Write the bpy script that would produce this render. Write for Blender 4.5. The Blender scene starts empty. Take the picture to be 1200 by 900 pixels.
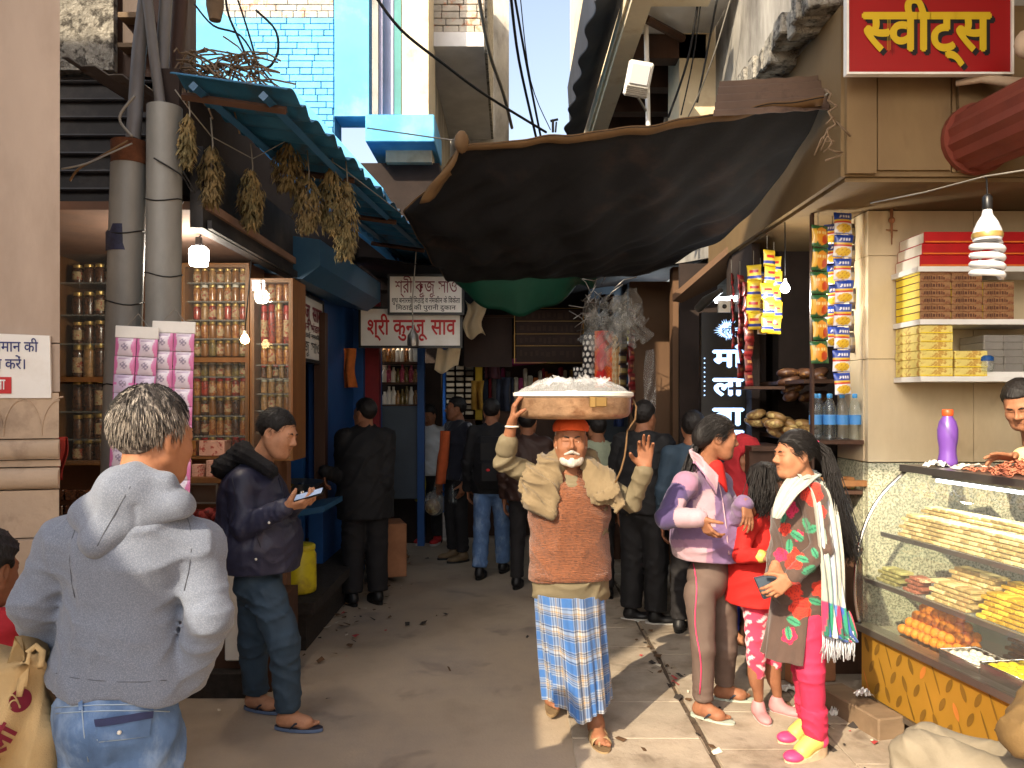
import bpy, bmesh, math, random
import numpy as np
from mathutils import Vector, Matrix, Quaternion
R=random.Random(7); NR=np.random.RandomState(5)
SC=bpy.context.scene; COL=SC.collection
F=936.0; CZ=1.73; HY=468.0
V=Vector
def P(px,py,Y): return V(((px-600)/F*Y, Y, CZ-(py-HY)/F*Y))
def GX(px,Y): return (px-600)/F*Y
def GZ(py,Y): return CZ-(py-HY)/F*Y
def S(r,g,b,k=1.0):
    f=lambda c:(c/255/12.92 if c<=10 else ((c/255+.055)/1.055)**2.4)
    return (f(r)*k,f(g)*k,f(b)*k)
# ---------------------------------------------------------------- materials
MATS={}
def nodes_mat(name):
    m=bpy.data.materials.new(name); m.use_nodes=True
    nt=m.node_tree; b=nt.nodes['Principled BSDF']; MATS[name]=m
    return m,nt,b
def N(nt,t,**kw):
    n=nt.nodes.new(t)
    for k,v in kw.items():
        if k in n.inputs: n.inputs[k].default_value=v
        else: setattr(n,k,v)
    return n
def mixrgb(nt,fac,a,b,mode='MIX'):
    n=nt.nodes.new('ShaderNodeMix'); n.data_type='RGBA'; n.blend_type=mode
    for s,v in ((0,fac),(6,a),(7,b)):
        if isinstance(v,bpy.types.NodeSocket): nt.links.new(v,n.inputs[s])
        elif v is not None:
            n.inputs[s].default_value=v if s==0 else (tuple(v)+(1,))[:4]
    return n.outputs[2]
def mat(name,col,rough=.7,metal=0,var=.14,vs=6,bump=.12,bs=45,col2=None,c2s=3,c2f=(.5,.62),spec=.4,emit=None,es=0,sheen=0,attr=False,stretch=None,coat=0,wave=None,sss=0,bd=.01,weave=None,col3=None,c3s=10,c3f=(.6,.66)):
    m,nt,b=nodes_mat(name); L=nt.links.new
    tc=N(nt,'ShaderNodeTexCoord'); co=tc.outputs['Object']
    if stretch:
        mp=N(nt,'ShaderNodeMapping'); mp.inputs['Scale'].default_value=stretch; L(co,mp.inputs[0]); co=mp.outputs[0]
    if attr:
        a=N(nt,'ShaderNodeVertexColor'); a.layer_name='Col'; base=a.outputs[0]
    else: base=None
    n1=N(nt,'ShaderNodeTexNoise',Scale=vs,Detail=6.0,Roughness=.6); L(co,n1.inputs['Vector'])
    cur=base if base is not None else tuple(col)
    if col2 is not None:
        n2=N(nt,'ShaderNodeTexNoise',Scale=c2s,Detail=8.0,Roughness=.65); L(co,n2.inputs['Vector'])
        mr=N(nt,'ShaderNodeMapRange'); mr.inputs[1].default_value=c2f[0]; mr.inputs[2].default_value=c2f[1]; L(n2.outputs[0],mr.inputs[0])
        cur=mixrgb(nt,mr.outputs[0],cur,col2)
    if col3 is not None:
        n4=N(nt,'ShaderNodeTexNoise',Scale=c3s,Detail=3.0,Roughness=.5,Distortion=.6); L(co,n4.inputs['Vector'])
        m3=N(nt,'ShaderNodeMapRange'); m3.inputs[1].default_value=c3f[0]; m3.inputs[2].default_value=c3f[1]; L(n4.outputs[0],m3.inputs[0])
        cur=mixrgb(nt,m3.outputs[0],cur,col3)
    if var>0:
        rp=N(nt,'ShaderNodeMapRange'); rp.inputs[1].default_value=.25; rp.inputs[2].default_value=.75; rp.inputs[3].default_value=1-var*1.6; rp.inputs[4].default_value=1+var*1.2
        L(n1.outputs[0],rp.inputs[0])
        cb=N(nt,'ShaderNodeCombineColor'); [L(rp.outputs[0],cb.inputs[i]) for i in range(3)]
        cur=mixrgb(nt,1.0,cur,cb.outputs[0],'MULTIPLY')
    if isinstance(cur,tuple): b.inputs['Base Color'].default_value=cur+(1,)
    else: L(cur,b.inputs['Base Color'])
    b.inputs['Roughness'].default_value=rough; b.inputs['Metallic'].default_value=metal
    b.inputs['Specular IOR Level'].default_value=spec
    if coat: b.inputs['Coat Weight'].default_value=coat
    if sheen: b.inputs['Sheen Weight'].default_value=sheen; b.inputs['Sheen Roughness'].default_value=.5
    if sss: b.inputs['Subsurface Weight'].default_value=sss; b.inputs['Subsurface Radius'].default_value=(.012,.005,.003); b.inputs['Subsurface Scale'].default_value=1.0
    if emit is not None:
        b.inputs['Emission Color'].default_value=tuple(emit)+(1,); b.inputs['Emission Strength'].default_value=es
    if bump>0:
        n3=N(nt,'ShaderNodeTexNoise',Scale=bs,Detail=5.0,Roughness=.6); L(co,n3.inputs['Vector'])
        h=n3.outputs[0]
        if wave:
            w=N(nt,'ShaderNodeTexWave',Scale=wave[0],Distortion=wave[1]); w.bands_direction=wave[2]; L(tc.outputs['Object'],w.inputs['Vector'])
            ad=N(nt,'ShaderNodeMath'); ad.operation='MULTIPLY_ADD'; L(w.outputs[1],ad.inputs[0]); ad.inputs[1].default_value=.7; L(h,ad.inputs[2]); h=ad.outputs[0]
        bp=N(nt,'ShaderNodeBump',Strength=bump,Distance=bd); L(h,bp.inputs['Height']); L(bp.outputs[0],b.inputs['Normal'])
    return m
def glassmat(name,tint=(1,1,1),refl=.9,rough=.02,dirt=.0):
    m=bpy.data.materials.new(name); m.use_nodes=True; nt=m.node_tree; L=nt.links.new
    nt.nodes.clear(); out=N(nt,'ShaderNodeOutputMaterial')
    tr=N(nt,'ShaderNodeBsdfTransparent'); tr.inputs[0].default_value=tuple(tint)+(1,)
    gl=N(nt,'ShaderNodeBsdfGlossy'); gl.inputs['Roughness'].default_value=rough
    df=N(nt,'ShaderNodeBsdfDiffuse'); df.inputs[0].default_value=(.7,.7,.68,1)
    ge=N(nt,'ShaderNodeNewGeometry'); dt=N(nt,'ShaderNodeVectorMath'); dt.operation='DOT_PRODUCT'; L(ge.outputs['Incoming'],dt.inputs[0]); L(ge.outputs['Normal'],dt.inputs[1])
    def mth(op,a,b=None):
        n=N(nt,'ShaderNodeMath'); n.operation=op
        for i,v in enumerate((a,b)):
            if v is None: continue
            if isinstance(v,(int,float)): n.inputs[i].default_value=v
            else: L(v,n.inputs[i])
        return n.outputs[0]
    sch=mth('ADD',mth('MULTIPLY',mth('POWER',mth('SUBTRACT',1.0,mth('ABSOLUTE',dt.outputs['Value'])),5.0),.96),.04)
    mu=N(nt,'ShaderNodeMath'); mu.operation='MULTIPLY'; mu.inputs[1].default_value=refl; L(sch,mu.inputs[0])
    mx=N(nt,'ShaderNodeMixShader'); L(mu.outputs[0],mx.inputs[0]); L(tr.outputs[0],mx.inputs[1]); L(gl.outputs[0],mx.inputs[2])
    m2=N(nt,'ShaderNodeMixShader'); m2.inputs[0].default_value=dirt; L(mx.outputs[0],m2.inputs[1]); L(df.outputs[0],m2.inputs[2]); L(m2.outputs[0],out.inputs[0])
    MATS[name]=m; return m
# ---------------------------------------------------------------- mesh builder
class MB:
    def __init__(s): s.v=[]; s.f=[]; s.m=[]; s.uv={}
    def add(s,vs,fs,mi=0):
        o=len(s.v); s.v+= [tuple(p) for p in vs]; s.f+=[tuple(i+o for i in f) for f in fs]; s.m+=[mi]*len(fs); return o
    def box(s,c,size,rot=None,mi=0,ch=0):
        c=V(c); hx,hy,hz=[a/2 for a in size]; rot=rot or Matrix.Identity(3)
        if isinstance(rot,(int,float)): rot=Matrix.Rotation(rot,3,'Z')
        if ch<=0:
            pts=[V((x*hx,y*hy,z*hz)) for x in(-1,1) for y in(-1,1) for z in(-1,1)]
            s.add([c+rot@p for p in pts],[(0,1,3,2),(4,6,7,5),(0,4,5,1),(2,3,7,6),(0,2,6,4),(1,5,7,3)],mi); return
        ch=min(ch,hx*.9,hy*.9,hz*.9)
        pts=[];idx={}
        for x in(-1,1):
            for y in(-1,1):
                for z in(-1,1):
                    for a in range(3):
                        q=[x*(hx-ch),y*(hy-ch),z*(hz-ch)]; q[a]=(x*hx,y*hy,z*hz)[a]
                        idx[(x,y,z,a)]=len(pts); pts.append(c+rot@V(q))
        fs=[]
        def quad(keys):
            fs.append(tuple(idx[k] for k in keys))
        for a in range(3):
            o=[i for i in range(3) if i!=a]
            for sg in(-1,1):
                ks=[]
                for (p,q) in((-1,-1),(1,-1),(1,1),(-1,1)):
                    t=[0,0,0]; t[a]=sg; t[o[0]]=p; t[o[1]]=q; ks.append((*t,a))
                flip=(sg>0)==(a==1)
                quad(ks[::-1] if flip else ks)
            b,d=o
            for p in(-1,1):
                for q in(-1,1):
                    t0=[0,0,0]; t0[b]=p; t0[d]=q; t1=list(t0); t0[a]=-1; t1[a]=1
                    ks=[(*t0,b),(*t1,b),(*t1,d),(*t0,d)]
                    quad(ks if (p*q>0)==(a!=1) else ks[::-1])
        for x in(-1,1):
            for y in(-1,1):
                for z in(-1,1):
                    ks=[(x,y,z,0),(x,y,z,1),(x,y,z,2)]
                    quad(ks if x*y*z>0 else ks[::-1])
        s.add(pts,fs,mi)
    def b2(s,lo,hi,mi=0,ch=0):
        lo=V(lo);hi=V(hi); s.box((lo+hi)/2,hi-lo,None,mi,ch)
    def cyl(s,a,b,ra,rb=None,n=12,mi=0,cap=True):
        rb=ra if rb is None else rb
        s.tube([a,b],[ra,rb],n,mi,cap)
    def tube(s,pts,r,n=6,mi=0,cap=True):
        pts=[V(p) for p in pts]; k=len(pts)
        rs=r if isinstance(r,(list,tuple)) else [r]*k
        t0=(pts[1]-pts[0]).normalized(); ref=V((0,0,1)) if abs(t0.z)<.9 else V((1,0,0))
        u=t0.cross(ref).normalized(); vs=[]
        for i in range(k):
            t=(pts[min(i+1,k-1)]-pts[max(i-1,0)])
            if t.length<1e-9: t=t0
            t.normalize(); u=(u-t*u.dot(t)); u.normalize(); w=t.cross(u)
            for j in range(n):
                a=2*math.pi*j/n; vs.append(pts[i]+(u*math.cos(a)+w*math.sin(a))*rs[i])
        fs=[]
        for i in range(k-1):
            for j in range(n):
                fs.append((i*n+j,i*n+(j+1)%n,(i+1)*n+(j+1)%n,(i+1)*n+j))
        if cap: fs.append(tuple(range(n))[::-1]); fs.append(tuple(range((k-1)*n,k*n)))
        s.add(vs,fs,mi)
    def lathe(s,prof,c=(0,0,0),n=16,mi=0,axis=None,sx=1,sy=1):
        c=V(c); k=len(prof); vs=[]; q=Quaternion() if axis is None else V((0,0,1)).rotation_difference(V(axis))
        for (r,z) in prof:
            for j in range(n):
                a=2*math.pi*j/n; vs.append(c+q@V((r*math.cos(a)*sx,r*math.sin(a)*sy,z)))
        fs=[]
        for i in range(k-1):
            for j in range(n): fs.append((i*n+j,i*n+(j+1)%n,(i+1)*n+(j+1)%n,(i+1)*n+j))
        fs.append(tuple(range(n))[::-1]); fs.append(tuple(range((k-1)*n,k*n)))
        s.add(vs,fs,mi)
    def ball(s,c,r,n=10,mi=0,sc=(1,1,1),rot=None):
        c=V(c); vs=[];fs=[]; m=max(4,n//2+1)
        for i in range(m+1):
            th=math.pi*i/m
            for j in range(n):
                a=2*math.pi*j/n; p=V((math.sin(th)*math.cos(a)*sc[0],math.sin(th)*math.sin(a)*sc[1],-math.cos(th)*sc[2]))*r
                vs.append(c+(rot@p if rot else p))
        for i in range(m):
            for j in range(n): fs.append((i*n+j,i*n+(j+1)%n,(i+1)*n+(j+1)%n,(i+1)*n+j))
        s.add(vs,fs,mi)
    def prism(s,poly,o,u,w,d,mi=0):
        """polygon (2-D points) in the plane o+u*a+w*b, extruded by the vector d"""
        o=V(o);u=V(u);w=V(w);d=V(d); n=len(poly)
        vs=[o+u*a+w*b for a,b in poly]; vs+= [p+d for p in vs]
        fs=[tuple(range(n)),tuple(range(n,2*n))[::-1]]
        fs+=[(i,i+n,(i+1)%n+n,(i+1)%n) for i in range(n)]
        s.add(vs,fs,mi)
    def grid(s,fn,nu,nv,mi=0,thick=0,closed=False,uv=False):
        vs=[V(fn(i/nu,j/nv)) for j in range(nv+1) for i in range(nu+1)]
        w=nu+1; fs=[(j*w+i,j*w+i+1,(j+1)*w+i+1,(j+1)*w+i) for j in range(nv) for i in range(nu)]
        o=len(s.v)
        if thick:
            nn=[V((0,0,0)) for _ in vs]
            for f in fs:
                q=(vs[f[2]]-vs[f[0]]).cross(vs[f[3]]-vs[f[1]])
                for i in f: nn[i]+=q
            nn=[a.normalized() if a.length>0 else V((0,0,1)) for a in nn]
            m=len(vs); vs2=[p-a*thick for p,a in zip(vs,nn)]
            allv=vs+vs2; f2=fs+[tuple(i+m for i in f[::-1]) for f in fs]
            rim=[i for i in range(nu)]
            for i in range(nu):
                a,b=i,i+1; f2.append((a,a+m,b+m,b)); a,b=nv*w+i,nv*w+i+1; f2.append((b,b+m,a+m,a))
            for j in range(nv):
                a,b=j*w,(j+1)*w; f2.append((b,b+m,a+m,a)); a,b=j*w+nu,(j+1)*w+nu; f2.append((a,a+m,b+m,b))
            s.add(allv,f2,mi)
            if uv:
                for j in range(nv+1):
                    for i in range(nu+1):
                        s.uv[o+j*w+i]=(i/nu,j/nv); s.uv[o+m+j*w+i]=(i/nu,j/nv)
        else:
            s.add(vs,fs,mi)
            if uv:
                for j in range(nv+1):
                    for i in range(nu+1): s.uv[o+j*w+i]=(i/nu,j/nv)
    def extend(s,o,fn=lambda p:p,mi=None):
        k=len(s.v); s.v+=[tuple(fn(V(p))) for p in o.v]; s.f+=[tuple(i+k for i in f) for f in o.f]; s.m+=o.m if mi is None else [mi]*len(o.f)
    def mesh(s,name,mats,org=(0,0,0),smooth=None):
        me=bpy.data.meshes.new(name); org=V(org)
        me.from_pydata([tuple(V(p)-org) for p in s.v],[],s.f)
        for m in (mats if isinstance(mats,(list,tuple)) else [mats]): me.materials.append(MATS[m] if isinstance(m,str) else m)
        if len(set(s.m))>1: me.polygons.foreach_set('material_index',s.m)
        if s.uv:
            ul=me.uv_layers.new(name='UVMap')
            for l in me.loops: ul.data[l.index].uv=s.uv.get(l.vertex_index,(0,0))
        if smooth is not None:
            me.polygons.foreach_set('use_smooth',[True]*len(me.polygons))
            if smooth<180: me.set_sharp_from_angle(angle=math.radians(smooth))
        me.update(); return me
def base_of(vs):
    a=np.array(vs); lo=a.min(0); hi=a.max(0); return V(((lo[0]+hi[0])/2,(lo[1]+hi[1])/2,lo[2]))
def tag(o,label,cat,group=None,kind=None):
    o['label']=label; o['category']=cat
    if group: o['group']=group
    o['kind']=kind or 'thing'
    return o
def link(o,parent=None):
    COL.objects.link(o)
    if parent is not None: o.parent=parent
    return o
def wloc(p):
    l=V(p.location)
    while p.parent is not None: p=p.parent; l+=V(p.location)
    return l
def one(mb,name,mats,label,cat,group=None,kind=None,smooth=35):
    """a thing that is one mesh"""
    og=base_of(mb.v); o=bpy.data.objects.new(name,mb.mesh(name,mats,og,smooth)); o.location=og
    link(o); return tag(o,label,cat,group,kind)
def root(name,loc,label,cat,group=None,kind=None):
    o=bpy.data.objects.new(name,None); o.location=V(loc); o.empty_display_size=.1; link(o); return tag(o,label,cat,group,kind)
def part(mb,name,mats,parent,smooth=35,label=None):
    """a part: mesh built in world coordinates, stored relative to its thing"""
    pl=wloc(parent); og=base_of(mb.v)
    o=bpy.data.objects.new(name,mb.mesh(name,mats,og,smooth)); o.location=og-pl; link(o,parent)
    if label: o['label']=label
    return o
def struct(mb,name,mats,smooth=35):
    o=bpy.data.objects.new(name,mb.mesh(name,mats,(0,0,0),smooth)); link(o); o['kind']='structure'; o['label']=None or name.replace('_',' '); del o['label']; return o
def kids(o): return [c for c in bpy.data.objects if c.parent==o]
def dup(o,loc,rz=None,label=None,scale=None,parent=None,rot=None):
    c=o.copy(); COL.objects.link(c); c.parent=parent
    if parent is None:
        c.location=loc
        if rz is not None: c.rotation_euler=(0,0,rz)
        if rot is not None: c.rotation_euler=rot
        if scale is not None: c.scale=scale if hasattr(scale,'__len__') else (scale,)*3
    if label: c['label']=label
    for ch in kids(o):
        if ch is not c: dup(ch,None,parent=c)
    return c
def pbox(mb,x0,y0,x1,y1,Y,d,mi=0,ch=0):
    a=P(x0,y1,Y); b=P(x1,y0,Y); mb.b2((a.x,Y,a.z),(b.x,Y+d,b.z),mi,ch)
# ---------------------------------------------------------------- lettering
_gc={}
def glyph(s,bold=.0):
    k=(s,bold)
    if k in _gc: return _gc[k]
    c=bpy.data.curves.new('lettering','FONT'); c.body=s; c.size=1; c.offset=bold; c.fill_mode='FRONT'; c.resolution_u=3
    o=bpy.data.objects.new('lettering',c); COL.objects.link(o)
    dg=bpy.context.evaluated_depsgraph_get(); me=o.evaluated_get(dg).to_mesh()
    vs=[tuple(v.co) for v in me.vertices]; fs=[tuple(p.vertices) for p in me.polygons]
    o.evaluated_get(dg).to_mesh_clear(); bpy.data.objects.remove(o); bpy.data.curves.remove(c)
    _gc[k]=(vs,fs); return _gc[k]
def half(s,bold,cut):
    vs,fs=glyph(s,bold); bm=bmesh.new(); bv=[bm.verts.new(v) for v in vs]
    for f in fs:
        try: bm.faces.new([bv[i] for i in f])
        except ValueError: pass
    w=max(v[0] for v in vs); x=w*cut
    bmesh.ops.bisect_plane(bm,geom=bm.verts[:]+bm.edges[:]+bm.faces[:],plane_co=(x,0,0),plane_no=(1,0,0),clear_outer=True)
    bm.verts.index_update(); r=([tuple(v.co) for v in bm.verts],[tuple(v.index for v in f.verts) for f in bm.faces]); bm.free(); return r,x
def text2d(toks,bold=.02):
    """list of strings and ('h',letter) half letters -> flat verts, faces, width"""
    if isinstance(toks,str): toks=[toks]
    vs=[];fs=[];x=0
    for t in toks:
        if isinstance(t,tuple) and t[0]=='h':
            (a,b),w=half(t[1],bold,t[2] if len(t)>2 else .72)
        elif t==' ': x+=.26; continue
        else:
            a,b=glyph(t,bold); w=max(v[0] for v in a)-.012
        o=len(vs); vs+=[(p[0]+x,p[1]) for p in a]; fs+=[tuple(i+o for i in f) for f in b]; x+=w
    return vs,fs,x
def letters(mb,toks,o,u,w,n,width=None,height=None,bold=.02,mi=0,lift=.002,shadow=None,center=False):
    """put lettering into the builder: plane origin o, right u, up w, normal n (towards the reader)"""
    vs,fs,W=text2d(toks,0.0); sx=(width/W) if width else height; sy=height if height else sx
    o=V(o);u=V(u);w=V(w);n=V(n); bw=bold*.8
    cp=[(0,0)] if bold<.008 else [(-bw,0),(bw,0),(0,-bw),(0,bw),(0,0)]
    if shadow is not None: mb.add([o+u*(p[0]*sx+.012)+w*(p[1]*sy-.012)+n*(lift*.5) for p in vs],fs,shadow)
    for k,(dx,dy) in enumerate(cp): mb.add([o+u*((p[0]+dx)*sx)+w*((p[1]+dy)*sy)+n*(lift+k*.0003) for p in vs],fs,mi)
    return W*sx
# ================================================================= figures: distance fields meshed into one skin
A=lambda *p: np.array(p if len(p)>1 else p[0],dtype=np.float32)
def nrm(v): v=A(v); return v/np.linalg.norm(v)
def cap(a,b,ra,rb=None,k=.03,n=None,s=1.0): return ('c',A(a),A(b),ra,ra if rb is None else rb,k,None if n is None else nrm(n),s)
def ell(c,r,M=None,k=.02): return ('e',A(c),A(r),M,k)
def ev1(p,q):
    if p[0]=='c':
        _,a,b,ra,rb,k,n,s=p; ab=b-a; L=float(ab@ab)+1e-12
        t=np.clip(((q-a)@ab)/L,0,1); d=q-a-t[:,None]*ab
        if n is not None: d=d+np.outer(d@n,n)*(1/s-1)
        return (np.sqrt((d*d).sum(1))-(ra+(rb-ra)*t))*(min(s,1) if n is not None else 1)
    _,c,r,M,k=p; d=q-c
    if M is not None: d=d@M
    a=d/r; k0=np.sqrt((a*a).sum(1))+1e-9; b=a/r; k1=np.sqrt((b*b).sum(1))+1e-9
    return k0*(k0-1)/k1
def field(prims,subs=(),post=None):
    def f(q):
        D=None
        for p in prims:
            k=p[5] if p[0]=='c' else p[4]; d=ev1(p,q)
            if D is None: D=d
            else:
                h=np.maximum(k-np.abs(D-d),0)/k; D=np.minimum(D,d)-h*h*k*.25
        for p in subs:
            k=p[5] if p[0]=='c' else p[4]; d=-ev1(p,q); h=np.maximum(k-np.abs(D-d),0)/k; D=np.maximum(D,d)+h*h*k*.25
        if post is not None: D=post(q,D)
        return D
    return f
def bounds(prims,pad=.05):
    lo=[];hi=[]
    for p in prims:
        if p[0]=='c':
            r=max(p[3],p[4]); lo+=[p[1]-r,p[2]-r]; hi+=[p[1]+r,p[2]+r]
        else:
            r=max(p[2]); lo.append(p[1]-r); hi.append(p[1]+r)
    return np.min(lo,0)-pad,np.max(hi,0)+pad
def nets(f,lo,hi,h):
    B=4; nb=np.ceil((hi-lo)/(h*B)).astype(int)+1
    ax=[lo[i]+(np.arange(nb[i])*B+(B-1)/2)*h for i in range(3)]
    G=np.stack(np.meshgrid(*ax,indexing='ij'),-1).reshape(-1,3).astype(np.float32)
    c=f(G).reshape(nb); act=np.abs(c)<h*B*1.0+.03
    T=np.repeat(np.repeat(np.repeat(c,B,0),B,1),B,2).astype(np.float32)
    idx=np.argwhere(act)
    o=np.stack(np.meshgrid(*[np.arange(B)]*3,indexing='ij'),-1).reshape(-1,3)
    for s in range(0,len(idx),4000):
        ii=(idx[s:s+4000,None,:]*B+o[None]).reshape(-1,3)
        T[ii[:,0],ii[:,1],ii[:,2]]=f((lo+ii*h).astype(np.float32))
    s=(T<0); n=T.shape
    cs=np.zeros([k-1 for k in n],np.int8)
    for d in np.ndindex(2,2,2): cs+=s[d[0]:n[0]-1+d[0],d[1]:n[1]-1+d[1],d[2]:n[2]-1+d[2]]
    cell=np.argwhere((cs>0)&(cs<8)); ids=-np.ones(cs.shape,np.int64); ids[tuple(cell.T)]=np.arange(len(cell))
    cor=np.array(list(np.ndindex(2,2,2))); val=np.stack([T[tuple((cell+d).T)] for d in cor],1)
    acc=np.zeros((len(cell),3)); cnt=np.zeros(len(cell))
    for i in range(8):
        for j in range(i+1,8):
            if abs(cor[i]-cor[j]).sum()!=1: continue
            a,b=val[:,i],val[:,j]; m=(a<0)!=(b<0); t=np.where(m,a/np.where(m,a-b,1),0)
            acc+=np.where(m[:,None],cor[i]+(cor[j]-cor[i])*t[:,None],0); cnt+=m
    vs=lo+(cell+acc/cnt[:,None])*h
    qs=[]
    for a in range(3):
        b,d=(a+1)%3,(a+2)%3; sl=[slice(None)]*3; sl[a]=slice(0,n[a]-1); s2=list(sl); s2[a]=slice(1,n[a])
        e=np.argwhere(s[tuple(sl)]!=s[tuple(s2)]); e=e[(e[:,b]>0)&(e[:,d]>0)&(e[:,b]<n[b]-1)&(e[:,d]<n[d]-1)]
        if not len(e): continue
        ins=s[tuple(e.T)]
        def g(db,dd):
            x=e.copy(); x[:,b]-=db; x[:,d]-=dd; return ids[tuple(x.T)]
        q=np.stack([g(1,1),g(0,1),g(0,0),g(1,0)],1); q[~ins]=q[~ins][:,::-1]; qs.append(q)
    q=np.concatenate(qs); q=q[(q>=0).all(1)]
    return vs,q
def np_mesh(name,vs,q,mats,org,col=None,mi=None):
    me=bpy.data.meshes.new(name); vs=(np.asarray(vs)-np.array(org)).astype(np.float32); q=np.asarray(q,dtype=np.int32)
    me.vertices.add(len(vs)); me.vertices.foreach_set('co',vs.ravel())
    me.loops.add(q.size); me.loops.foreach_set('vertex_index',q.ravel())
    me.polygons.add(len(q)); me.polygons.foreach_set('loop_start',np.arange(0,q.size,q.shape[1],dtype=np.int32))
    me.polygons.foreach_set('use_smooth',np.ones(len(q),bool))
    for m in (mats if isinstance(mats,(list,tuple)) else [mats]): me.materials.append(MATS[m])
    if mi is not None: me.polygons.foreach_set('material_index',np.asarray(mi,dtype=np.int32))
    me.update(calc_edges=True)
    if col is not None:
        ca=me.color_attributes.new('Col','FLOAT_COLOR','POINT'); c=np.ones((len(vs),4),np.float32); c[:,:3]=col; ca.data.foreach_set('color',c.ravel())
    return me
def relax(vs,q,it=1,lam=.5):
    for _ in range(it):
        acc=np.zeros_like(vs); cnt=np.zeros(len(vs))
        for a in range(4):
            i,j=q[:,a],q[:,(a+1)%4]; np.add.at(acc,i,vs[j]); np.add.at(cnt,i,1)
        m=cnt>0; vs[m]=vs[m]*(1-lam)+lam*acc[m]/cnt[m,None]
    return vs
def sdf_part(prims,name,m,parent,h=.01,subs=(),post=None,col=None,label=None,smooth=1,pad=.05):
    lo,hi=bounds(prims,pad); vs,q=nets(field(prims,subs,post),lo,hi,h)
    if smooth: vs=relax(vs,q,smooth)
    pl=wloc(parent); o=bpy.data.objects.new(name,np_mesh(name,vs,q,m,pl,col(vs) if col else None)); link(o,parent)
    if label: o['label']=label
    return o
def wr(amp,fr,seed=0,dirn=(0,0,1)):
    """creases: narrow ridges that start and stop"""
    rs=np.random.RandomState(seed); D=nrm(dirn)
    W=[(nrm(rs.normal(size=3)*.75+D),rs.uniform(.7,1.5)*fr,rs.uniform(0,6)) for _ in range(3)]; Qs=[(A(rs.normal(size=3)*9),rs.uniform(0,6)) for _ in range(3)]; Mk=[(A(rs.normal(size=3)*8),rs.uniform(0,6)) for _ in range(3)]
    def g(q):
        w=sum(np.sin(q@a+b) for a,b in Qs); t=0
        for (a,f,p),(m,mp) in zip(W,Mk):
            rd=(1-np.abs(np.sin((q@A(a))*f+p+w*1.1)))**2; t=t+rd*np.clip(.5+.8*np.sin(q@m+mp+w*.4),0,1)
        return -amp*1.1*t+amp*.35
    return g
def bunch(c,rad,amp,fr,dirn,seed=0):
    """creases gathered at a joint, broken up round the limb"""
    c=A(c);D=nrm(dirn); rs=np.random.RandomState(seed); ph=rs.uniform(0,6); Bq=A(rs.normal(size=3)*11); Bm=A(rs.normal(size=3)*16); bp=rs.uniform(0,6); D2=nrm(D+A(rs.normal(size=3)*.45))
    def g(q):
        d=q-c; w=np.exp(-(d*d).sum(1)/(rad*rad)); o=np.sin(q@Bq+bp)
        r1=(1-np.abs(np.sin((q@D)*fr*.8+ph+1.2*o)))**2*np.clip(.45+.9*np.sin(q@Bm+ph),0,1); r2=(1-np.abs(np.sin((q@D2)*fr*.62+ph*2-1.4*o)))**2*np.clip(.45-.9*np.sin(q@Bm+ph),0,1)
        return -amp*w*(r1+r2)*1.0+amp*.3*w
    return g
def frame(f,u=(0,0,1)):
    f=nrm(f); r=np.cross(f,A(u)); r=nrm(r); u=np.cross(r,f); return r,f,u       # right, forward, up
def head_prims(c,f,u,s=1.0,fat=1.0,nose=1.0,female=False):
    r,f,u=frame(f,u); c=A(c)
    L=lambda x,y,z: c+(r*x+f*y+u*z)*s
    M=np.stack([r,f,u],1)
    E=lambda x,y,z,a,b,d,k=.02: ell(L(x,y,z),A(a,b,d)*s,M,k*s)
    C=lambda p,q,ra,rb=None,k=.015: cap(L(*p),L(*q),ra*s,(ra if rb is None else rb)*s,k*s)
    jw=.9 if female else 1.0
    pr=[E(0,-.012,.035,.074,.095,.088),E(0,.022,-.03,.060*fat,.07,.085,.04),C((-.022*jw,.05,-.088),(.022*jw,.05,-.088),.03*fat,None,.04),
        C((-.052*jw*fat,.0,-.05),(-.02,.055,-.09),.022,.018,.035),C((.052*jw*fat,.0,-.05),(.02,.055,-.09),.022,.018,.035),
        E(-.036,.06,-.028,.028*fat,.028,.028,.03),E(.036,.06,-.028,.028*fat,.028,.028,.03),
        C((-.036,.083,.024),(.036,.083,.024),.0095,None,.02),
        C((0,.091,.014),(0,.112*nose,-.022),.0075,.0115,.014),C((-.012,.1,-.029),(.012,.1,-.029),.0085,None,.01),
        C((-.019,.086,-.055),(.019,.086,-.055),.0062,None,.008),C((-.016,.086,-.0655),(.016,.086,-.0655),.0072,None,.008),
        C((0,.08,-.092),(0,.08,-.098),.013,.012,.02),
        E(-.077,-.008,-.006,.01,.024,.033,.01),E(.077,-.008,-.006,.01,.024,.033,.01)]
    sub=[E(-.031,.103,.004,.02,.017,.0135,.014),E(.031,.103,.004,.02,.017,.0135,.014),
         E(-.083,-.002,-.004,.006,.013,.02,.006),E(.083,-.002,-.004,.006,.013,.02,.006)]
    lids=[C((-.044,.083,.0085),(-.019,.0885,.0082),.0062,None,.005),C((.044,.083,.0085),(.019,.0885,.0082),.0062,None,.005),
          C((-.043,.0825,-.0058),(-.020,.0865,-.0068),.0048,None,.004),C((.043,.0825,-.0058),(.020,.0865,-.0068),.0048,None,.004)]
    return pr,sub,lids,L,M
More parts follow.
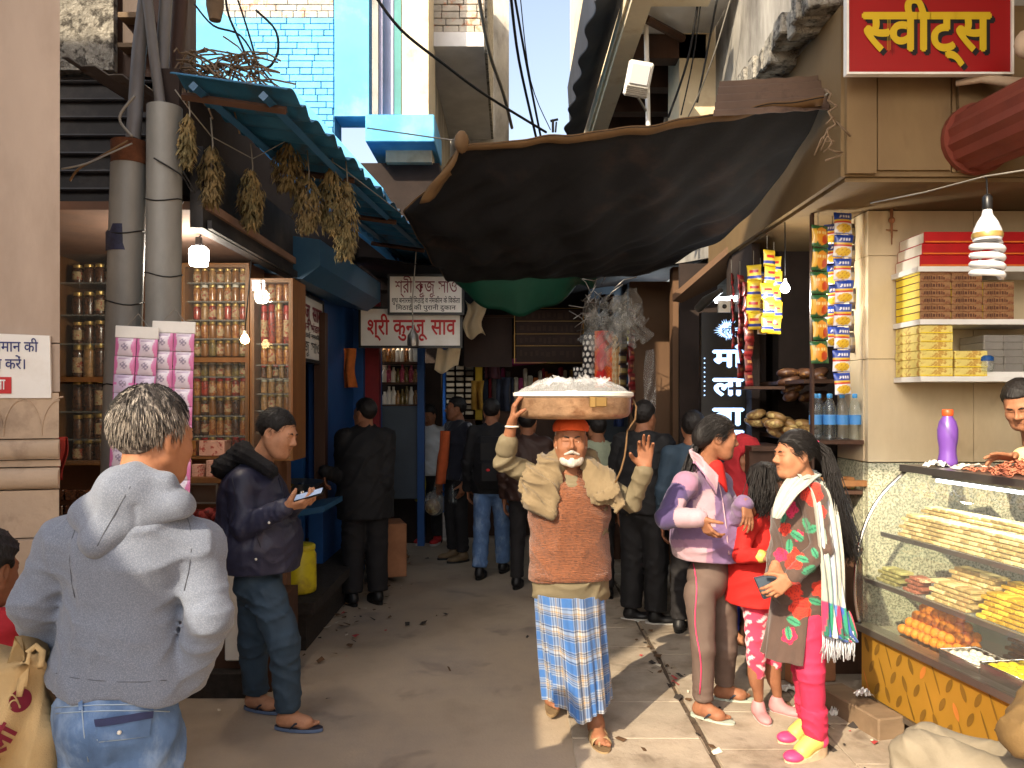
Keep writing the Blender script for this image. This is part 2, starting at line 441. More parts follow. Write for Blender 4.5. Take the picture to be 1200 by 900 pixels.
def hand_prims(w,d,n,t,s=1.0,curl=(.3,.35,.4,.45),thumb=.4,spread=.06):
    """wrist, finger direction, palm normal, thumb-side direction"""
    w=A(w); d=nrm(d); n=A(n)-d*float(A(n)@d); n=nrm(n); t0=np.cross(n,d); t=t0 if float(t0@A(t))>0 else -t0
    pr=[]; offs=(.030,.0105,-.009,-.0275); ln=(.93,1.03,.97,.78); kn=(.088,.092,.088,.08)
    for i in range(4):
        k=w+(d*kn[i]+t*offs[i])*s
        pr.append(cap(w+(d*.008+t*offs[i]*.55)*s,k,.0135*s,.0105*s,.014*s,n,.85))
        a=0; p=k; dirx=d+t*spread*(1.5-i)
        for j,(l,r0,r1) in enumerate(((.043,.0095,.0085),(.027,.0085,.0078),(.021,.0078,.0062))):
            a+=curl[i]*(1,1.1,.7)[j]; v=nrm(dirx*math.cos(a)+n*math.sin(a)); e=p+v*l*ln[i]*s
            pr.append(cap(p,e,r0*s,r1*s,.004*s)); p=e
    b=w+(d*.02+t*.026)*s; v=nrm(d*.62+t*.75+n*.25); m=b+v*.042*s; pr.append(cap(b,m,.0155*s,.0115*s,.016*s))
    v2=nrm(v+n*thumb-t*thumb*.7); e=m+v2*.032*s; pr.append(cap(m,e,.0112*s,.0095*s,.004*s))
    v3=nrm(v2+n*thumb*.6-t*thumb*.5); pr.append(cap(e,e+v3*.022*s,.0095*s,.0075*s,.004*s))
    return pr
def foot_prims(an,d,s=1.0,toes=True,gz=None):
    """ankle centre, toe direction; sole level is gz"""
    an=A(an); d=A(d[0],d[1],0 if len(d)<3 else d[2]); d=nrm(d); up=A(0,0,1); r=nrm(np.cross(d,up)); up=np.cross(r,d)
    z=(gz if gz is not None else an[2]-.075*s)
    o=A(an[0],an[1],z)
    L=lambda x,y,zz: o+r*x*s+d*y*s+up*zz*s
    pr=[cap(an,L(0,-.012,.055),.034*s,.036*s,.03),cap(L(0,-.035,.03),L(0,.0,.035),.031*s,.033*s,.03),cap(L(0,.01,.052),L(0,.11,.027),.034*s,.022*s,.03),
        cap(L(-.022,.09,.018),L(.026,.085,.018),.02*s,.018*s,.025),cap(L(-.005,-.02,.022),L(.01,.1,.02),.026*s,.026*s,.03)]
    if toes:
        for i,(x,l,ra) in enumerate(((-.03,.045,.0125),(-.011,.043,.0095),(.005,.037,.009),(.019,.029,.0085),(.032,.02,.008))):
            pr.append(cap(L(x,.1-i*.004,.014),L(x*1.04,.112+l-.01-i*.004,.0115),ra*1.05*s,ra*s,.006))
    return pr,L
def merge(chunks):
    vs=[];qs=[];o=0
    for v,q in chunks: vs.append(v); qs.append(q+o); o+=len(v)
    return np.concatenate(vs),np.concatenate(qs)
def standing(x,y,fw,H,z=0,lean=0,stance=.06,step=0):
    """default joints of someone on their feet"""
    f=nrm((fw[0],fw[1],0)); r=nrm(np.cross(f,A(0,0,1))); u=A(0,0,1); k=H
    o=A(x,y,z); L=lambda a,b,c:o+r*a*k+f*(b*k+lean*max(0,c-.5)*k)+u*c*k
    J=dict(H=H,f=f,r=r,o=o,pel=L(0,0,.53),wst=L(0,.0,.62),chs=L(0,.005,.735),nk=L(0,-.005,.845),head=L(0,.012,.925))
    for s,n in((1,'R'),(-1,'L')):
        J['sh'+n]=L(.103*s,-.005,.808); J['el'+n]=L(.135*s,-.02,.63); J['wr'+n]=L(.14*s,.04,.48)
        J['hp'+n]=L(.05*s,0,.51); st=step*s
        J['kn'+n]=L(stance*s*.95,.012+st*.5,.285); J['an'+n]=L(stance*s,-.005+st,.047)
    return J
SK={}
def skin(name,col):
    m=mat(name,col,.6,0,.1,14,.08,260,col2=(col[0]*.8,col[1]*.72,col[2]*.7),c2s=18,c2f=(.48,.75),spec=.28,sss=.05,bd=.002); return m
def body(name,label,J,skinm,fwd_head=None,up_head=(0,0,1),hs=1.0,fat=1.0,female=False,hands={},feet={},group=None,h=.014,hh=.0042,bare=(),bulk=1.0,nose=1.0,face=True,neckr=.052):
    """the person: one skin mesh (head, neck, trunk, limbs, hands, feet) that is the thing itself"""
    k=J['H']/1.7; f=J['f']; fh=f if fwd_head is None else nrm(fwd_head)
    pr,sub,lids,L,M=head_prims(J['head'],fh,up_head,hs*k if k<.95 else hs,fat,nose,female)
    hk=hs*k if k<.95 else hs
    neck=[cap(L(0,-.02,-.05),J['nk'],neckr*hk,neckr*1.1*hk,.04),cap(J['nk'],J['nk']*.4+J['chs']*.6,.06*k,.08*k,.05)]
    base=field(pr,sub); lf=field(lids+neck)
    def hf(q):
        a=base(q); b=lf(q); kk=.006; g=np.maximum(kk-np.abs(a-b),0)/kk; return np.minimum(a,b)-g*g*kk*.25
    lo,hi=bounds(pr+neck,.02); ch=[]
    v,q=nets(hf,lo,hi,hh); ch.append((relax(v,q,1,.4),q))
    tr=[cap(J['pel'],J['wst'],.105*k*bulk,.10*k*bulk,.04,f,.62),cap(J['wst'],J['chs'],.10*k*bulk,.11*k*bulk,.04,f,.62),cap(J['shL'],J['shR'],.04*k,None,.04),cap(J['nk'],J['chs'],.055*k,.09*k,.05)]
    for s in 'LR':
        tr+=[cap(J['sh'+s],J['el'+s],.04*k,.034*k,.03),cap(J['el'+s],J['wr'+s],.036*k,.025*k,.02),cap(J['hp'+s],J['kn'+s],.07*k,.048*k,.04),cap(J['kn'+s],J['an'+s]+A(0,0,.02),.05*k,.034*k,.03)]
        cf=J['kn'+s]*.65+J['an'+s]*.35-J['f']*.02*k; tr.append(ell(cf,(.038*k,.04*k,.1*k),None,.04))
    lo,hi=bounds(tr,.03); v,q=nets(field(tr),lo,hi,h); ch.append((relax(v,q,1),q))
    for s in 'LR':
        if s in hands:
            d,n,t,kw=hands[s]; hp=hand_prims(J['wr'+s],d,n,t,**kw); hp=[cap(J['wr'+s]+(J['el'+s]-J['wr'+s])*.45,J['wr'+s]+nrm(d)*.01,.033*k,.024*kw.get('s',1),.015)]+hp
            lo,hi=bounds(hp,.015); v,q=nets(field(hp),lo,hi,.0036); ch.append((relax(v,q,1,.4),q))
        if s in feet:
            d,gz,kw=feet[s]; fp,_=foot_prims(J['an'+s],d,gz=gz,**kw); fp.append(cap(J['an'+s],J['an'+s]+(J['kn'+s]-J['an'+s])*.35,.034*k,.043*k,.02))
            lo,hi=bounds(fp,.015); v,q=nets(field(fp),lo,hi,.0048); ch.append((relax(v,q,1,.4),q))
    vs,q=merge(ch); org=V(J['o'])
    o=bpy.data.objects.new(name,np_mesh(name,vs,q,skinm,org)); o.location=org; link(o); tag(o,label,'person',group)
    o2=dict(o=o,L=L,M=M,k=hk,J=J,kb=k)
    if face:
        for s in(-1,1):
            mb=MB(); rot=Matrix([[float(M[i][j]) for j in range(3)] for i in range(3)])
            mb.ball(L(.031*s,.0755,.002),.0126*hk,14,0); mb.ball(L(.031*s,.0832,.002),.0066*hk,10,1,(1,.62,1),rot); part(mb,'eye',['eye_white','iris'],o,180)
            mb=MB(); mb.tube([L(.013*s,.094,.021),L(.03*s,.0965,.0275),L(.048*s,.083,.0235)],[.0032*hk,.0038*hk,.0018*hk],6); part(mb,'eyebrow','hair_black' if not face=='grey' else 'hair_grey',o,180)
        mb=MB(); mb.tube([L(-.022,.0885,-.0605),L(-.008,.0945,-.0598),L(.008,.0945,-.0598),L(.022,.0885,-.0605)],.0018*hk,5); part(mb,'mouth','lip_dark',o,180)
    return o2
HF_Z=[-.1,.02,.04,.055,.07,.085]; HF_Y=[.06,.055,.052,.06,.085,.16]
HB_Y=[-.13,-.085,-.05,-.024,.016,.034,.06,.1]; HB_Z=[-.078,-.074,-.045,.012,.012,-.004,.03,.06]
def hairdo(B,style='short',m='hair_black',h=.006,extra=(),name='hair',thick=.012,line=.07,back=-.05,ragged=.004,seed=1,label=None,col=None,tilt=1.0):
    L,M,k=B['L'],B['M'],B['k']
    pr=[ell(L(0,-.016,.038),A(.074+thick,.093+thick,.088+thick)*k,M,.02)]+list(extra)
    c0=A(L(0,0,0)); g1=wr(ragged,70,seed); g2=wr(ragged*.8,190,seed+3,M[:,1]+.3*M[:,2])
    def post(q,D):
        l=(q-c0)@M/k
        mf=-(l[:,1]-(line-.068+np.interp(l[:,2],HF_Z,HF_Y)+.006*np.sin(l[:,0]*130+seed)*ragged*150))
        zb=np.interp(l[:,1],HB_Y,HB_Z)+np.where(l[:,1]<-.04,back+.05,0)
        mg=np.minimum(mf*.8,l[:,2]-zb)
        D=D+g1(q)+g2(q)+thick*k*np.clip(1-mg/.026,0,1)**1.4
        return np.maximum(D,-mg*k)
    return sdf_part(pr,name,m,B['o'],h,(),post,label=label,smooth=1,pad=.02,col=col)
def torso_prims(J,o=0.0,hem=.47,belly=0,w=1.0,sh=.055,flat=.68):
    k=J['H']/1.7; f=J['f']; low=J['pel']+(J['pel']-J['wst'])*.9
    pr=[cap(low,J['pel'],(.138+o)*k*w,(.138+o)*k*w,.03,f,flat),cap(J['pel'],J['wst'],(.138+o)*k*w,(.126+o+belly*.35)*k*w,.03,f,flat+belly),cap(J['wst'],J['chs'],(.126+o+belly*.35)*k*w,(.138+o)*k*w,.03,f,flat),
        cap(J['chs'],J['chs']*.45+J['nk']*.55,(.13+o)*k*w,(.075+o*.7)*k,.04,f,.74),cap(J['shL'],J['shR'],(sh+o*.5)*k,None,.05),cap(J['nk']-A(0,0,.06*k),J['nk']+A(0,0,.0),(.064+o*.4)*k,(.056+o*.3)*k,.05)]
    if belly: pr.append(ell(J['wst']*.6+J['pel']*.4+f*.05*k,A(.10,.10,.12)*k*(1+belly),None,.08))
    return pr
def sleeve(J,s,r=(.062,.055,.045),end=1.0,o=0):
    k=J['H']/1.7; w=J['el'+s]+(J['wr'+s]-J['el'+s])*end
    return [cap(J['sh'+s],J['el'+s],(r[0]+o)*.9*k,(r[1]+o)*.9*k,.022),cap(J['el'+s],w,(r[1]+o)*.9*k,(r[2]+o)*.92*k,.016)]
def upper(B,name,m,hem,o=.01,w=1.0,belly=0,sl=(.064,.056,.046),end=(.97,.97),fold=(.007,26),h=.009,seed=1,arms='LR',neck=True,extra=(),subs=(),col=None,label=None,bnch=.008,flat=.68,sh=.055,postx=None):
    J=B['J']; k=J['H']/1.7; pr=torso_prims(J,o,hem,belly,w,sh,flat)
    gs=[wr(fold[0],fold[1],seed,(0,0,1))]
    for i,s in enumerate(arms):
        pr+=sleeve(J,s,sl,end[0 if s=='L' else 1])
        gs.append(bunch(J['el'+s],.11*k,bnch,75,J['wr'+s]-J['sh'+s],seed+5+i)); gs.append(bunch(J['wr'+s]*.8+J['el'+s]*.2,.08*k,bnch*.7,110,J['wr'+s]-J['el'+s],seed+7+i)); gs.append(bunch(J['sh'+s]*.7+J['chs']*.3-A(0,0,.06*k),.1*k,bnch*.8,65,(J['r']*(1 if s=='R' else -1)+A(0,0,.8)),seed+9+i))
    gs.append(bunch(J['wst'],.16*k,bnch*.8,55,(0.2,.1,1),seed+11))
    pr+=list(extra); sb=list(subs)
    if neck: sb.append(cap(J['nk']+A(0,0,.01),J['head'],.056*k,.05*k,.015))
    hz=hem if callable(hem) else (lambda q:np.full(len(q),hem))
    def post(q,D):
        for g in gs: D=D+g(q)
        z=hz(q)-q[:,2]; kk=.015; D=np.where(z>-.5,np.maximum(D,z),D)
        return postx(q,D) if postx else D
    return sdf_part(pr,name,m,B['o'],h,sb,post,col,label)
def trousers(B,name,m,top,bottom=.03,r=(.098,.072,.062),fold=(.006,30),h=.01,seed=2,col=None,hipw=1.0,bnch=.008,cuffs=None,label=None):
    J=B['J']; k=J['H']/1.7; f=J['f']
    pr=[cap(J['pel']-A(0,0,.03*k),J['pel']+A(0,0,.1*k),.134*k*hipw,.124*k*hipw,.04,f,.72),ell(J['pel']-f*.045*k-A(0,0,.05*k),A(.12*hipw,.095,.105)*k,np.stack([J['r'],f,A(0,0,1)],1),.06)]
    gs=[wr(fold[0],fold[1],seed,(0,0,1))]; ends=[]
    for i,s in enumerate('LR'):
        a=J['an'+s]; kn=J['kn'+s]; e=kn+(a-kn)*(1-(bottom/ max(.01,float(kn[2]-a[2]))))
        pr+=[cap(J['hp'+s]-A(0,0,.02),kn,r[0]*.93*k,r[1]*.93*k,.025),cap(kn,e,r[1]*.93*k,r[2]*.95*k,.02)]
        ends.append((e,nrm(a-kn)))
        gs+=[bunch(kn,.1*k,bnch,80,a-J['hp'+s],seed+3+i),bunch(e,.11*k,bnch,95,a-kn,seed+5+i),bunch(J['hp'+s]-A(0,0,.06),.13*k,bnch,48,(.5*(1 if s=='R' else -1),.3,1),seed+7+i)]
    def post(q,D):
        for g in gs: D=D+g(q)
        D=np.maximum(D,q[:,2]-top)
        for e,d in ends:
            pl=(q-e)@d-.005; near=((q-e)**2).sum(1)<.16**2; D=np.where(near,np.maximum(D,pl),D)
        return D
    return sdf_part(pr,name,m,B['o'],h,(),post,col,label)
def sole_outline(s=1.0,n=22,wd=1.0):
    pts=[]
    for i in range(n):
        t=2*math.pi*i/n; y=math.cos(t); x=math.sin(t); yy=.055+.132*y; wdt=.044+.008*max(0,y)-.006*abs(min(0,y)); pts.append((x*wdt*s*wd,yy*s))
    return pts
def flipflop(B,s,d,gz,sc=1.0,sole='rubber_dark',strap='rubber_dark',tilt=0,wide_strap=False,th=.018,name='sandal',side='rubber_dark'):
    """thong sandal under the foot whose sole level is gz"""
    an=B['J']['an'+s]; d=nrm((d[0],d[1],0 if len(d)<3 else d[2])); r=nrm(np.cross(d,A(0,0,1))); up=np.cross(r,d); o=A(an[0],an[1],gz)
    L=lambda x,y,z: V(o+r*x*sc+d*y*sc+up*z*sc)
    mb=MB(); out=sole_outline(1.0,24); n=len(out)
    zs=[-th,-th*.25,0]; vs=[]
    for i,z in enumerate(zs):
        for (x,y) in out: vs.append(L(x*(.96 if i==0 else 1),y,z))
    fs=[tuple(range(n))[::-1],tuple(range(2*n,3*n))]
    mb.add(vs,fs[:1],1); mb.add(vs,fs[1:],0); mb.add(vs,[(i*n+j,i*n+(j+1)%n,(i+1)*n+(j+1)%n,(i+1)*n+j) for i in range(2) for j in range(n)],1)
    so=part(mb,name,[sole,side],B['o'],40)
    mb=MB(); flip=1 if s=='R' else -1
    if wide_strap:
        for t0,t1 in ((.03,.075),(.085,.12)):
            def fn(u,v):
                a=-math.pi*.5+math.pi*u; y=t0+(t1-t0)*v; return L(math.sin(a)*(.046-.0*v),y,.004+math.cos(a)*(.062-.3*max(0,y-.03)))
            mb.grid(fn,14,3,0,.004)
        mb.tube([L(-.014*flip,.13,.0),L(-.012*flip,.118,.024),L(0,.09,.04)],.006,6)
    else:
        toe=L(-.018*flip,.128,.002)
        for sd in(-1,1):
            mb.tube([toe,L(-.016*flip,.122,.018),L(sd*.024,.09,.036),L(sd*.04,.05,.026),L(sd*.044,.025,.0)],[.004,.005,.0062,.006,.004],6)
    part(mb,'strap',strap,so,180); return so
def shoe(B,s,d,gz,sc=1.0,m='shoe_black',solem='sole_black',name='shoe',th=.022):
    an=B['J']['an'+s]; d=nrm((d[0],d[1],0 if len(d)<3 else d[2])); r=nrm(np.cross(d,A(0,0,1))); up=np.cross(r,d); o=A(an[0],an[1],gz); L=lambda x,y,z:o+r*x*sc+d*y*sc+up*z*sc
    M=np.stack([r,d,up],1)
    pr=[ell(L(0,.0,.055),A(.044,.062,.05)*sc,M,.03),ell(L(0,.1,.035),A(.048,.085,.034)*sc,M,.03),cap(L(0,-.01,.05),L(0,-.005,.095),.04*sc,.042*sc,.02)]
    post=lambda q,D: np.maximum(D,-((q-o)@up)+.012*sc)
    so=sdf_part(pr,name,m,B['o'],.006,(),post)
    mb=MB(); out=sole_outline(1.0,20,1.08); n=len(out); vs=[V(L(x,y*1.03,z)) for z in (0,th) for x,y in out]
    mb.add(vs,[tuple(range(n))[::-1],tuple(range(n,2*n))]+[(j,(j+1)%n,n+(j+1)%n,n+j) for j in range(n)]); part(mb,'sole',solem,so,40); return so
def strands(guides,n,spread,r,m,parent,name='hair',seed=0,wav=.01,seg=14,taper=.3):
    """long hair: thin locks along guide curves"""
    rs=random.Random(seed); mb=MB()
    for _ in range(n):
        g=rs.choice(guides); off=V((rs.gauss(0,1),rs.gauss(0,1),rs.gauss(0,.5)))*spread; off2=off*rs.uniform(.8,1.9)+V((rs.gauss(0,1),rs.gauss(0,1),0))*spread*.6; end=rs.uniform(.75,1.0); ph=rs.uniform(0,6); pts=[];rr=[]
        for i in range(seg+1):
            t=i/seg*end; x=t*(len(g)-1); a=min(int(x),len(g)-2); p=V(g[a]).lerp(V(g[a+1]),x-a)
            sm=off.lerp(off2,t); pts.append(p+sm*(.6+.6*t)+V((math.sin(ph+t*9),math.cos(ph*1.3+t*8),0))*wav*t); rr.append(r*(1-(1-taper)*t)*(1 if i else .5))
        mb.tube(pts,rr,4,0,True)
    return part(mb,name,m,parent,180)
def tuft(B,n,m,fn,seed=0,ln=(.012,.03),r=.0009,name='hair_strand'):
    """short hair strands standing on the head: fn(rs) gives (point, direction)"""
    rs=random.Random(seed); mb=MB()
    for _ in range(n):
        p,d,g=fn(rs); l=rs.uniform(*ln); a=V(p); b=a+V(d)*l*.5; c=b+(V(d)*.6+V(g)*.5)*l*.6
        mb.tube([a,b,c],[r,r*.9,r*.3],3,0,False)
    return part(mb,name,m,B['o'],180)

def proj(o,px,py):
    """where the sight line of a photo pixel meets a mesh: point and normal (to fix trim onto a garment)"""
    from mathutils.bvhtree import BVHTree
    if 'bvh_'+o.name not in SK:
        me=o.data; off=wloc(o); SK['bvh_'+o.name]=BVHTree.FromPolygons([tuple(V(v.co)+off) for v in me.vertices],[tuple(p.vertices) for p in me.polygons])
    d=P(px,py,1.0)-V((0,0,CZ)); h=SK['bvh_'+o.name].ray_cast(V((0,0,CZ)),d.normalized())
    if h[0] is None: return None,None
    n=h[1]; n=n if n.dot(d)<0 else -n
    return h[0],n
def onto(o,pts,lift=.004):
    r=[]
    for x,y in pts:
        p,n=proj(o,x,y)
        if p is not None: r.append(p+n*lift)
    return r
def trim(o,name,m,parent,pts,r,lift=.003):
    q=onto(o,pts,lift)
    if len(q)>1: mb=MB(); mb.tube(q,r,5); return part(mb,name,m,parent,180)
def patch(o,name,m,parent,quad,nu=10,nv=6,lift=.006):
    a,b,c,d=[np.array(x,float) for x in quad]; g={}
    for j in range(nv+1):
        for i in range(nu+1):
            u,v=i/nu,j/nv; x=(a*(1-u)+b*u)*(1-v)+(d*(1-u)+c*u)*v; p,n=proj(o,x[0],x[1])
            if p is None: return
            g[(i,j)]=p+n*lift
    mb=MB(); mb.grid(lambda u,v:g[(round(u*nu),round(v*nv))],nu,nv,0,0); return part(mb,name,m,parent,60)
def scalp(B,rng=(-.5,1),back=False,sc=1.0):
    """random points on the hair with lie directions, for short strands"""
    L,M,k=B['L'],B['M'],B['k']; c0=A(L(0,-.016,.038))
    def f(rs):
        while True:
            th=rs.uniform(0,6.28); z=rs.uniform(*rng); rad=math.sqrt(max(0,1-z*z)); v=A(math.cos(th)*rad*.08,math.sin(th)*rad*.1,z*.094)
            if v[1]-.016>np.interp(v[2]+.038,HF_Z,HF_Y)+rs.gauss(0,.004): continue
            if v[2]+.038<np.interp(v[1]-.016,HB_Y,HB_Z)+.004: continue
            n_=nrm(M@(v/A(.08,.1,.094)**2)); p=c0+M@v*k*1.03*sc; u_=M[:,2]; dn=nrm(-u_*.6-M[:,1]*.5+n_*float(n_@u_)*.6); 
            if back: dn=nrm(-M[:,1]-u_*.35+n_*float(n_@M[:,1]))
            elif v[1]>.03 and v[2]>.03: dn=nrm(M[:,1]*.2+M[:,0]*.8-u_*.2)
            return p,nrm(n_*.25+dn*.9),-u_
    return f
def ribbon(name,parent,le,re,colf,m='cloth_plain',nu=40,nv=90,amp=.012,fr=4,thick=.004,ph=0):
    def cr(ps,t):
        x=t*(len(ps)-1); a=min(int(x),len(ps)-2); f=x-a; p0,p1,p2,p3=ps[max(a-1,0)],ps[a],ps[a+1],ps[min(a+2,len(ps)-1)]
        return .5*((2*p1)+(p2-p0)*f+(2*p0-5*p1+4*p2-p3)*f*f+(3*p1-p0-3*p2+p3)*f**3)
    le=[A(*P(*p)) for p in le]; re=[A(*P(*p)) for p in re]; vs=[];cs=[]
    for j in range(nv+1):
        v=j/nv; a=cr(le,v); b=cr(re,v); n_=nrm(np.cross(b-a,A(0,0,1))+A(0,-1e-4,0))
        for i in range(nu+1):
            u=i/nu; vs.append(a+(b-a)*u+n_*amp*(math.sin(u*fr*6.28+ph+1.5*math.sin(v*4))+.4*math.sin(u*fr*14+v*6))); cs.append(colf(u,v))
    w=nu+1; q=[(j*w+i,j*w+i+1,(j+1)*w+i+1,(j+1)*w+i) for j in range(nv) for i in range(nu)]
    o=bpy.data.objects.new(name,np_mesh(name,vs,q,m,wloc(parent),np.array(cs))); link(o,parent); sm=o.modifiers.new('thickness','SOLIDIFY'); sm.thickness=thick; return o
# ================================================================= materials of the place
mat('concrete_lane',S(172,154,132),.88,0,.2,1.3,.35,60,col2=S(132,120,108),c2s=1.3,c2f=(.45,.7),col3=S(112,100,90),c3s=2.6,c3f=(.6,.8))
mat('slab_stone',S(164,151,134),.85,0,.2,2.2,.45,38,col2=S(130,116,98),c2s=2.4,c2f=(.48,.68),col3=S(104,90,76),c3s=4,c3f=(.6,.74))
mat('grime',S(44,38,33),.95,0,.3,20,.6,60)
mat('beige_paint',S(176,158,142),.75,0,.1,2,.16,24,col2=S(150,132,116),c2s=1.8,c2f=(.46,.75),col3=S(122,106,92),c3s=3.2,c3f=(.62,.8),stretch=(1,1,.35))
mat('beige_dirty',S(182,160,136),.8,0,.16,3,.25,30,col2=S(120,100,84),c2s=4,c2f=(.52,.72))
mat('tan_paint',S(118,97,66),.75,0,.12,2,.2,20,col2=S(112,90,62),c2s=2.2,c2f=(.46,.72),col3=S(84,66,46),c3s=3.0,c3f=(.6,.78),stretch=(1,1,.4))
mat('cream_paint',S(228,212,180),.75,0,.1,3,.2,20,col2=S(190,165,125),c2s=3,c2f=(.52,.72))
mat('plaster_grey',S(165,162,155),.9,0,.22,2.5,.5,30,col2=S(112,108,102),c2s=2,c2f=(.48,.66),stretch=(1,1,.35))
mat('plaster_rough',S(150,146,136),.95,0,.3,9,1.0,26,col2=S(80,76,70),c2s=14,c2f=(.5,.6),bd=.03)
mat('soffit_grey',S(228,227,225),.9,0,.14,2,.2,20)
mat('blue_paint',S(92,176,232),.7,0,.12,2,.2,16,col2=S(130,205,240),c2s=1.6,c2f=(.5,.7))
mat('blue_brick',S(110,190,232),.75,0,.16,5,.5,24)
mat('brick_pale',S(196,188,174),.9,0,.25,7,.6,30,col2=S(196,150,122),c2s=9,c2f=(.54,.62))
mat('mortar',S(60,62,66),.95,0,.25,8,.6,40)
mat('mortar_blue',S(64,120,156),.95,0,.25,8,.6,40)
mat('shop_blue',S(22,76,138),.55,0,.16,3,.15,20,col2=S(18,62,112),c2s=3,c2f=(.5,.7))
mat('fascia_blue',S(40,86,120),.45,.0,.2,3,.12,16,col2=S(30,70,104),c2s=3,c2f=(.5,.68))
mat('tin_blue',S(46,106,144),.55,.1,.28,4,.15,18,col2=S(74,74,72),c2s=5,c2f=(.52,.72))
mat('tin_brown',S(92,72,58),.6,.1,.25,3,.2,18,col2=S(60,44,36),c2s=5,c2f=(.5,.65))
mat('tin_grey',S(138,132,124),.5,.3,.25,4,.2,20,col2=S(92,66,46),c2s=6,c2f=(.54,.7))
mat('dark_sheet',S(32,32,36),.6,.1,.25,2,.2,14,col2=S(64,60,58),c2s=2,c2f=(.5,.7))
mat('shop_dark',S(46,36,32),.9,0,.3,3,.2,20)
mat('shop_warm',S(112,78,56),.85,0,.2,3,.2,20)
mat('shop_ceiling',S(128,102,88),.85,0,.15,3,.15,20,col2=S(140,108,88),c2s=4,c2f=(.5,.7))
mat('wood_frame',S(126,86,48),.5,0,.25,4,.2,20,stretch=(1,1,.2),col2=S(110,70,38),c2s=5)
mat('wood_dark',S(70,46,32),.6,0,.3,4,.3,24,stretch=(1,1,.15))
mat('wood_grey',S(120,100,78),.8,0,.3,4,.4,24,stretch=(.2,1,1))
mat('ply',S(178,136,96),.7,0,.2,3,.2,20,stretch=(1,1,.3))
mat('galvanised',S(130,130,126),.55,.15,.14,5,.12,14,col2=S(112,112,108),c2s=4,c2f=(.5,.72),stretch=(1,1,.4))
mat('pipe_grey',S(112,108,104),.55,.3,.2,6,.2,20,stretch=(1,1,.3))
mat('rust',S(92,54,32),.9,.1,.35,20,.5,60)
mat('steel',S(205,203,198),.24,1,.08,3,.05,10)
mat('steel_dull',S(150,146,140),.38,.9,.15,4,.08,16)
mat('black_cable',S(18,18,20),.6,0,.1,8,.05,30)
mat('grey_wire',S(130,126,118),.6,.2,.1,8,.05,30)
mat('tarp_black',S(17,16,19),.9,0,.3,2.0,.35,9,col2=S(54,40,33),c2s=1.7,c2f=(.56,.76),bd=.02)
mat('tarp_hem',S(104,78,48),.8,0,.2,5,.3,30)
mat('tarp_green',S(14,70,54),.5,0,.2,3,.2,14)
mat('shutter_red',S(122,58,44),.6,.1,.2,3,.2,20,col2=S(110,48,36),c2s=3,c2f=(.5,.7))
mat('tile_wall',S(210,192,158),.4,0,.1,2.5,.06,12,col2=S(190,168,132),c2s=1.4,c2f=(.42,.7),col3=S(140,114,84),c3s=3.6,c3f=(.62,.8),stretch=(1,1,.4))
mat('granite',S(196,194,168),.4,0,.2,30,.06,60,col2=S(128,132,110),c2s=70,c2f=(.48,.56))
mat('white_paint',S(226,224,218),.6,0,.08,5,.1,20)
mat('sign_white',S(232,230,224),.45,0,.06,3,.03,10,col2=S(205,198,186),c2s=3,c2f=(.5,.75))
mat('sign_red',S(146,16,20),.4,0,.05,3,.02,10)
mat('sign_yellow',S(200,170,30),.45,0,.05,3,.02,10)
mat('ink_red',S(190,32,38),.5,0,.05,3,0)
mat('ink_maroon',S(120,24,48),.5,0,.05,3,0)
mat('ink_blue',S(40,48,110),.5,0,.05,3,0)
mat('ink_black',S(22,20,24),.5,0,.05,3,0)
mat('ink_white',S(236,236,236),.5,0,.03,3,0)
mat('board_brown',S(52,32,26),.6,0,.25,4,.2,20)
mat('gold_trim',S(150,120,70),.4,.6,.15,5,.1,20)
mat('post_red',S(130,28,34),.6,0,.2,4,.2,20)
mat('post_yellow',S(196,160,40),.6,0,.2,4,.2,20)
mat('panel_slate',S(66,78,90),.55,0,.15,3,.1,20)
mat('panel_brown',S(98,72,50),.7,0,.12,2,.1,14)
mat('bulb_lit',(1,1,1),.4,0,0,3,0,emit=(1,.95,.86),es=22)
mat('bulb_warm',(1,.8,.5),.4,0,0,3,0,emit=(1,.62,.26),es=14)
mat('tube_lit',(1,1,1),.4,0,0,3,0,emit=(.86,.93,1),es=9)
mat('led_text',(.7,.85,1),.4,0,0,3,0,emit=(.30,.55,1.0),es=1.0)
mat('cfl_white',S(200,202,206),.25,0,.02,3,0)
mat('black_plastic',S(20,20,22),.35,0,.1,5,.03,30)
mat('window_violet',S(170,168,196),.6,0,.1,3,.1,20)
mat('window_green',S(70,132,132),.6,0,.15,3,.1,20)
mat('tarp_slate',S(54,60,72),.7,0,.25,2,.3,9)
mat('straw',S(150,138,88),.9,0,.35,14,.3,60,col2=S(110,104,62),c2s=8)
glassmat('pane',(.97,.98,.97),.6,.03,.02)
glassmat('pane_clear',(.99,1,.985),1.0,.02,.03)
glassmat('bag_film',(.93,.93,.92),1.0,.25,.22)

# ================================================================= ground
g=MB(); g.b2((-90,-90,-.4),(90,160,0)); struct(g,'ground','concrete_lane')
mb=MB(); rs=random.Random(3)
def slabs(mb,x0,x1,y0,y1,rowh,off):
    y=y0+off
    while y<y1:
        h=rowh*rs.uniform(.9,1.1); z=.010+rs.uniform(0,.006); a=rs.uniform(-.004,.004); b=rs.uniform(-.004,.004)
        c=V(((x0+x1)/2,y+h/2,z-.03)); rot=Matrix.Rotation(a*.6,3,'X')@Matrix.Rotation(b*.6,3,'Y')@Matrix.Rotation(rs.uniform(-.006,.006),3,'Z')
        mb.box(c,(x1-x0-.006,h-.006,.06),rot,0,.003); y+=h
for x0,x1,o in((.30,.955,.1),(.985,1.62,-.12),(1.62,2.24,.2),(2.24,2.9,0)): slabs(mb,x0,x1,1.2,8.2,.47,o)
struct(mb,'pavement','slab_stone')
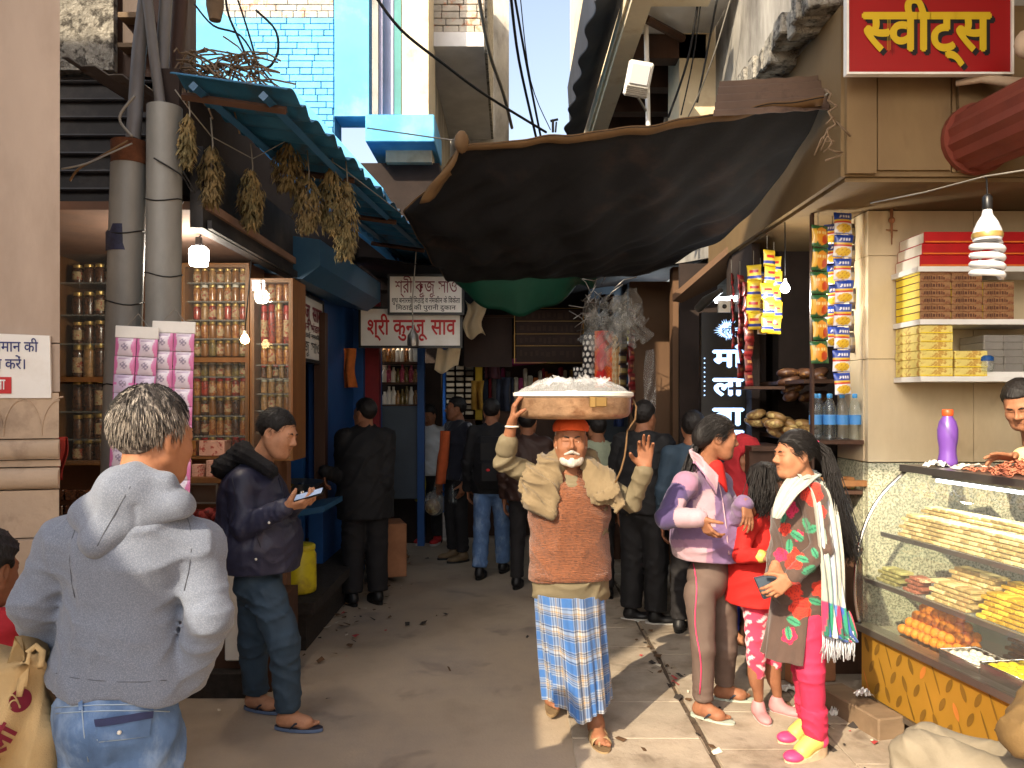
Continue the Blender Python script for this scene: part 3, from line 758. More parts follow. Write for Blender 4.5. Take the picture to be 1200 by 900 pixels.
mb=MB(); rs=random.Random(77); y=1.2
while y<8:
    d=rs.uniform(.05,.16); x=.968+.006*math.sin(y*5)+rs.uniform(-.004,.004); w=rs.uniform(.006,.017); mb.prism([(x-w,y),(x+w*rs.uniform(.6,1.2),y),(x+w,y+d),(x-w*rs.uniform(.6,1.2),y+d)],(0,0,-.02),(1,0,0),(0,1,0),(0,0,.026)); y+=d*rs.uniform(.98,1.02)
mat('gutter_dirt',S(86,72,58),.95,0,.35,25,.6,60); struct(mb,'gutter_strip','gutter_dirt')

# ================================================================= left side
u=V((-1,-.26,0)).normalized(); nb=V((.26,-1,0)).normalized(); c0=V((-1.755,3.1,0))   # pilaster: right edge c0, face runs along u
def strip(mb,z0,z1,pr,mi=0,L=1.6,round_=False):
    a=c0+V((0,0,z0)); d=.5
    if round_:
        n=8; poly=[(0,0)]+[(pr*math.sin(math.pi*i/n), (z1-z0)*(1-math.cos(math.pi*i/n))/2) for i in range(n+1)]+[(0,z1-z0)]
        mb.prism([(x,y) for x,y in poly],a-nb*0,nb,V((0,0,1)),u*L,mi)
    else:
        p=[a+nb*pr-u*0,a+nb*pr+u*L,a-nb*d+u*L,a+V((-.36,.48,0))]; q=[x+V((0,0,z1-z0)) for x in p]
        mb.add(p+q,[(0,3,2,1),(4,5,6,7),(0,1,5,4),(1,2,6,5),(2,3,7,6),(3,0,4,7)],mi)
t=root('beige_building',(-2.6,3,0),'beige painted corner pilaster with carved mouldings at the left edge','building')
mb=MB(); strip(mb,1.95,7.5,0); strip(mb,1.76,1.945,.0); part(mb,'wall','beige_paint',t)
mb=MB(); strip(mb,1.58,1.755,.012); strip(mb,1.50,1.575,.02,0,1.6,True); strip(mb,1.50,1.575,.006); strip(mb,1.47,1.495,-.01); strip(mb,1.385,1.465,.03,0,1.6,True); strip(mb,1.385,1.465,.004); strip(mb,1.2,1.38,.01); strip(mb,.0,1.195,.05)
for k in range(9):
    x=.03+k*.13
    for sg in(-1,1):
        for dd in(0,.012):
            pts=[c0+u*(x+.03+sg*(.075-dd)*(1-math.cos(a*math.pi/2/8)*1.0+.0))+V((0,0,1.59+(.15-dd)*math.sin(a*math.pi/2/8)))+nb*.013 for a in range(9)]
            mb.tube(pts,.0035,5)
part(mb,'moulding','beige_dirty',t,50)
# notice on the pilaster
a0=c0+u*.03+nb*.015+V((0,0,1.725)); s=root('notice_sign',a0,'white notice with blue lettering and a red block on beige pilaster','sign')
mb=MB(); tilt=V((0,0,1)); ux=-u
o=c0+u*1.0+nb*.02
mb.prism([(0,1.735),(.975,1.735),(.97,1.975),(0,2.0)],o,ux,tilt,-nb*.016); part(mb,'board','sign_white',s)
mb=MB(); on=o+nb*.0
right=.93
vs,fs,W=text2d(["अप","ने"," ","सामान"," ","की"],.012); w1=W*.046
letters(mb,["अप","ने"," ","सामान"," ","की"],on+ux*(right-w1)+tilt*1.912,ux,tilt,nb,width=w1,height=.058,bold=.012)
vs,fs,W=text2d(["रक्षा"," ",('h','स'),"वंय"," ","करें।"],.012); w2=W*.046
letters(mb,["रक्षा"," ",('h','स'),"वंय"," ","करें।"],on+ux*(right-.045-w2)+tilt*1.846,ux,tilt,nb,width=w2,height=.058,bold=.012); part(mb,'lettering','ink_blue',s)
mb=MB(); mb.prism([(.3,1.752),(.84,1.752),(.84,1.815),(.3,1.815)],on+nb*.004,ux,tilt,-nb*.003); part(mb,'red_block','ink_red',s)
mb=MB(); vs,fs,W=text2d(["अ","ि","च","ता"],.02); letters(mb,["अ","ि","च","ता"],on+ux*(.82-W*.036)+tilt*1.768+nb*.004,ux,tilt,nb,width=W*.036,height=.058,bold=.02); part(mb,'red_block_lettering','ink_white',s)

# rough wall, wooden bits and tin sheet above the pickle cabinets
mb=MB(); pbox(mb,40,-160,133,82,4.9,.4); one(mb,'rough_plaster_wall','plaster_rough','pitted grey cement wall high up behind the leaning pipes','wall')
mb=MB(); pbox(mb,134,-160,215,105,4.95,.2)
pbox(mb,138,14,172,20,4.85,.1,1); pbox(mb,138,50,172,55,4.85,.1,1); one(mb,'wooden_boarding',['wood_dark','wood_grey'],'brown weathered boarding between cement wall and thick pipe','boarding')
mb=MB()
mb.grid(lambda a,b:P(72+95*a,66+31*a,4.0+.0*b)+V((0,b*.9,b*.05+.012*math.sin(a*19))),12,4,0,.006)
one(mb,'tin_awning','tin_grey','grey tin sheet sloping over the dark shutter by the pilaster','awning')
mb=MB(); pbox(mb,40,90,250,283,4.95,.12)
for k in range(9): 
    y=96+k*21; mb.cyl(P(40,y,4.94),P(250,y,4.94),.012,n=6)
one(mb,'rolled_shutter','dark_sheet','dark closed shutter panel above the brown jars cabinet','shutter')

# shop with the pickle cabinets
t=root('pickle_shop',(-2.3,5.1,0),'open fronted shop lined with glass jar cabinets left of the lane','shop')
mb=MB(); mb.b2((-4.6,5.32,0),(-1.5,5.42,2.95)); mb.b2((-4.6,3.2,0),(-4.5,5.31,2.95)); part(mb,'wall','shop_warm',t)
mb=MB(); mb.b2((-4.4,3.75,2.62),(-1.42,5.31,2.66)); part(mb,'ceiling','shop_ceiling',t)
mb=MB(); mb.b2((-1.5,3.72,2.53),(-1.44,5.45,2.91)); mb.b2((-1.43,3.75,2.53),(-1.41,5.42,2.57)); part(mb,'fascia','dark_sheet',t)
mb=MB(); mb.b2((-1.66,3.74,2.70),(-1.56,8.0,3.28)); part(mb,'fascia_backing','shop_dark',t)
mb=MB(); mb.b2((-2.9,4.72,0),(-1.42,5.3,.5)); mb.b2((-2.9,4.72,.505),(-1.9,5.3,.93))
part(mb,'counter','wood_dark',t)
mb=MB(); pbox(mb,263,650,292,775,4.68,.03,0,.008); part(mb,'front_panel','white_paint',t)
mb=MB(); pbox(mb,205,560,262,566,4.7,.3); pbox(mb,205,640,262,646,4.7,.3); pbox(mb,205,535,280,538,4.86,.35); part(mb,'shelf','wood_frame',t)
mb=MB(); mb.b2((-4.5,4.62,-.05),(-1.45,5.3,.14)); part(mb,'step','grime',t)

# cabinets
def cabinet(x0,y0,x1,y1,Y,rails,label,depth=.3):
    t=root('jar_cabinet',P((x0+x1)/2,y1,Y+depth/2),label,'cabinet')
    a=P(x0,y1,Y); b=P(x1,y0,Y); w=.025
    mb=MB()
    mb.b2((a.x,Y,a.z),(a.x+w,Y+depth,b.z)); mb.b2((b.x-w,Y,a.z),(b.x,Y+depth,b.z)); mb.b2((a.x+w,Y,b.z-w),(b.x-w,Y+depth,b.z)); mb.b2((a.x+w,Y,a.z),(b.x-w,Y+depth,a.z+w))
    for r in rails: z=GZ(r,Y); mb.b2((a.x+w,Y+.002,z-.018),(b.x-w,Y+depth-.002,z+.012))
    part(mb,'frame','wood_frame',t)
    mb=MB(); mb.b2((a.x+w,Y+depth-.02,a.z+w),(b.x-w,Y+depth-.005,b.z-w)); part(mb,'back_panel','shop_warm',t)
    return t,a,b
def cab_shelves(t,ys,x0,x1,Y,depth,lab='shelf'):
    for y in ys:
        mb=MB(); z=GZ(y,Y); mb.b2((GX(x0,Y)+.027,Y+.03,z-.008),(GX(x1,Y)-.027,Y+depth-.022,z)); part(mb,'shelf','pane_shelf',t)
glassmat('pane_shelf',(.9,.94,.89),.9,.03,.2)
CAB=[]
c1,_,_=cabinet(212,308,292,540,4.9,[421],'wooden glass cabinet of pickle jars right of the two steel poles'); cab_shelves(c1,[330,352,374,396,441,464,487,511],212,292,4.9,.3)
c2,_,_=cabinet(293,326,343,540,4.8,[],'narrow glass cabinet with red and orange jars beside phone man'); cab_shelves(c2,[352,402,427,443,461,481,507],293,343,4.8,.3)
c3,_,_=cabinet(60,290,136,545,4.9,[444],'dim glass cabinet with brown jars between pilaster and steel pole'); cab_shelves(c3,[330,368,402,482,515],60,136,4.9,.3)
for t,(x0,y0,x1,y1,Y) in((c1,(214,310,290,418,4.89)),(c1,(214,425,290,538,4.89)),(c2,(295,328,341,538,4.79)),(c3,(62,292,134,440,4.89)),(c3,(62,450,134,543,4.89))):
    mb=MB(); pbox(mb,x0,y0,x1,y1,Y,.004); part(mb,'pane','pane',t)

# two steel poles with loose wires
def pole(x,ytop,ybot_x,Y,label,r):
    t=root('steel_pole',(GX(ybot_x,Y),Y,0),label,'pole')
    a=V((GX(ybot_x,Y),Y,0)); b=P(x,ytop,Y); mb=MB(); mb.tube([a,a.lerp(b,.5),b],r,24); part(mb,'shaft','galvanised',t,50)
    for zf in(.62,.75,.86): 
        mb=MB(); c=a.lerp(b,zf); mb.tube([c+V((math.cos(q)*(r+.003),math.sin(q)*(r+.003),.012*math.sin(2*q+zf*9))) for q in np.linspace(0,2*math.pi,17)],.0032,5); part(mb,'wire_tie','black_cable',t,180)
    return t,a,b
t1,a1,b1=pole(152,170,128,3.62,'grey steel pole with blue poster scrap, nearer the pilaster',.077)
mb=MB(); mb.cyl(b1-V((0,0,.09)),b1+V((0,0,.012)),.0795,n=24); part(mb,'rusty_rim','rust',t1,50)
t2,a2,b2_=pole(193,126,188,3.6,'grey steel pole behind the pink sachet sheets, ending under thin pipes',.076)
mb=MB()
for ang in range(0,10):
    q=-2.3+ang*.17; 
mb.grid(lambda a,b:V((a1.lerp(b1,.77).x+.079*math.cos(-2.75+a*1.9),3.62+.079*math.sin(-2.75+a*1.9),GZ(296-b*(22 if a<.5 else 30),3.62)+.0)),10,2,0,.001)
mat('poster_navy',S(36,40,66),.6,0,.4,30,.1,40); part(mb,'poster_scrap','poster_navy',t1)
for i,(pts,r,lab) in enumerate(((((193,160,3.66),(181,70,3.72),(168,-40,3.78)),.024,'thin grey pipe leaning left across the others above the poles'),
      (((156,165,3.6),(163,60,3.75),(178,-60,3.85)),.032,'grey pipe rising from the rusty rimmed pole'),
      (((188,130,3.75),(192,40,3.82),(199,-60,3.9)),.03,'straight grey pipe rising behind the leaning pipe'))):
    mb=MB(); mb.tube([P(*p) for p in pts],r,12); one(mb,'service_pipe','pipe_grey',lab,'pipe',smooth=60)
mb=MB(); mb.tube([P(203,125,4.0)+V((0,0,-.3)),P(207,60,4.0),P(214,-60,4.05)],.04,9); one(mb,'timber_post','wood_dark','dark rough timber post right of the thin pipes','post',smooth=60)
mb=MB(); mb.tube([P(252,-30,4.2),P(252,8,4.2),P(252,24,4.2)],[.045,.045,.03],10); one(mb,'hanging_pipe_stub','wood_grey','short grey brown stub hanging at top among cables','stub',smooth=60)
# corrugated blue tin roof
t=root('blue_tin_roof',(-1.2,3.4,2.9),'blue corrugated tin roof sloping over the left shopfront','roof')
Y0,Y1=3.42,8.0
def eave(v): return V((-.965+.345*v,Y0+(Y1-Y0)*v,3.06+.0*v))
def roofpt(a,v,dz=0):
    e=eave(v); ph=v*46*math.pi
    return V((e.x-.5*(1-a)+.012*math.sin(v*57)*(a>.98),e.y,e.z+.07*(1-a)+.018*math.sin(ph)+dz))
mb=MB(); mb.grid(lambda a,v:roofpt(a,v),6,276,0,.004); part(mb,'sheet','tin_blue',t,80)
for off in(.1,.4):
    mb=MB(); pts=[roofpt(1-off/.5,v,-.045) for v in(0,.25,.5,.75,1)]
    for p,q in zip(pts,pts[1:]): mb.cyl(p,q,.022,n=4)
    part(mb,'purlin','fascia_blue',t)
for v in(.02,.26,.5,.74,.97): mb=MB(); mb.cyl(roofpt(.02,v,-.07),roofpt(.93,v,-.07),.018,n=4); part(mb,'rafter','wood_dark',t)
# rough ledge of thatch and earth above the roof end
mb=MB(); rs=random.Random(9)
mb.grid(lambda a,b:P(205+125*a,100-(60*(1-a)**1.3)*b-2*b,3.9)+V((0,.55*b,0))+V((rs.uniform(-1,1),rs.uniform(-1,1),rs.uniform(-1,1)))*.02,18,8,0,.05)
for _ in range(130):
    p=P(rs.uniform(205,300),rs.uniform(60,104),3.85); d=V((rs.gauss(.5,.5),rs.gauss(-.3,.3),rs.gauss(-.4,.4)))*.16; mb.tube([p,p+d*.5+V((0,0,.02)),p+d],.0045,4)
one(mb,'earthen_ledge','wood_grey','brown crumbling ledge with twigs above the blue tin roof','ledge')

# dried leaf bundles on a line
mat('dry_leaf',S(122,104,70),.9,0,.4,20,.3,60,col2=S(92,82,50),c2s=11,c2f=(.45,.6))
mat('dry_leaf_green',S(104,94,62),.9,0,.4,20,.3,60,col2=S(138,116,76),c2s=11,c2f=(.45,.6))
def leaf_bundle(px,py,Y,h,w,label,m,seed):
    rs=random.Random(seed); t=root('dried_leaf_bundle',P(px,py+h,Y),label,'dried leaves','dried leaf bundles under the tin roof')
    top=P(px,py,Y); H=h/F*Y; W=w/F*Y; mb=MB()
    n=int(340*H/.28)
    for _ in range(n):
        f=rs.random()**.8; a=rs.uniform(0,6.3); rad=W*.40*(.2+.8*math.sin(min(1,f*1.1)*math.pi*.86))*rs.uniform(.4,1); p=top+V((math.cos(a)*rad,math.sin(a)*rad,-f*H*.85))
        l=rs.uniform(.035,.07); d=V((math.cos(a)*.28+rs.gauss(0,.12),math.sin(a)*.28+rs.gauss(0,.12),-1)).normalized()*l; sd=V((-math.sin(a),math.cos(a),rs.uniform(-.6,.6)))*rs.uniform(.004,.0085); k=V((rs.uniform(-1,1),rs.uniform(-1,1),0))*.012
        mid=p+d*.5+k; e=p+d+k*rs.uniform(-1,1)*2
        mb.add([p,mid+sd,e,mid-sd,mid+V((math.cos(a),math.sin(a),0))*.006],[(0,1,4),(1,2,4),(2,3,4),(3,0,4)])
    part(mb,'leaves',m,t,180)
    mb=MB(); mb.tube([top+V((0,0,.12)),top+V((.01,0,0)),top-V((0,0,H*.5))],.004,5); part(mb,'string','grey_wire',t,180)
for i,(px,py,Y,h,w,lab,m) in enumerate(((220,132,3.56,66,20,'slim bundle of dried leaves beside the right steel pole','dry_leaf_green'),(247,168,3.72,76,32,'yellowish dried leaf bundle second from the steel pole','dry_leaf'),
      (294,196,4.05,76,36,'loose greenish dried leaf bundle hanging lowest in the middle','dry_leaf_green'),(338,166,4.3,62,52,'broad tawny dried leaf bundle hanging at the top','dry_leaf'),(360,202,4.3,76,40,'dried leaf bundle below the broad tawny one','dry_leaf'),
      (388,194,4.45,86,42,'thick dried leaf bundle left of the longest one','dry_leaf_green'),(405,210,4.5,104,38,'longest dried leaf bundle at the right end of the line','dry_leaf_green'))):
    leaf_bundle(px,py,Y,h,w,lab,m,20+i)
mb=MB(); mb.tube([P(205,105,3.5),P(222,128,3.56),P(248,160,3.72),P(296,186,4.05),P(345,160,4.3),P(405,200,4.5),P(470,250,5.2)],.003,5); one(mb,'hanging_line','grey_wire','thin line carrying the dried leaf bundles','line',smooth=180)

# blue shop next door
t=root('blue_shop',(-1.9,6.6,0),'blue painted snack shop with lit recess behind the man in black','shop')
mb=MB(); mb.b2((-1.72,6.76,0),(-1.6,8.05,3.0)); mb.b2((-3.2,8.055,0),(-1.5,8.15,3.0)); part(mb,'wall','shop_blue',t)
mb=MB(); mb.b2((-3.2,6.6,0),(-1.725,6.66,3.0)); mb.b2((-2.9,5.46,.0),(-2.85,6.59,3.0)); mb.b2((-2.84,5.46,1.02),(-1.9,5.5,2.6)); part(mb,'recess','shop_blue',t)
mb=MB(); mb.b2((-1.64,6.62,.9),(-1.55,6.72,2.45)); part(mb,'post','wood_dark',t)
mb=MB(); e1=V((-1.5,5.2,2.56)); 
mb.prism([(-.34,.0),(-.02,-.06),(.1,.03),(.1,.2),(-.34,.26)],(-1.36,5.25,2.58),(1,0,0),(0,0,1),(0.05,2.1,.02)); part(mb,'shutter_box','fascia_blue',t)
mb=MB(); mb.b2((-2.9,5.46,2.62),(-1.7,8.0,2.68)); part(mb,'soffit','fascia_blue',t)
mb=MB(); mb.b2((-2.6,5.0,0),(-1.62,8.0,.34)); mb.b2((-1.615,5.45,.26),(-1.35,7.6,.34)); mb.b2((-1.615,5.5,.0),(-1.42,7.6,.255)); part(mb,'step','grime',t)
mb=MB(); mb.b2((-2.55,5.6,1.0),(-1.66,6.5,1.05),1); mb.b2((-1.82,5.7,.345),(-1.7,6.45,.995),0); part(mb,'counter',['shop_blue','black_plastic'],t)
# left facing sign of the blue shop
o=V((-1.585,6.72,2.07)); s=root('side_sign',o,'white lettered sign board on the wall above the blue recess','sign')
ux,nz=V((0,-1,0)),V((1,0,0)); ux=V((0,1,0))
mb=MB(); mb.b2((-1.66,5.84,2.05),(-1.6,6.74,2.53)); part(mb,'board','sign_white',s)
mb=MB()
for lo,hi in(((-1.655,5.81,2.02),(-1.59,5.838,2.56)),((-1.655,6.742,2.02),(-1.59,6.77,2.56)),((-1.655,5.839,2.02),(-1.59,6.741,2.048)),((-1.655,5.839,2.532),(-1.59,6.741,2.56))): mb.b2(lo,hi)
part(mb,'frame','black_plastic',s)
o=V((-1.598,5.86,0)); z=V((0,0,1)); nn=V((1,0,0)); mb=MB()
letters(mb,["कुंजू"," ","साव"],o+ux*.14+z*2.36,ux,z,nn,width=.7,height=.17,bold=.035); letters(mb,["मिठान"," ","भंडार"],o+ux*.06+z*2.27,ux,z,nn,width=.74,height=.085,bold=.02); part(mb,'lettering','ink_maroon',s)
mb=MB(); letters(mb,["शुध"," ","मठाई"," ","नमकीन"],o+ux*.05+z*2.215,ux,z,nn,width=.76,height=.05,bold=.015); letters(mb,["কুজু"," ","সাও"],o+ux*.12+z*2.1,ux,z,nn,width=.66,height=.13,bold=.005); part(mb,'small_lettering','ink_black',s)
# sign boards hung across the left of the lane
def hung_sign(px0,py0,px1,py1,Y,label,fr='black_plastic'):
    s=root('hung_sign',P((px0+px1)/2,py1,Y),label,'sign'); mb=MB(); pbox(mb,px0,py0,px1,py1,Y,.05); part(mb,'board','sign_white',s)
    a=P(px0,py1,Y); b=P(px1,py0,Y); f=.022; mb=MB()
    for lo,hi in(((a.x-f,Y-.01,a.z-f),(a.x-.001,Y+.055,b.z+f)),((b.x+.001,Y-.01,a.z-f),(b.x+f,Y+.055,b.z+f)),((a.x-.001,Y-.01,a.z-f),(b.x+.001,Y+.055,a.z-.001)),((a.x-.001,Y-.01,b.z+.001),(b.x+.001,Y+.055,b.z+f))): mb.b2(lo,hi)
    part(mb,'frame',fr,s); return s
X=V((1,0,0)); Z=V((0,0,1)); NY=V((0,-1,0))
s=hung_sign(423,362,539,405,7.52,'wide white sign with bold red lettering, hung below the smaller board'); mb=MB()
letters(mb,["श्री"," ","कु",('h','न'),"जू"," ","साव"],P(430,392,7.52),X,Z,NY,width=104/F*7.5,height=.215,bold=.024); part(mb,'lettering','ink_red',s)
s=hung_sign(457,324,541,366,7.4,'smaller white board hung in front of the wide red lettered sign'); mb=MB()
letters(mb,["শ্রী"," ","কুজু"," ","সাও"],P(463,343,7.4),X,Z,NY,width=72/F*7.4,height=.17,bold=.006); part(mb,'lettering','ink_maroon',s)
mb=MB(); letters(mb,["शुध"," ","बनारसी"," ","िमठाई"," ","व"," ","नमकीन"," ","के"," ","िवकेता"],P(459,355,7.4),X,Z,NY,width=80/F*7.4,height=.07,bold=.012)
letters(mb,["िमठाई"," ","की"," ","पुरानी"," ","दुकान"],P(464,363,7.4),X,Z,NY,width=70/F*7.4,height=.06,bold=.012); part(mb,'small_lettering','ink_black',s)
mb=MB(); mb.tube([P(484,380,7.3),P(483,356,7.3),P(488,290,7.2)],.006,6); 
mb.lathe([(.0,0),(.05,.0),(.056,.04),(.05,.1),(.03,.13),(.012,.16),(.01,.2)],P(484,406,7.3),12); one(mb,'hanging_lamp','steel_dull','unlit grey lamp hanging on a cord before the red lettered sign','lamp',smooth=60)

# far left shopfront: red post, bottle shelves, slate panel, blue passage
t=root('bottle_shop',(-1.35,9,0),'small shop with shelves of bottles above a slate coloured panel','shop')
mb=MB(); pbox(mb,424,330,444,600,8.3,.12); part(mb,'post','post_red',t)
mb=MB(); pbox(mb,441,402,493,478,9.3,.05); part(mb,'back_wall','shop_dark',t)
mb=MB(); pbox(mb,447,476,491,585,8.9,.06,0,.01); part(mb,'panel','panel_slate',t)
mb=MB()
for y in(424,448,474): pbox(mb,445,y,489,y+2.5,8.95,.32)
part(mb,'shelf','wood_dark',t)
mb=MB(); pbox(mb,489,395,497,640,8.8,.1); pbox(mb,410,395,446,640,8.6,.1); part(mb,'door_post','shop_blue',t)
t=root('far_passage',(-1.1,10.8,0),'narrow blue passage with one lit tube behind the far shops','passage')
mb=MB(); pbox(mb,480,400,540,700,12.2,.1); part(mb,'wall','shop_blue',t)
mb=MB(); mb.cyl(P(498,462,12.0),P(498,484,12.0),.02,n=8); mb.ball(P(491,465,12.0),.05,10); part(mb,'lamp','tube_lit',t,60)

# ================================================================= end of the lane
t=root('end_building',(.5,11.6,0),'dark building closing the far end of the covered lane','building')
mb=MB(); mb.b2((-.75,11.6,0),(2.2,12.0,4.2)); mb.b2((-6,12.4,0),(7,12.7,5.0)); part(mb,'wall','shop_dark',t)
t=root('goods_rack',(-.68,10.1,0),'tall rack of silver packets with a yellow post at the lane end','rack')
mb=MB(); pbox(mb,522,405,556,492,10.3,.05); part(mb,'back_panel','shop_dark',t)
mb=MB(); pbox(mb,557,410,565,500,10.0,.12); part(mb,'post','post_yellow',t)
mb=MB(); pbox(mb,523,492,566,640,10.0,.4); part(mb,'counter','wood_dark',t)
# dark boards with gold frame hung over the lane
s=root('gold_framed_board',P(643,425,8.6),'dark board ruled with thin gold lines, hanging right of the other dark board','board')
mb=MB(); pbox(mb,605,363,682,424,8.6,.04); part(mb,'board','board_brown',s)
mb=MB()
for y in(361,376,391,405,425): pbox(mb,603,y,684,y+.5,8.58,.012)
for x in(602.5,683): pbox(mb,x,361,x+1.0,426,8.58,.02)
part(mb,'trim','gold_trim',s)
mb=MB()
rs=random.Random(14)
for i,y in enumerate((373,388,402,418)):
    x=609
    while x<674: w=rs.uniform(2,6); pbox(mb,x,y-rs.uniform(5,8),x+w,y+rs.uniform(-2,1),8.598,.001); x+=w+rs.uniform(1.5,5)
mat('ink_bronze',S(66,46,38),.6,.1,.1,5,0); part(mb,'lettering','ink_bronze',s)
mb=MB(); pbox(mb,544,372,600,430,8.8,.05); pbox(mb,541,369,603,372,8.78,.07,1); one(mb,'dark_signboard',['board_brown','wood_dark'],'plain dark brown board hanging beside the gold lined board','board')
mb=MB(); mb.grid(lambda a,b:P(545+22*a+3*math.sin(b*7),352+42*b+4*math.sin(a*6),8.3)+V((0,.03*math.sin(a*9),0)),8,8,0,.003); one(mb,'pale_cloth','cream_paint','pale cloth hanging behind the corner of the red lettered sign','cloth',smooth=180)
mb=MB(); mb.grid(lambda a,b:P(513+28*a-4*b,405+28*b+5*math.sin(a*5),8.2)+V((0,.03*math.sin(a*9),0)),8,8,0,.003); one(mb,'pale_rag','cream_paint','small pale rag drooping beneath the red lettered sign','rag',smooth=180)
# ================================================================= tarpaulins over the lane
C00,C10=P(541,172,4.95),P(966,113,4.36); C01,C11=P(524,330,6.7),P(760,322,6.85)
def tarp(a,b):
    p=C00.lerp(C10,a).lerp(C01.lerp(C11,a),b)
    sag=-.2*math.sin(math.pi*b)*(.35+.65*math.sin(math.pi*a))*(1) -.10*math.sin(math.pi*a)*(1-b)*.2
    rip=.022*abs(math.sin(a*9+b*7))*b*(1-b)*4-.03*abs(math.sin((a-b)*8+.6))*b*(1-b)*2+.02*math.sin(a*31-b*11)+.014*math.sin(b*23+a*9)+.012*math.sin(a*53+b*31)
    return p+V((-.36*max(0,1-abs(b-.36)/(.36 if b<.36 else .64))**1.1*(1-a)**3+.22*math.sin(math.pi*b)*a**3,0,sag+rip*(.3+math.sin(math.pi*b)*.7)))
t=root('black_tarpaulin',(.8,5,2.9),'large black tarpaulin with brown hem stretched across the lane','tarpaulin')
mb=MB(); mb.grid(tarp,64,54,0,.004); part(mb,'sheet','tarp_black',t,180)
mb=MB(); mb.grid(lambda a,b:tarp(a,b*.018)+V((0,-.004,.004-.02*b)),64,2,0,.002)
mb.grid(lambda a,b:tarp(b*.01,a)+V((-.012,0,.004)),54,2,0,.004); part(mb,'hem','tarp_hem',t,180)
mb=MB(); q=tarp(0,0); mb.ball(q+V((0,0,.03)),.06,10,0,(.8,.8,1.2)); mb.grid(lambda a,b:q+V((-.02-.26*a*b+.02*math.sin(b*6),.35*b*.6,-.1*b-.22*a*b+.03*math.sin(a*7))),8,10,0,.004); part(mb,'knotted_corner','tarp_hem',t,180)
mb=MB(); mb.tube([tarp(0,0)+V((0,-.01,.03)),P(500,160,5.2),P(430,150,5.6)],.005,5); part(mb,'rope','grey_wire',t,180); mb=MB(); mb.tube([tarp(1,0),P(985,98,5.0)],.006,5); part(mb,'rope','grey_wire',t,180)
mb=MB(); mb.grid(lambda a,b:V((-1.55+3.6*a,7.2+4.9*b,3.02+.12*math.sin(math.pi*b)-.1*math.sin(math.pi*a)+.02*math.sin(a*21+b*9))),30,30,0,.004); one(mb,'rear_shade_tarpaulin','tarp_black','second dark tarpaulin covering the lane beyond the large black one','tarpaulin',smooth=180)  # out of sight behind the near sheet, added to darken the far lane
D00,D10=P(527,312,6.78),P(700,322,6.95); 
mb=MB(); mb.grid(lambda a,b:D00.lerp(D10,a)+V((0,.2*b,-(.08+.28*math.sin(math.pi*min(1,a*1.15))**.8)*b+.02*math.sin(a*23)*b)),30,10,0,.003); one(mb,'green_tarpaulin','tarp_green','green tarpaulin swag hanging under the black one','tarpaulin',smooth=180)

# ================================================================= upper buildings, left
t=root('blue_building',(-2.8,9.3,0),'light blue painted brick house above the tin roof','building')
mb=MB(); Yb=9.2
pbox(mb,392,-220,432,136,Yb,.4); part(mb,'wall','blue_paint',t)
mb=MB(); rs=random.Random(4); y=-100; mb.b2((GX(60,Yb),Yb+.03,3.0),(GX(391.5,Yb),Yb+.4,GZ(-220,Yb)),2); row=0
while y<150:
    hgt=7.6+rs.uniform(-.6,.6); x=120-rs.uniform(0,30)
    while x<389:
        w=rs.uniform(24,32) if row%3 else rs.uniform(12,17); x1=min(x+w,391); pr=rs.uniform(0,.012); a=P(x+rs.uniform(.2,.7),y+hgt-rs.uniform(.3,.8),Yb+.02-pr); b=P(x1-.4,y+.2,Yb+.02-pr)
        mb.b2((a.x,Yb+.02-pr,a.z),(b.x,Yb+.06,b.z),0 if y<16 else 1,.004); x=x1
    y+=hgt; row+=1
part(mb,'brickwork',['brick_pale','blue_brick','mortar_blue'],t)
mb=MB(); A_,B_=P(214,-40,7.2),P(352,120,7.2); d=V((0,1.6,0)); mb.prism([(0,0),(1.9,-2.1),(1.9,-2.6),(-.8,-.4)],P(195,-60,7.0),V((1,0,0)),V((0,0,1)),V((0,1.9,0))); part(mb,'stair_slab','blue_paint',t)
mb=MB(); pbox(mb,444,-220,448,134,9.0,.3); pbox(mb,462,-220,470,134,8.98,.3,1); pbox(mb,471,-220,476,134,8.9,.4,2); pbox(mb,436,-220,443,134,8.95,.3,3); pbox(mb,449,-220,461,134,9.12,.1,0); part(mb,'door',['window_violet','window_green','cream_paint','plaster_grey'],t)
mb=MB(); pbox(mb,476,-220,502,134,8.9,.8); part(mb,'column','cream_paint',t)
mb=MB(); pbox(mb,428,134,509,166,8.6,.9,0,.01); part(mb,'parapet','blue_paint',t)
mb=MB(); pbox(mb,452,168,506,190,8.9,.3); part(mb,'lintel','cream_paint',t)
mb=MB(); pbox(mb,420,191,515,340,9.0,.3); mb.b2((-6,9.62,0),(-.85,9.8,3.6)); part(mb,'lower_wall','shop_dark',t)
t=root('grey_balcony_house',(-.6,11,4),'grey concrete house with a deep projecting slab above the lane','building')
mb=MB(); mb.b2((-1.02,9.5,5.93),(-.335,12.9,6.1)); part(mb,'slab','soffit_grey',t)
mb=MB(); rs=random.Random(8); z=6.105
while z<8:
    x=-1.02
    while x<-.35:
        w=rs.uniform(.18,.26); x1=min(x+w,-.335); mb.b2((x+.004,9.5+rs.uniform(0,.015),z),(x1-.004,9.7,z+.075),0,.006); x=x1
    z+=.083
mb.b2((-1.0,9.56,6.105),(-.36,9.75,8),1); mb.b2((-.335,9.7,5.935),(-.3,12.9,8),2); part(mb,'brickwork',['brick_pale','mortar','plaster_rough'],t)
mb=MB(); mb.b2((-1.06,9.62,2.9),(-1.0,12.9,5.925)); mb.b2((-1.1,12.95,2.9),(-.05,13.2,8.4)); part(mb,'wall','plaster_grey',t)
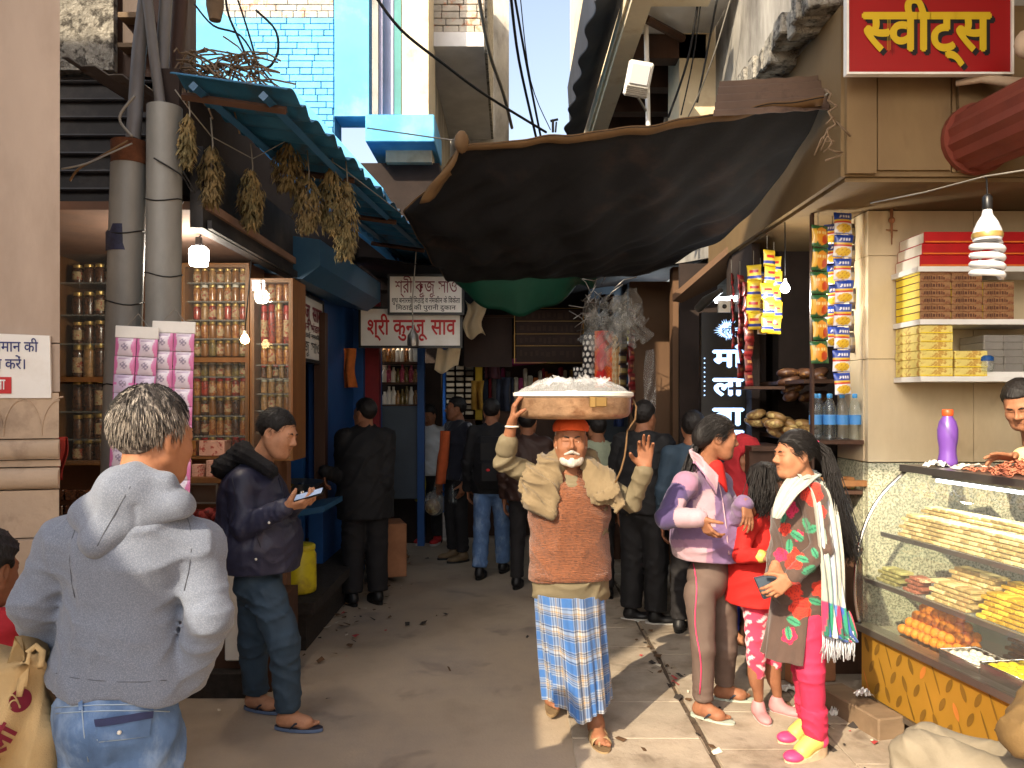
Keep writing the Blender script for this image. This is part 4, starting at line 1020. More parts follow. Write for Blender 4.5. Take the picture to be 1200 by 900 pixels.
# ================================================================= right building
t=root('sweet_shop_building',(2.6,5,0),'tan plastered building over the sweet shop at right','building')
mb=MB(); mb.b2((1.77,4.3,2.93),(5.5,7.2,3.85)); part(mb,'beam_wall','tan_paint',t)
mb=MB()
for x in(1.86,2.37): mb.b2((x-.008,4.285,2.95),(x+.008,4.299,3.75))
mb.b2((1.79,4.27,2.94),(1.95,4.299,3.8)); mb.b2((1.96,4.28,2.96),(2.35,4.299,3.66)); mb.b2((2.39,4.27,2.95),(5.4,4.299,3.8)); part(mb,'pilaster_panels','tan_paint',t)
mb=MB(); mb.b2((1.785,4.6,3.86),(5.5,7.2,9)); part(mb,'upper_wall','plaster_grey',t)
mb=MB(); rs=random.Random(12)
y=4.35
while y<7.1:
    w=rs.uniform(.08,.16); mb.box((1.72+rs.uniform(-.03,.02),y+w/2,3.93+rs.uniform(-.02,.03)),(.22,w*.95,rs.uniform(.12,.2)),Matrix.Rotation(rs.uniform(-.1,.1),3,'Y'),0,.01); y+=w
part(mb,'broken_ledge','plaster_rough',t)
mb=MB(); mb.b2((3.25,2.2,0),(3.4,6.4,2.92)); mb.b2((2.12,6.35,0),(5,6.5,2.92)); mb.b2((1.8,6.6,0),(2.1,6.7,2.92)); mb.b2((3.41,2.2,2.94),(5.5,4.2,7)); part(mb,'wall','shop_dark',t)
mb=MB(); mb.b2((1.8,4.32,2.905),(3.4,6.34,2.928)); part(mb,'soffit','tan_paint',t)
mb=MB(); mb.b2((1.35,1.3,4.55),(6,4.29,4.72)); part(mb,'shade_slab','soffit_grey',t)  # unseen overhang added to keep skylight off the sign and wall below
# tiled wall behind the display counter
t=root('tiled_wall',(2.8,5,0),'cream marble tiled wall with green granite base behind the sweets counter','wall')
mb=MB(); tx=[2.205,2.86,3.24]; zz=[1.34,1.98,2.62,2.9]
for i in range(2):
    for j in range(3): mb.b2((tx[i]+.0015,4.95,zz[j]+.0015),(tx[i+1]-.0015,5.0,zz[j+1]-.0015),0,.002)
for j in range(3): mb.b2((2.2,5.001,zz[j]+.0015),(2.25,5.4,zz[j+1]-.0015),0,.002)
part(mb,'tiles','tile_wall',t)
mb=MB(); mb.b2((2.24,5.01,0),(3.24,5.4,2.9)); part(mb,'core','shop_warm',t)
mb=MB(); mb.b2((2.205,4.945,0),(3.24,5.0,1.335),0,.002); mb.b2((2.2,5.002,0),(2.235,5.4,1.335)); part(mb,'granite_base','granite',t)
# big red sign
s=root('sweets_sign',P(1085,88,4.2),'big red sign with bold yellow lettering above the sweet shop','sign')
Ys=4.12; mb=MB(); pbox(mb,994,-60,1184,85,Ys,.03); part(mb,'board','sign_red',s)
mb=MB(); a=P(994,85,Ys); b=P(1184,-60,Ys); f=.012
for lo,hi in(((a.x-f,Ys-.012,a.z-f),(a.x-.001,Ys+.03,b.z)),((b.x+.001,Ys-.012,a.z-f),(b.x+f,Ys+.03,b.z)),((a.x-.001,Ys-.012,a.z-f),(b.x+.001,Ys+.03,a.z-.001))): mb.b2(lo,hi)
part(mb,'edge','white_paint',s)
TOK=[('h','स',.74),"वीट्स"]
mb=MB(); letters(mb,TOK,P(1013,60,Ys)+X*.012-Z*.014,X,Z,NY,width=148/F*Ys,height=.30,bold=.035,lift=.002); part(mb,'letter_edge','ink_black',s)
mb=MB(); letters(mb,TOK,P(1011,59,Ys),X,Z,NY,width=148/F*Ys,height=.30,bold=.035,lift=.006); part(mb,'lettering','sign_yellow',s)
mb=MB(); mb.tube([P(1198,98,4.1),P(1150,92,4.15),P(1120,98,4.2)],[.03,.024,.015],8); mb.ball(P(1203,52,3.9),.06,10,0,(1,.7,1.2)); one(mb,'bent_bracket','beige_dirty','bent pale bracket with round cap right of the red sign','bracket',smooth=60)
# shutter drum at right
t=root('shutter_drum',P(1180,190,4.0),'rust red ribbed rolling shutter drum under the red sign','shutter')
mb=MB(); c1=P(1147,162,4.25); c2=P(1260,110,3.55); ax=(c2-c1); uu=ax.normalized(); w1=uu.cross(Z).normalized(); w2=w1.cross(uu); pr=[]
for i in range(26):
    q=2*math.pi*i/26; rr=.165+(.010 if i%2 else -.004); pr.append((math.cos(q)*rr,math.sin(q)*rr))
mb.prism(pr,c1,w1,w2,ax); part(mb,'slats','shutter_red',t,20)
mb=MB(); mb.cyl(c1-uu*.03,c1+uu*.005,.19,n=24); part(mb,'end_plate','shutter_red',t)
# brown corrugated sheet above tarp, right
mb=MB(); mb.grid(lambda a,b:P(836+18*b+136*a,136-54*b-8*a,4.42)+V((0,.2*b,.022*math.sin(b*26)+.004*math.sin(a*30))),10,44,0,.005); one(mb,'brown_tin_sheet','tin_brown','brown corrugated tin sheet resting above the tarpaulin at right','sheet',smooth=80)
# cream verandah house over the lane, right
t=root('cream_verandah_house',(1.4,8,4),'cream house with joisted verandah over the lane, top right','building')
mb=MB(); mb.b2((.90,5.9,4.72),(1.06,9.3,4.95)); part(mb,'edge_beam','cream_paint',t)
mb=MB(); mb.b2((.875,5.95,4.78),(.898,9.25,4.90)); part(mb,'beam_moulding','cream_paint',t)
for y in(7.0,7.65,8.3,8.95): mb=MB(); mb.b2((1.065,y,4.72),(1.7,y+.16,4.93)); part(mb,'joist','wood_dark',t)
mb=MB(); mb.b2((1.07,6.2,4.94),(1.75,9.3,5.05)); part(mb,'floor_slab','soffit_grey',t)
mb=MB(); pbox(mb,796,-250,845,142,7.0,.5); part(mb,'column','cream_paint',t)
mb=MB(); mb.b2((1.065,6.0,4.74),(1.5,6.12,4.92)); part(mb,'front_beam','cream_paint',t)
mb=MB(); mb.cyl(P(757,22,6.5),P(800,45,6.9),.035,n=6); part(mb,'brace','wood_dark',t)
mb=MB(); mb.b2((1.78,7.25,2.9),(4,12,9.5)); mb.b2((1.5,9.35,3.2),(4,9.5,4.9)); part(mb,'wall','plaster_grey',t)
mb=MB(); mb.b2((1.02,9.5,5.06),(1.3,14,9)); part(mb,'far_wall','cream_paint',t)
# dark sheet awning on the left of the verandah
mb=MB(); mb.grid(lambda a,b:V((.9-.26*a+.03*math.sin(b*40)*a,6.2+4.2*b,4.98-.16*a+.1*b)),4,60,0,.01); mb.grid(lambda a,b:V((.80-.05*a,6.2+4.6*b,5.05+.9*a)),2,40,0,.01); one(mb,'slate_awning','tarp_slate','dark slate sheet hanging outside the cream verandah','awning',smooth=80)
# flood light on a pole
t=root('flood_light',P(757,150,6.6),'pale flood lamp tilted on a slim pole below the verandah','lamp')
mb=MB(); mb.cyl(P(760,165,6.6),P(757,25,6.6),.02,n=10); part(mb,'pole','white_paint',t,60)
c=P(748,93,6.4); rot=Matrix.Rotation(.35,3,'X')@Matrix.Rotation(.16,3,'Y'); mb=MB(); mb.box(c,(.2,.06,.27),rot,0,.015); part(mb,'housing','white_paint',t)
mb=MB(); mb.box(c+rot@V((0,-.035,.035)),(.15,.012,.15),rot,0,.004); part(mb,'lens','cfl_white',t)
mb=MB()
for k in range(5): mb.box(c+rot@V((0,-.034,-.06-.015*k)),(.17,.012,.006),rot)
part(mb,'fins','steel_dull',t)
mb=MB(); mb.cyl(c+V((0,.03,-.13)),P(757,130,6.6),.012,n=6); part(mb,'bracket','steel_dull',t)
# LED sign shop and pillars on the right of the lane
mb=MB(); pbox(mb,738,330,812,520,8.0,.1); mb.b2((1.48,7.35,0),(1.78,7.5,2.95)); one(mb,'brown_pillar','panel_brown','plain brown wall panel between the bag shop and the lit black sign','wall')
for i,yy in enumerate((404,412)):
    mb=MB(); mb.ball(P(800,yy,7.33),.018,8); one(mb,'hanging_charm','ink_black','small black charm hung on the brown panel, '+('upper of two' if i==0 else 'lower of two'),'charm',smooth=180)
t=root('lit_sign_shop',(1.65,6.4,0),'dark shop front with slanting canopy around the glowing black sign','shop')
mb=MB(); mb.b2((1.8,6.0,0),(1.86,6.55,2.92)); mb.b2((1.47,7.0,0),(1.8,7.05,2.92)); part(mb,'wall','shop_dark',t)
mb=MB(); mb.prism([(0,0),(.62,.42),(.62,.36),(0,-.06)],P(788,345,6.9),V((1,-.9,0)).normalized(),Z,V((.25,.25,0))); part(mb,'canopy','panel_brown',t)
mb=MB(); mb.cyl(P(838,352,6.4),P(872,349,6.4),.022,n=8); part(mb,'tube_lamp','tube_lit',t,60)
mb=MB(); mb.tube([P(818,362,6.5),P(828,352,6.4),P(845,340,6.2)],[.035,.04,.02],8); part(mb,'bracket','steel_dull',t,60)
s=root('lit_black_sign',P(848,520,6.2),'tall black sign with glowing pale blue letters and sunburst','sign')
Yl=6.15; mb=MB(); pbox(mb,822,366,884,540,Yl,.08); part(mb,'panel','black_plastic',s)
mb=MB(); cc=P(852,387,Yl); rs=random.Random(2)
for k in range(30):
    q=2*math.pi*k/30; l=.062+.045*rs.random(); d=V((math.cos(q),0,math.sin(q))); e=V((-math.sin(q),0,math.cos(q))); mb.add([cc+d*.045+e*.006-V((0,.004,0)),cc+d*.045-e*.006-V((0,.004,0)),cc+d*l-V((0,.004,0))],[(0,1,2)])
mb.lathe([(.0,0),(.052,0),(.052,.002)],cc-V((0,.005,0)),20,0,(0,-1,0))
part(mb,'sunburst','led_text',s); mb=MB()
for tok,y in((["मां"],430),(["ला"],463),(["वा"],498),(["ता"],524)): letters(mb,tok,P(836,y,Yl),X,Z,NY,width=34/F*Yl,height=.2,bold=.045,lift=.004)
part(mb,'glowing_letters','led_text',s)
mb=MB(); letters(mb,["श्री"],P(845,392,Yl),X,Z,NY,width=13/F*Yl,height=.075,bold=.02,lift=.011); part(mb,'emblem_letter','ink_black',s)
mb=MB(); 
for k in range(9): mb.ball(P(825.5,420+k*5.4,Yl)-V((0,.004,0)),.006,6)
part(mb,'side_dots','led_text',s)
mb=MB(); pbox(mb,842,352,856,366,6.1,.03); mb.ball(P(849,359,6.09),.018,8,1); one(mb,'switch_plate',['white_paint','ink_black'],'small pale switch plate above the glowing sunburst','switch')

mb=MB(); rs=random.Random(61); q=[P(972+rs.gauss(0,5),105+i*7,4.24)+V((0,rs.uniform(-.03,.0),0)) for i in range(13)]; mb.tube(q,.007,5)
for _ in range(9): c=P(972+rs.gauss(0,6),150+rs.gauss(0,14),4.24); mb.tube([c,c+V((rs.uniform(-.04,.04),-.02,rs.uniform(-.05,.03))),c+V((rs.uniform(-.07,.07),-.01,rs.uniform(-.11,.02)))],.005,4)
one(mb,'rope_tangle','wood_grey','frayed rope tangle hanging at the corner of the tan beam','rope',smooth=180)
# ================================================================= cables
for i,(pts,r,lab) in enumerate((
  (((436,-10,6.5),(470,35,6.7),(520,75,7.0),(570,112,7.5),(640,155,8.5)),.013,'thick black cable slanting from top left down to the tarpaulin edge'),
  (((300,12,5.0),(322,34,5.0),(326,58,5.0),(318,76,5.0),(309,80,5.0)),.008,'black cable curling before the pale blue bricks'),
  (((228,5,4.6),(250,30,4.6),(282,42,4.6),(306,80,4.6),(322,100,4.6)),.006,'cable crossing the blue slab to the roof corner'),
  (((264,-8,4.6),(268,18,4.6),(284,55,4.6),(300,98,4.6)),.007,'cable dropping steeply before the blue slab'),
  (((276,-8,4.7),(288,28,4.7),(300,70,4.7),(305,100,4.7)),.006,'thin cable right of the steep one before the blue slab'),
  (((598,-10,8),(608,70,9),(628,160,10)),.016,'bundled black cable left of the sky gap'),
  (((602,-10,8.2),(617,75,9.2),(634,162,10)),.014,'bundled black cable in the sky gap'),
  (((609,-10,8.2),(622,95,9),(645,152,10)),.006,'thinnest cable against the white sky'),
  (((820,-10,6.3),(806,70,6.5),(783,138,6.7)),.010,'black cable before the cream column edge'),
  (((823,-10,6.3),(812,70,6.5),(798,135,6.7)),.006,'thin cable down the cream column'),
  (((842,-10,6.2),(826,75,6.4),(817,120,6.6)),.009,'cable down the right of the cream column'),
  (((858,-8,6.0),(838,60,6.2),(820,108,6.5),(806,138,6.7)),.006,'thin blue black cable over grey plaster'),
  (((560,-10,8.6),(573,60,9.3),(590,110,10.2),(600,150,11)),.022,'knotted cable bundle along the grey slab edge'),
  (((155,160,3.5),(140,138,3.5),(158,112,3.5)),.006,'grey wire loop beside the left steel pole'),
  (((72,198,3.3),(100,192,3.35),(128,180,3.45),(155,168,3.5)),.004,'pale wire from pilaster to the rusty pole rim'),
  (((82,212,3.4),(92,198,3.4),(115,185,3.45),(150,165,3.5)),.005,'brown rope drooping from the rusty pole rim'),
  (((180,185,3.5),(212,205,3.55),(222,220,3.6),(228,224,3.6),(214,200,3.55)),.004,'black wire loop right of the steel poles'),
  (((660,30,8),(665,0,8)),.004,'x') )):
    if lab=='x': continue
    P3=[P(*p) for p in pts]; mb=MB(); out=[]
    for k in range(len(P3)-1):
        p0,p1,p2,p3=P3[max(k-1,0)],P3[k],P3[k+1],P3[min(k+2,len(P3)-1)]
        for j in range(5):
            t_=j/5; out.append(.5*((2*p1)+(p2-p0)*t_+(2*p0-5*p1+4*p2-p3)*t_*t_+(3*p1-p0-3*p2+p3)*t_**3))
    out.append(P3[-1]); mb.tube(out,r,6); one(mb,'cable','grey_wire' if 'grey' in lab or 'pale wire' in lab else ('tarp_hem' if 'rope' in lab else 'black_cable'),lab,'cable',smooth=180)
mb=MB(); mb.tube([P(648,155,12),P(648,140,12)],.02,5); mb.tube([P(645,142,12),P(654,140,12)],.02,5); mb.tube([P(651,155,12),P(652,143,12)],.014,5); one(mb,'aerial','black_cable','small aerial standing out against the white sky','aerial')
# unseen house and panel added behind the camera to shade the lane
t=root('tall_shade_house',(-8,-5,0),'tall house behind the photographer','building',None,'structure')
mb=MB(); mb.prism([(-4.75,-3.0),(-8.05,-8.04),(-14,-8.04),(-14,-3.0)],(0,0,0),(1,0,0),(0,1,0),(0,0,9.6)); part(mb,'wall','beige_dirty',t)  # side wall follows the sun direction to set the shadow edge
mb=MB()
for k in range(3): mb.b2((-6.4,-2.99,1+3*k),(-5.4,-2.95,2.6+3*k))
part(mb,'window','shop_dark',t)
t=root('overhead_sun_blocker',(0,-1.2,6),'wide street gantry panel behind the photographer','banner',None,'structure')
mb=MB(); mb.b2((-7,-1.1,6.15),(5,-1.0,8.7)); part(mb,'wall','beige_dirty',t)  # added panel; its lower edge limits how high the sunlight reaches
mb=MB(); mb.b2((-7,-1.2,0),(-6.8,-1.0,6.14)); mb.b2((4.8,-1.2,0),(5,-1.0,6.14)); part(mb,'pier','beige_dirty',t)
# shells of the houses either side
mb=MB(); mb.b2((-9,3.6,0),(-4.7,9.5,5)); mb.b2((-9,-2.5,0),(-2.9,2.4,3.74)); one(mb,'left_terrace_with_blocker','beige_dirty','terrace houses behind the left shops','building',None,'structure')  # block beside the camera has its height set to shade the foreground
mb=MB(); mb.b2((3.5,-3,0),(8,2.1,7)); mb.b2((5.6,4.3,0),(9,14,9)); mb.b2((4.1,9,0),(5.5,14,9)); one(mb,'right_terrace','beige_dirty','terrace houses behind the right shops','building',None,'structure')
# ================================================================= goods
LAMPS=[]
# ---- jars
JC=[('jar_gold',S(138,88,36),S(120,74,30)),('jar_amber',S(140,72,26),S(170,120,60)),('jar_red',S(168,50,34),S(90,26,20)),('jar_olive',S(130,112,58),S(84,70,36)),('jar_cream',S(142,108,66),S(160,120,76)),('jar_brown',S(92,56,36),S(54,34,24))]
for n,a,b in JC: mat(n,a,.25,0,.25,30,.1,80,col2=b,c2s=60,c2f=(.45,.58),spec=.6,coat=.4)
mat('lid_brass',S(190,160,96),.35,.6,.1,6,0); mat('lid_red',S(168,34,30),.4,0,.1,6,0); mat('lid_white',S(220,216,205),.4,0,.1,6,0); mat('jar_label',S(178,156,120),.6,0,.3,70,0,col2=S(150,60,40),c2s=50,c2f=(.52,.56))
def jar_mesh(r,h,m,lid,label=False):
    mb=MB(); mb.lathe([(r*.86,0),(r*.98,h*.04),(r,h*.1),(r,h*.7),(r*.9,h*.8),(r*.72,h*.85)],n=12); mb.lathe([(r*.8,h*.845),(r*.82,h*.86),(r*.82,h*.985),(r*.76,h)],n=12,mi=1)
    if label: mb.lathe([(r*1.012,h*.18),(r*1.012,h*.62)],n=12,mi=2)
    return mb.mesh('jar',[m,lid]+(['jar_label'] if label else []),(0,0,0),40)
JM={}
def jar(m,lid,r,h,label,x,y,z,text,group):
    k=(m,lid,round(r,4),round(h,4),label)
    if k not in JM: JM[k]=jar_mesh(r,h,m,lid,label)
    o=bpy.data.objects.new('jar',JM[k]); o.location=(x,y,z); o.rotation_euler=(0,0,R.uniform(0,6)); link(o); return tag(o,text,'jar',group)
CN={'jar_gold':'golden','jar_amber':'amber','jar_red':'red','jar_olive':'olive green','jar_cream':'cream coloured','jar_brown':'dark brown'}
LN={'lid_brass':'brass','lid_red':'red','lid_white':'white'}
def jar_row(x0,x1,ysh,Y,n,hpx,kinds,where,group,label=None,rows=2):
    hpx*=1.12; z=GZ(ysh,Y); a,b=GX(x0,Y)+.03,GX(x1,Y)-.03; st=(b-a)/n; r=st*.485; h=hpx/F*Y
    for j in range(rows):
        for i in range(n):
            m,l=kinds[(i+j)%len(kinds)] if R.random()<.75 else R.choice(kinds)
            jar(m,l,r,h*(.97,1.0,1.03)[(i*7+j)%3],(i*5+j+int(ysh))%3==0,a+st*(i+.5),Y+.09+j*.1,z+.001,f'{CN[m]} jar with {LN[l]} lid on {where}',group)
g1='pickle jars in the wide cabinet'
for k,(ysh,hp) in enumerate(((330,15.5),(352,17.5),(374,17.5),(396,17.5),(417,16.5),(441,15),(464,18.5),(487,18.5),(511,19),(536,19.5))):
    kinds=[[('jar_cream','lid_brass'),('jar_gold','lid_brass')],[('jar_amber','lid_brass'),('jar_gold','lid_white')],[('jar_red','lid_brass'),('jar_cream','lid_brass')],[('jar_gold','lid_brass'),('jar_amber','lid_brass')],[('jar_olive','lid_brass'),('jar_gold','lid_brass')],[('jar_cream','lid_white'),('jar_olive','lid_brass')],[('jar_amber','lid_red'),('jar_red','lid_brass')],[('jar_gold','lid_brass'),('jar_brown','lid_brass')],[('jar_amber','lid_brass'),('jar_brown','lid_brass')],[('jar_brown','lid_brass'),('jar_red','lid_red')]][k]
    jar_row(214,290,ysh,4.9,7,hp*1.02,kinds,('top','second','third','fourth','fifth','sixth','seventh','eighth','ninth','lowest')[k]+' shelf of the wide cabinet',g1)
for k,(ysh,hp,n) in enumerate(((352,24,4),(402,42,4),(427,20,4),(443,14,5),(461,15,4),(481,17,4),(507,22,4),(538,26,4))):
    kinds=[[('jar_amber','lid_brass')],[('jar_red','lid_red'),('jar_red','lid_red'),('jar_amber','lid_brass')],[('jar_amber','lid_brass')],[('jar_brown','lid_red'),('jar_cream','lid_brass')],[('jar_cream','lid_white')],[('jar_cream','lid_brass'),('jar_gold','lid_brass')],[('jar_amber','lid_brass'),('jar_gold','lid_white')],[('jar_gold','lid_brass')]][k]
    jar_row(294,342,ysh,4.8,n,hp,kinds,('top','second','third','fourth','fifth','sixth','seventh','lowest')[k]+' shelf of the narrow cabinet','jars in the narrow cabinet')
for k,(ysh,hp) in enumerate(((330,20),(368,25),(402,24),(444,38),(482,34),(515,26),(543,24))):
    jar_row(70,134,ysh,4.9,4,hp,[('jar_brown','lid_brass')] if k!=3 else [('jar_brown','lid_brass'),('jar_cream','lid_brass')],('top','second','third','fourth','fifth','sixth','lowest')[k]+' shelf of the dim cabinet','jars in the dim cabinet')
# ---- small boxes, glass case and bundles under the wide cabinet
mat('box_pinkish',S(206,160,140),.6,0,.2,12,.05,30,col2=S(160,70,60),c2s=30,c2f=(.55,.6)); mat('carton',S(160,110,76),.7,0,.2,6,.1,30); mat('tin_gold',S(170,120,70),.35,.4,.25,18,.1,40,col2=S(130,60,50),c2s=26,c2f=(.5,.58))
def mesh_dup(me,name,loc,label,cat,group,rz=0,kind=None,scale=None):
    o=bpy.data.objects.new(name,me); o.location=loc; o.rotation_euler=(0,0,rz); 
    if scale: o.scale=scale
    link(o); return tag(o,label,cat,group,kind)
mb=MB(); mb.box((0,0,.012),(.07,.05,.024),None,0,.002); bxm=mb.mesh('small_box',['box_pinkish'])
for c in range(3):
    for k in range(4-c%2): mesh_dup(bxm,'small_box',(GX(214+c*17,4.75),4.78,GZ(560,4.7)+.001+.0245*k),'little pinkish carton in the '+('left','middle','right')[c]+' stack beside the lane shelf','box','little cartons under the jars',R.uniform(-.1,.1))
for i,(x,w,m,l) in enumerate(((221,16,'tin_gold','gold printed tin on the plank below the wide cabinet'),(248,30,'box_pinkish','wide printed carton below the wide cabinet'))):
    mb=MB(); a=P(x-w/2,534.5,4.87); mb.b2((a.x,4.87,a.z),(a.x+w/F*4.87,5.0,a.z+18/F*4.87),0,.004); one(mb,'printed_carton',m,l,'carton')
t=root('glass_case',P(232,588,4.78),'small glass display case under the row of little cartons','case')
mb=MB()
for x in(208,256):
    for y in(4.7,4.9): mb.b2((GX(x,4.72)-.006,y-.006,GZ(589,4.72)),(GX(x,4.72)+.006,y+.006,GZ(567,4.72)))
for z in(589,567): mb.b2((GX(208,4.72),4.694,GZ(z,4.72)-.005),(GX(256,4.72),4.706,GZ(z,4.72)+.005))
part(mb,'frame','steel_dull',t)
mb=MB(); mb.b2((GX(209,4.72),4.709,GZ(588,4.72)),(GX(255,4.72),4.712,GZ(568,4.72))); part(mb,'pane','pane',t)
mat('bundle_red',S(150,50,44),.7,0,.4,25,.3,50,col2=S(80,30,30),c2s=30); mat('bundle_pink',S(176,70,96),.7,0,.4,25,.3,50,col2=S(210,170,150),c2s=24,c2f=(.55,.6))
for i,(x,y,w,m,l) in enumerate(((222,603,.14,'bundle_red','dark red packet bundle at left under the glass case'),(248,604,.1,'bundle_red','short red packet bundle right under the glass case'),(226,624,.16,'bundle_pink','pink packet bundle on the lowest plank'),(254,626,.09,'bundle_pink','small pink bundle at the right of the lowest plank'))):
    mb=MB(); c=P(x,y,4.72)
    for k in range(6): mb.ball(c+V((w*(k/5-.5),R.uniform(-.02,.02),R.uniform(-.01,.02))),.036,8,0,(1,.9,.9))
    one(mb,'packet_bundle',m,l,'bundle',smooth=180)
mat('cloth_red_dark',S(150,40,30),.8,0,.3,8,.2,30)
mb=MB(); mb.grid(lambda a,b:P(64+14*a+3*math.sin(b*5),512+50*b,4.5)+V((0,.02*math.sin(a*9+b*3),0)),6,10,0,.004); one(mb,'red_cloth','cloth_red_dark','strip of red cloth hanging beside the pilaster base','cloth',smooth=180)
for i in range(8):
    mb=MB(); c=P(70+(i%4)*14,598-(i//4)*18,4.55); mb.box(c,(.06,.05,.06),R.uniform(-.3,.3),0,.005); one(mb,'packed_tin',R.choice(['tin_gold','jar_brown','carton']),'tin among dim goods behind the hoodie shoulder','tin','tins low in the dim cabinet')
# ---- pink sachet sheets on the poles
def colour_mesh(name,nu,nv,shape,colf,m):
    vs=[];cs=[]
    for j in range(nv+1):
        for i in range(nu+1): vs.append(shape(i/nu,j/nv)); cs.append(colf(i/nu,j/nv))
    w=nu+1; q=[(j*w+i,j*w+i+1,(j+1)*w+i+1,(j+1)*w+i) for j in range(nv) for i in range(nu)]
    o=len(vs); vs2=[(p[0],abs(p[1])*.35+.002,p[2]) for p in vs]; q+= [tuple(k+o for k in f[::-1]) for f in q]
    return np_mesh(name,vs+vs2,q,m,(0,0,0),np.array(cs+cs))
mat('foil',(1,1,1),.32,.0,.06,8,.15,40,attr=True,spec=.7,coat=.3); mat('paper_print',(1,1,1),.5,0,.05,8,.05,40,attr=True); mat('cloth_print',(1,1,1),.85,0,.1,9,.15,90,attr=True,sheen=.2); mat('cloth_plain',(1,1,1),.9,0,.1,12,.2,160,attr=True,sheen=.2)
def sach(kind):
    W,H=.088,.076
    def col(u,v):
        e=min(u,1-u)
        x=(u-.5)*2; y=(v-.5)*2
        c=S(200,184,212) if kind else S(208,196,208)
        if kind==0 and (e<.13 or abs(x)>.78-.2*math.cos(y*2)): c=S(206,112,166)
        if kind==1 and e<.05: c=S(190,100,160)
        if kind==1 and abs(y)<.12 and abs(x)>.55: c=S(214,110,180)
        d=math.hypot(x,(y+.02)*.9)
        if d<.36 and (math.sin(x*17+kind)*math.sin(y*15)>-.1): c=S(136,124,148)
        if abs(y-.72)<.06 and abs(x)<.6: c=S(150,120,160)
        return c
    return colour_mesh('sachet',26,22,lambda u,v:((u-.5)*W,-.012*(math.sin(math.pi*u)*math.sin(math.pi*v))**.6,(v-.5)*H),col,'foil')
SM=[sach(0),sach(1)]
def sheet(x,y,Y,kinds,rows,label,tilt=0):
    t=root('sachet_sheet',P(x,y,Y),label,'sachet sheet'); t.rotation_euler=(0,tilt,0)
    def prt(me,name,loc): o=bpy.data.objects.new(name,me); o.location=loc; link(o,t); return o
    mb=MB(); mb.box((0,0,-.02),(.185,.006,.05),None,0,.002); hm=mb.mesh('header_card',['white_paint']); prt(hm,'header_card',(0,0,0))
    mb=MB(); mb.tube([(-.05,.003,0),(0,.003,.06),(.05,.003,0)],.0025,5); prt(mb.mesh('hanging_string',['grey_wire']),'hanging_string',(0,0,0))
    for r_ in range(rows):
        for c in(-1,1): prt(SM[kinds[r_%len(kinds)]],'sachet',(c*.0455,R.uniform(-.004,.0),-.084-.0785*r_))
sheet(161,384,3.4,[0,0,1,1,1],9,'lilac and pink sachet sheet hung on the poles, lower and nearer the pilaster',.05)
sheet(204,378,3.42,[0],10,'pink edged sachet sheet hung on the poles beside the wide cabinet',.03)
# ---- lit bulbs
def bulb(p,r,label,m='bulb_lit',cord=None,shape='cyl'):
    t=root('light_bulb',p,label,'bulb'); mb=MB()
    if shape=='cyl': mb.lathe([(.0,-r*1.1),(r*.9,-r*1.05),(r,-.4*r),(r,.7*r),(r*.7,r)],p,16)
    else: mb.lathe([(0,-r),(r*.75,-r*.7),(r,0),(r*.7,r*.7),(r*.35,r*1.3)],p,14)
    part(mb,'glass',m,t,180)
    mb=MB(); mb.cyl(p+V((0,0,r*1.0)),p+V((0,0,r*2.0)),r*.42,r*.36,12); part(mb,'holder','black_plastic' if shape=='cyl' else 'white_paint',t)
    if cord: mb=MB(); mb.tube([p+V((0,0,r*2)),V(cord)],.004,5); part(mb,'cord','black_cable',t,180)
p=P(233,300,4.3); bulb(p,.05,'bright white bulb glowing under the pickle shop ceiling','bulb_lit',p+V((0,.1,.16))); LAMPS.append((p+V((0,-.1,-.08)),8,(1,.86,.68),.05))
p=P(287,398,4.6); bulb(p,.026,'small warm bulb in front of the wide cabinet frame','bulb_warm',p+V((0,.2,.8)),'b')
p=P(920,338,5.3); bulb(p,.032,'lit white bulb hanging left of the green snack strips','bulb_lit',p+V((0,0,.5)),'b'); LAMPS.append((p+V((0,-.08,-.1)),8,(1,.95,.85),.04))
p=P(572,436,9.0); bulb(p,.045,'unlit clear bulb hanging before the lane end','cfl_white',p+V((0,0,.7)),'b')
# big unlit spiral bulb in front of the sweet shop wall
p=P(1157,232,2.62); t=root('spiral_bulb',p,'large white spiral energy saving bulb hanging over the counter','bulb')
mb=MB(); k=2.62/F; z0=p.z
mb.tube([V((p.x+15.5*k*math.cos(q)*(1 if q<23 else 1),p.y+15.5*k*math.sin(q),z0-52*k-q*1.62*k)) for q in np.linspace(0,8*math.pi,90)],3.9*k,8); part(mb,'spiral_tube','cfl_white',t,180)
mb=MB(); mb.lathe([(15*k,-50*k),(16*k,-44*k),(15*k,-38*k),(11*k,-28*k),(6*k,-20*k),(5*k,-14*k)],V((p.x,p.y,z0)),20); part(mb,'ballast','cfl_white',t,60)
mb=MB(); mb.lathe([(16.3*k,-47*k),(16.8*k,-44*k),(16.3*k,-41*k)],V((p.x,p.y,z0)),20); part(mb,'rim','lid_brass',t,60)
mb=MB(); mb.lathe([(4.6*k,-15*k),(5.4*k,-12*k),(5.4*k,1*k),(3*k,4*k)],V((p.x,p.y,z0)),14); mb.tube([V((p.x,p.y,z0+3*k)),V((p.x-.002,p.y,z0+22*k)),P(1153,206,2.62)],.0028,6); part(mb,'holder','black_plastic',t,60)
mb=MB(); mb.tube([P(1020,238,3.6),P(1085,225,3.0),P(1153,207,2.62),P(1260,190,2.3)],.0028,5); one(mb,'bulb_wire','grey_wire','thin wire stretched across holding the spiral bulb','wire',smooth=180)
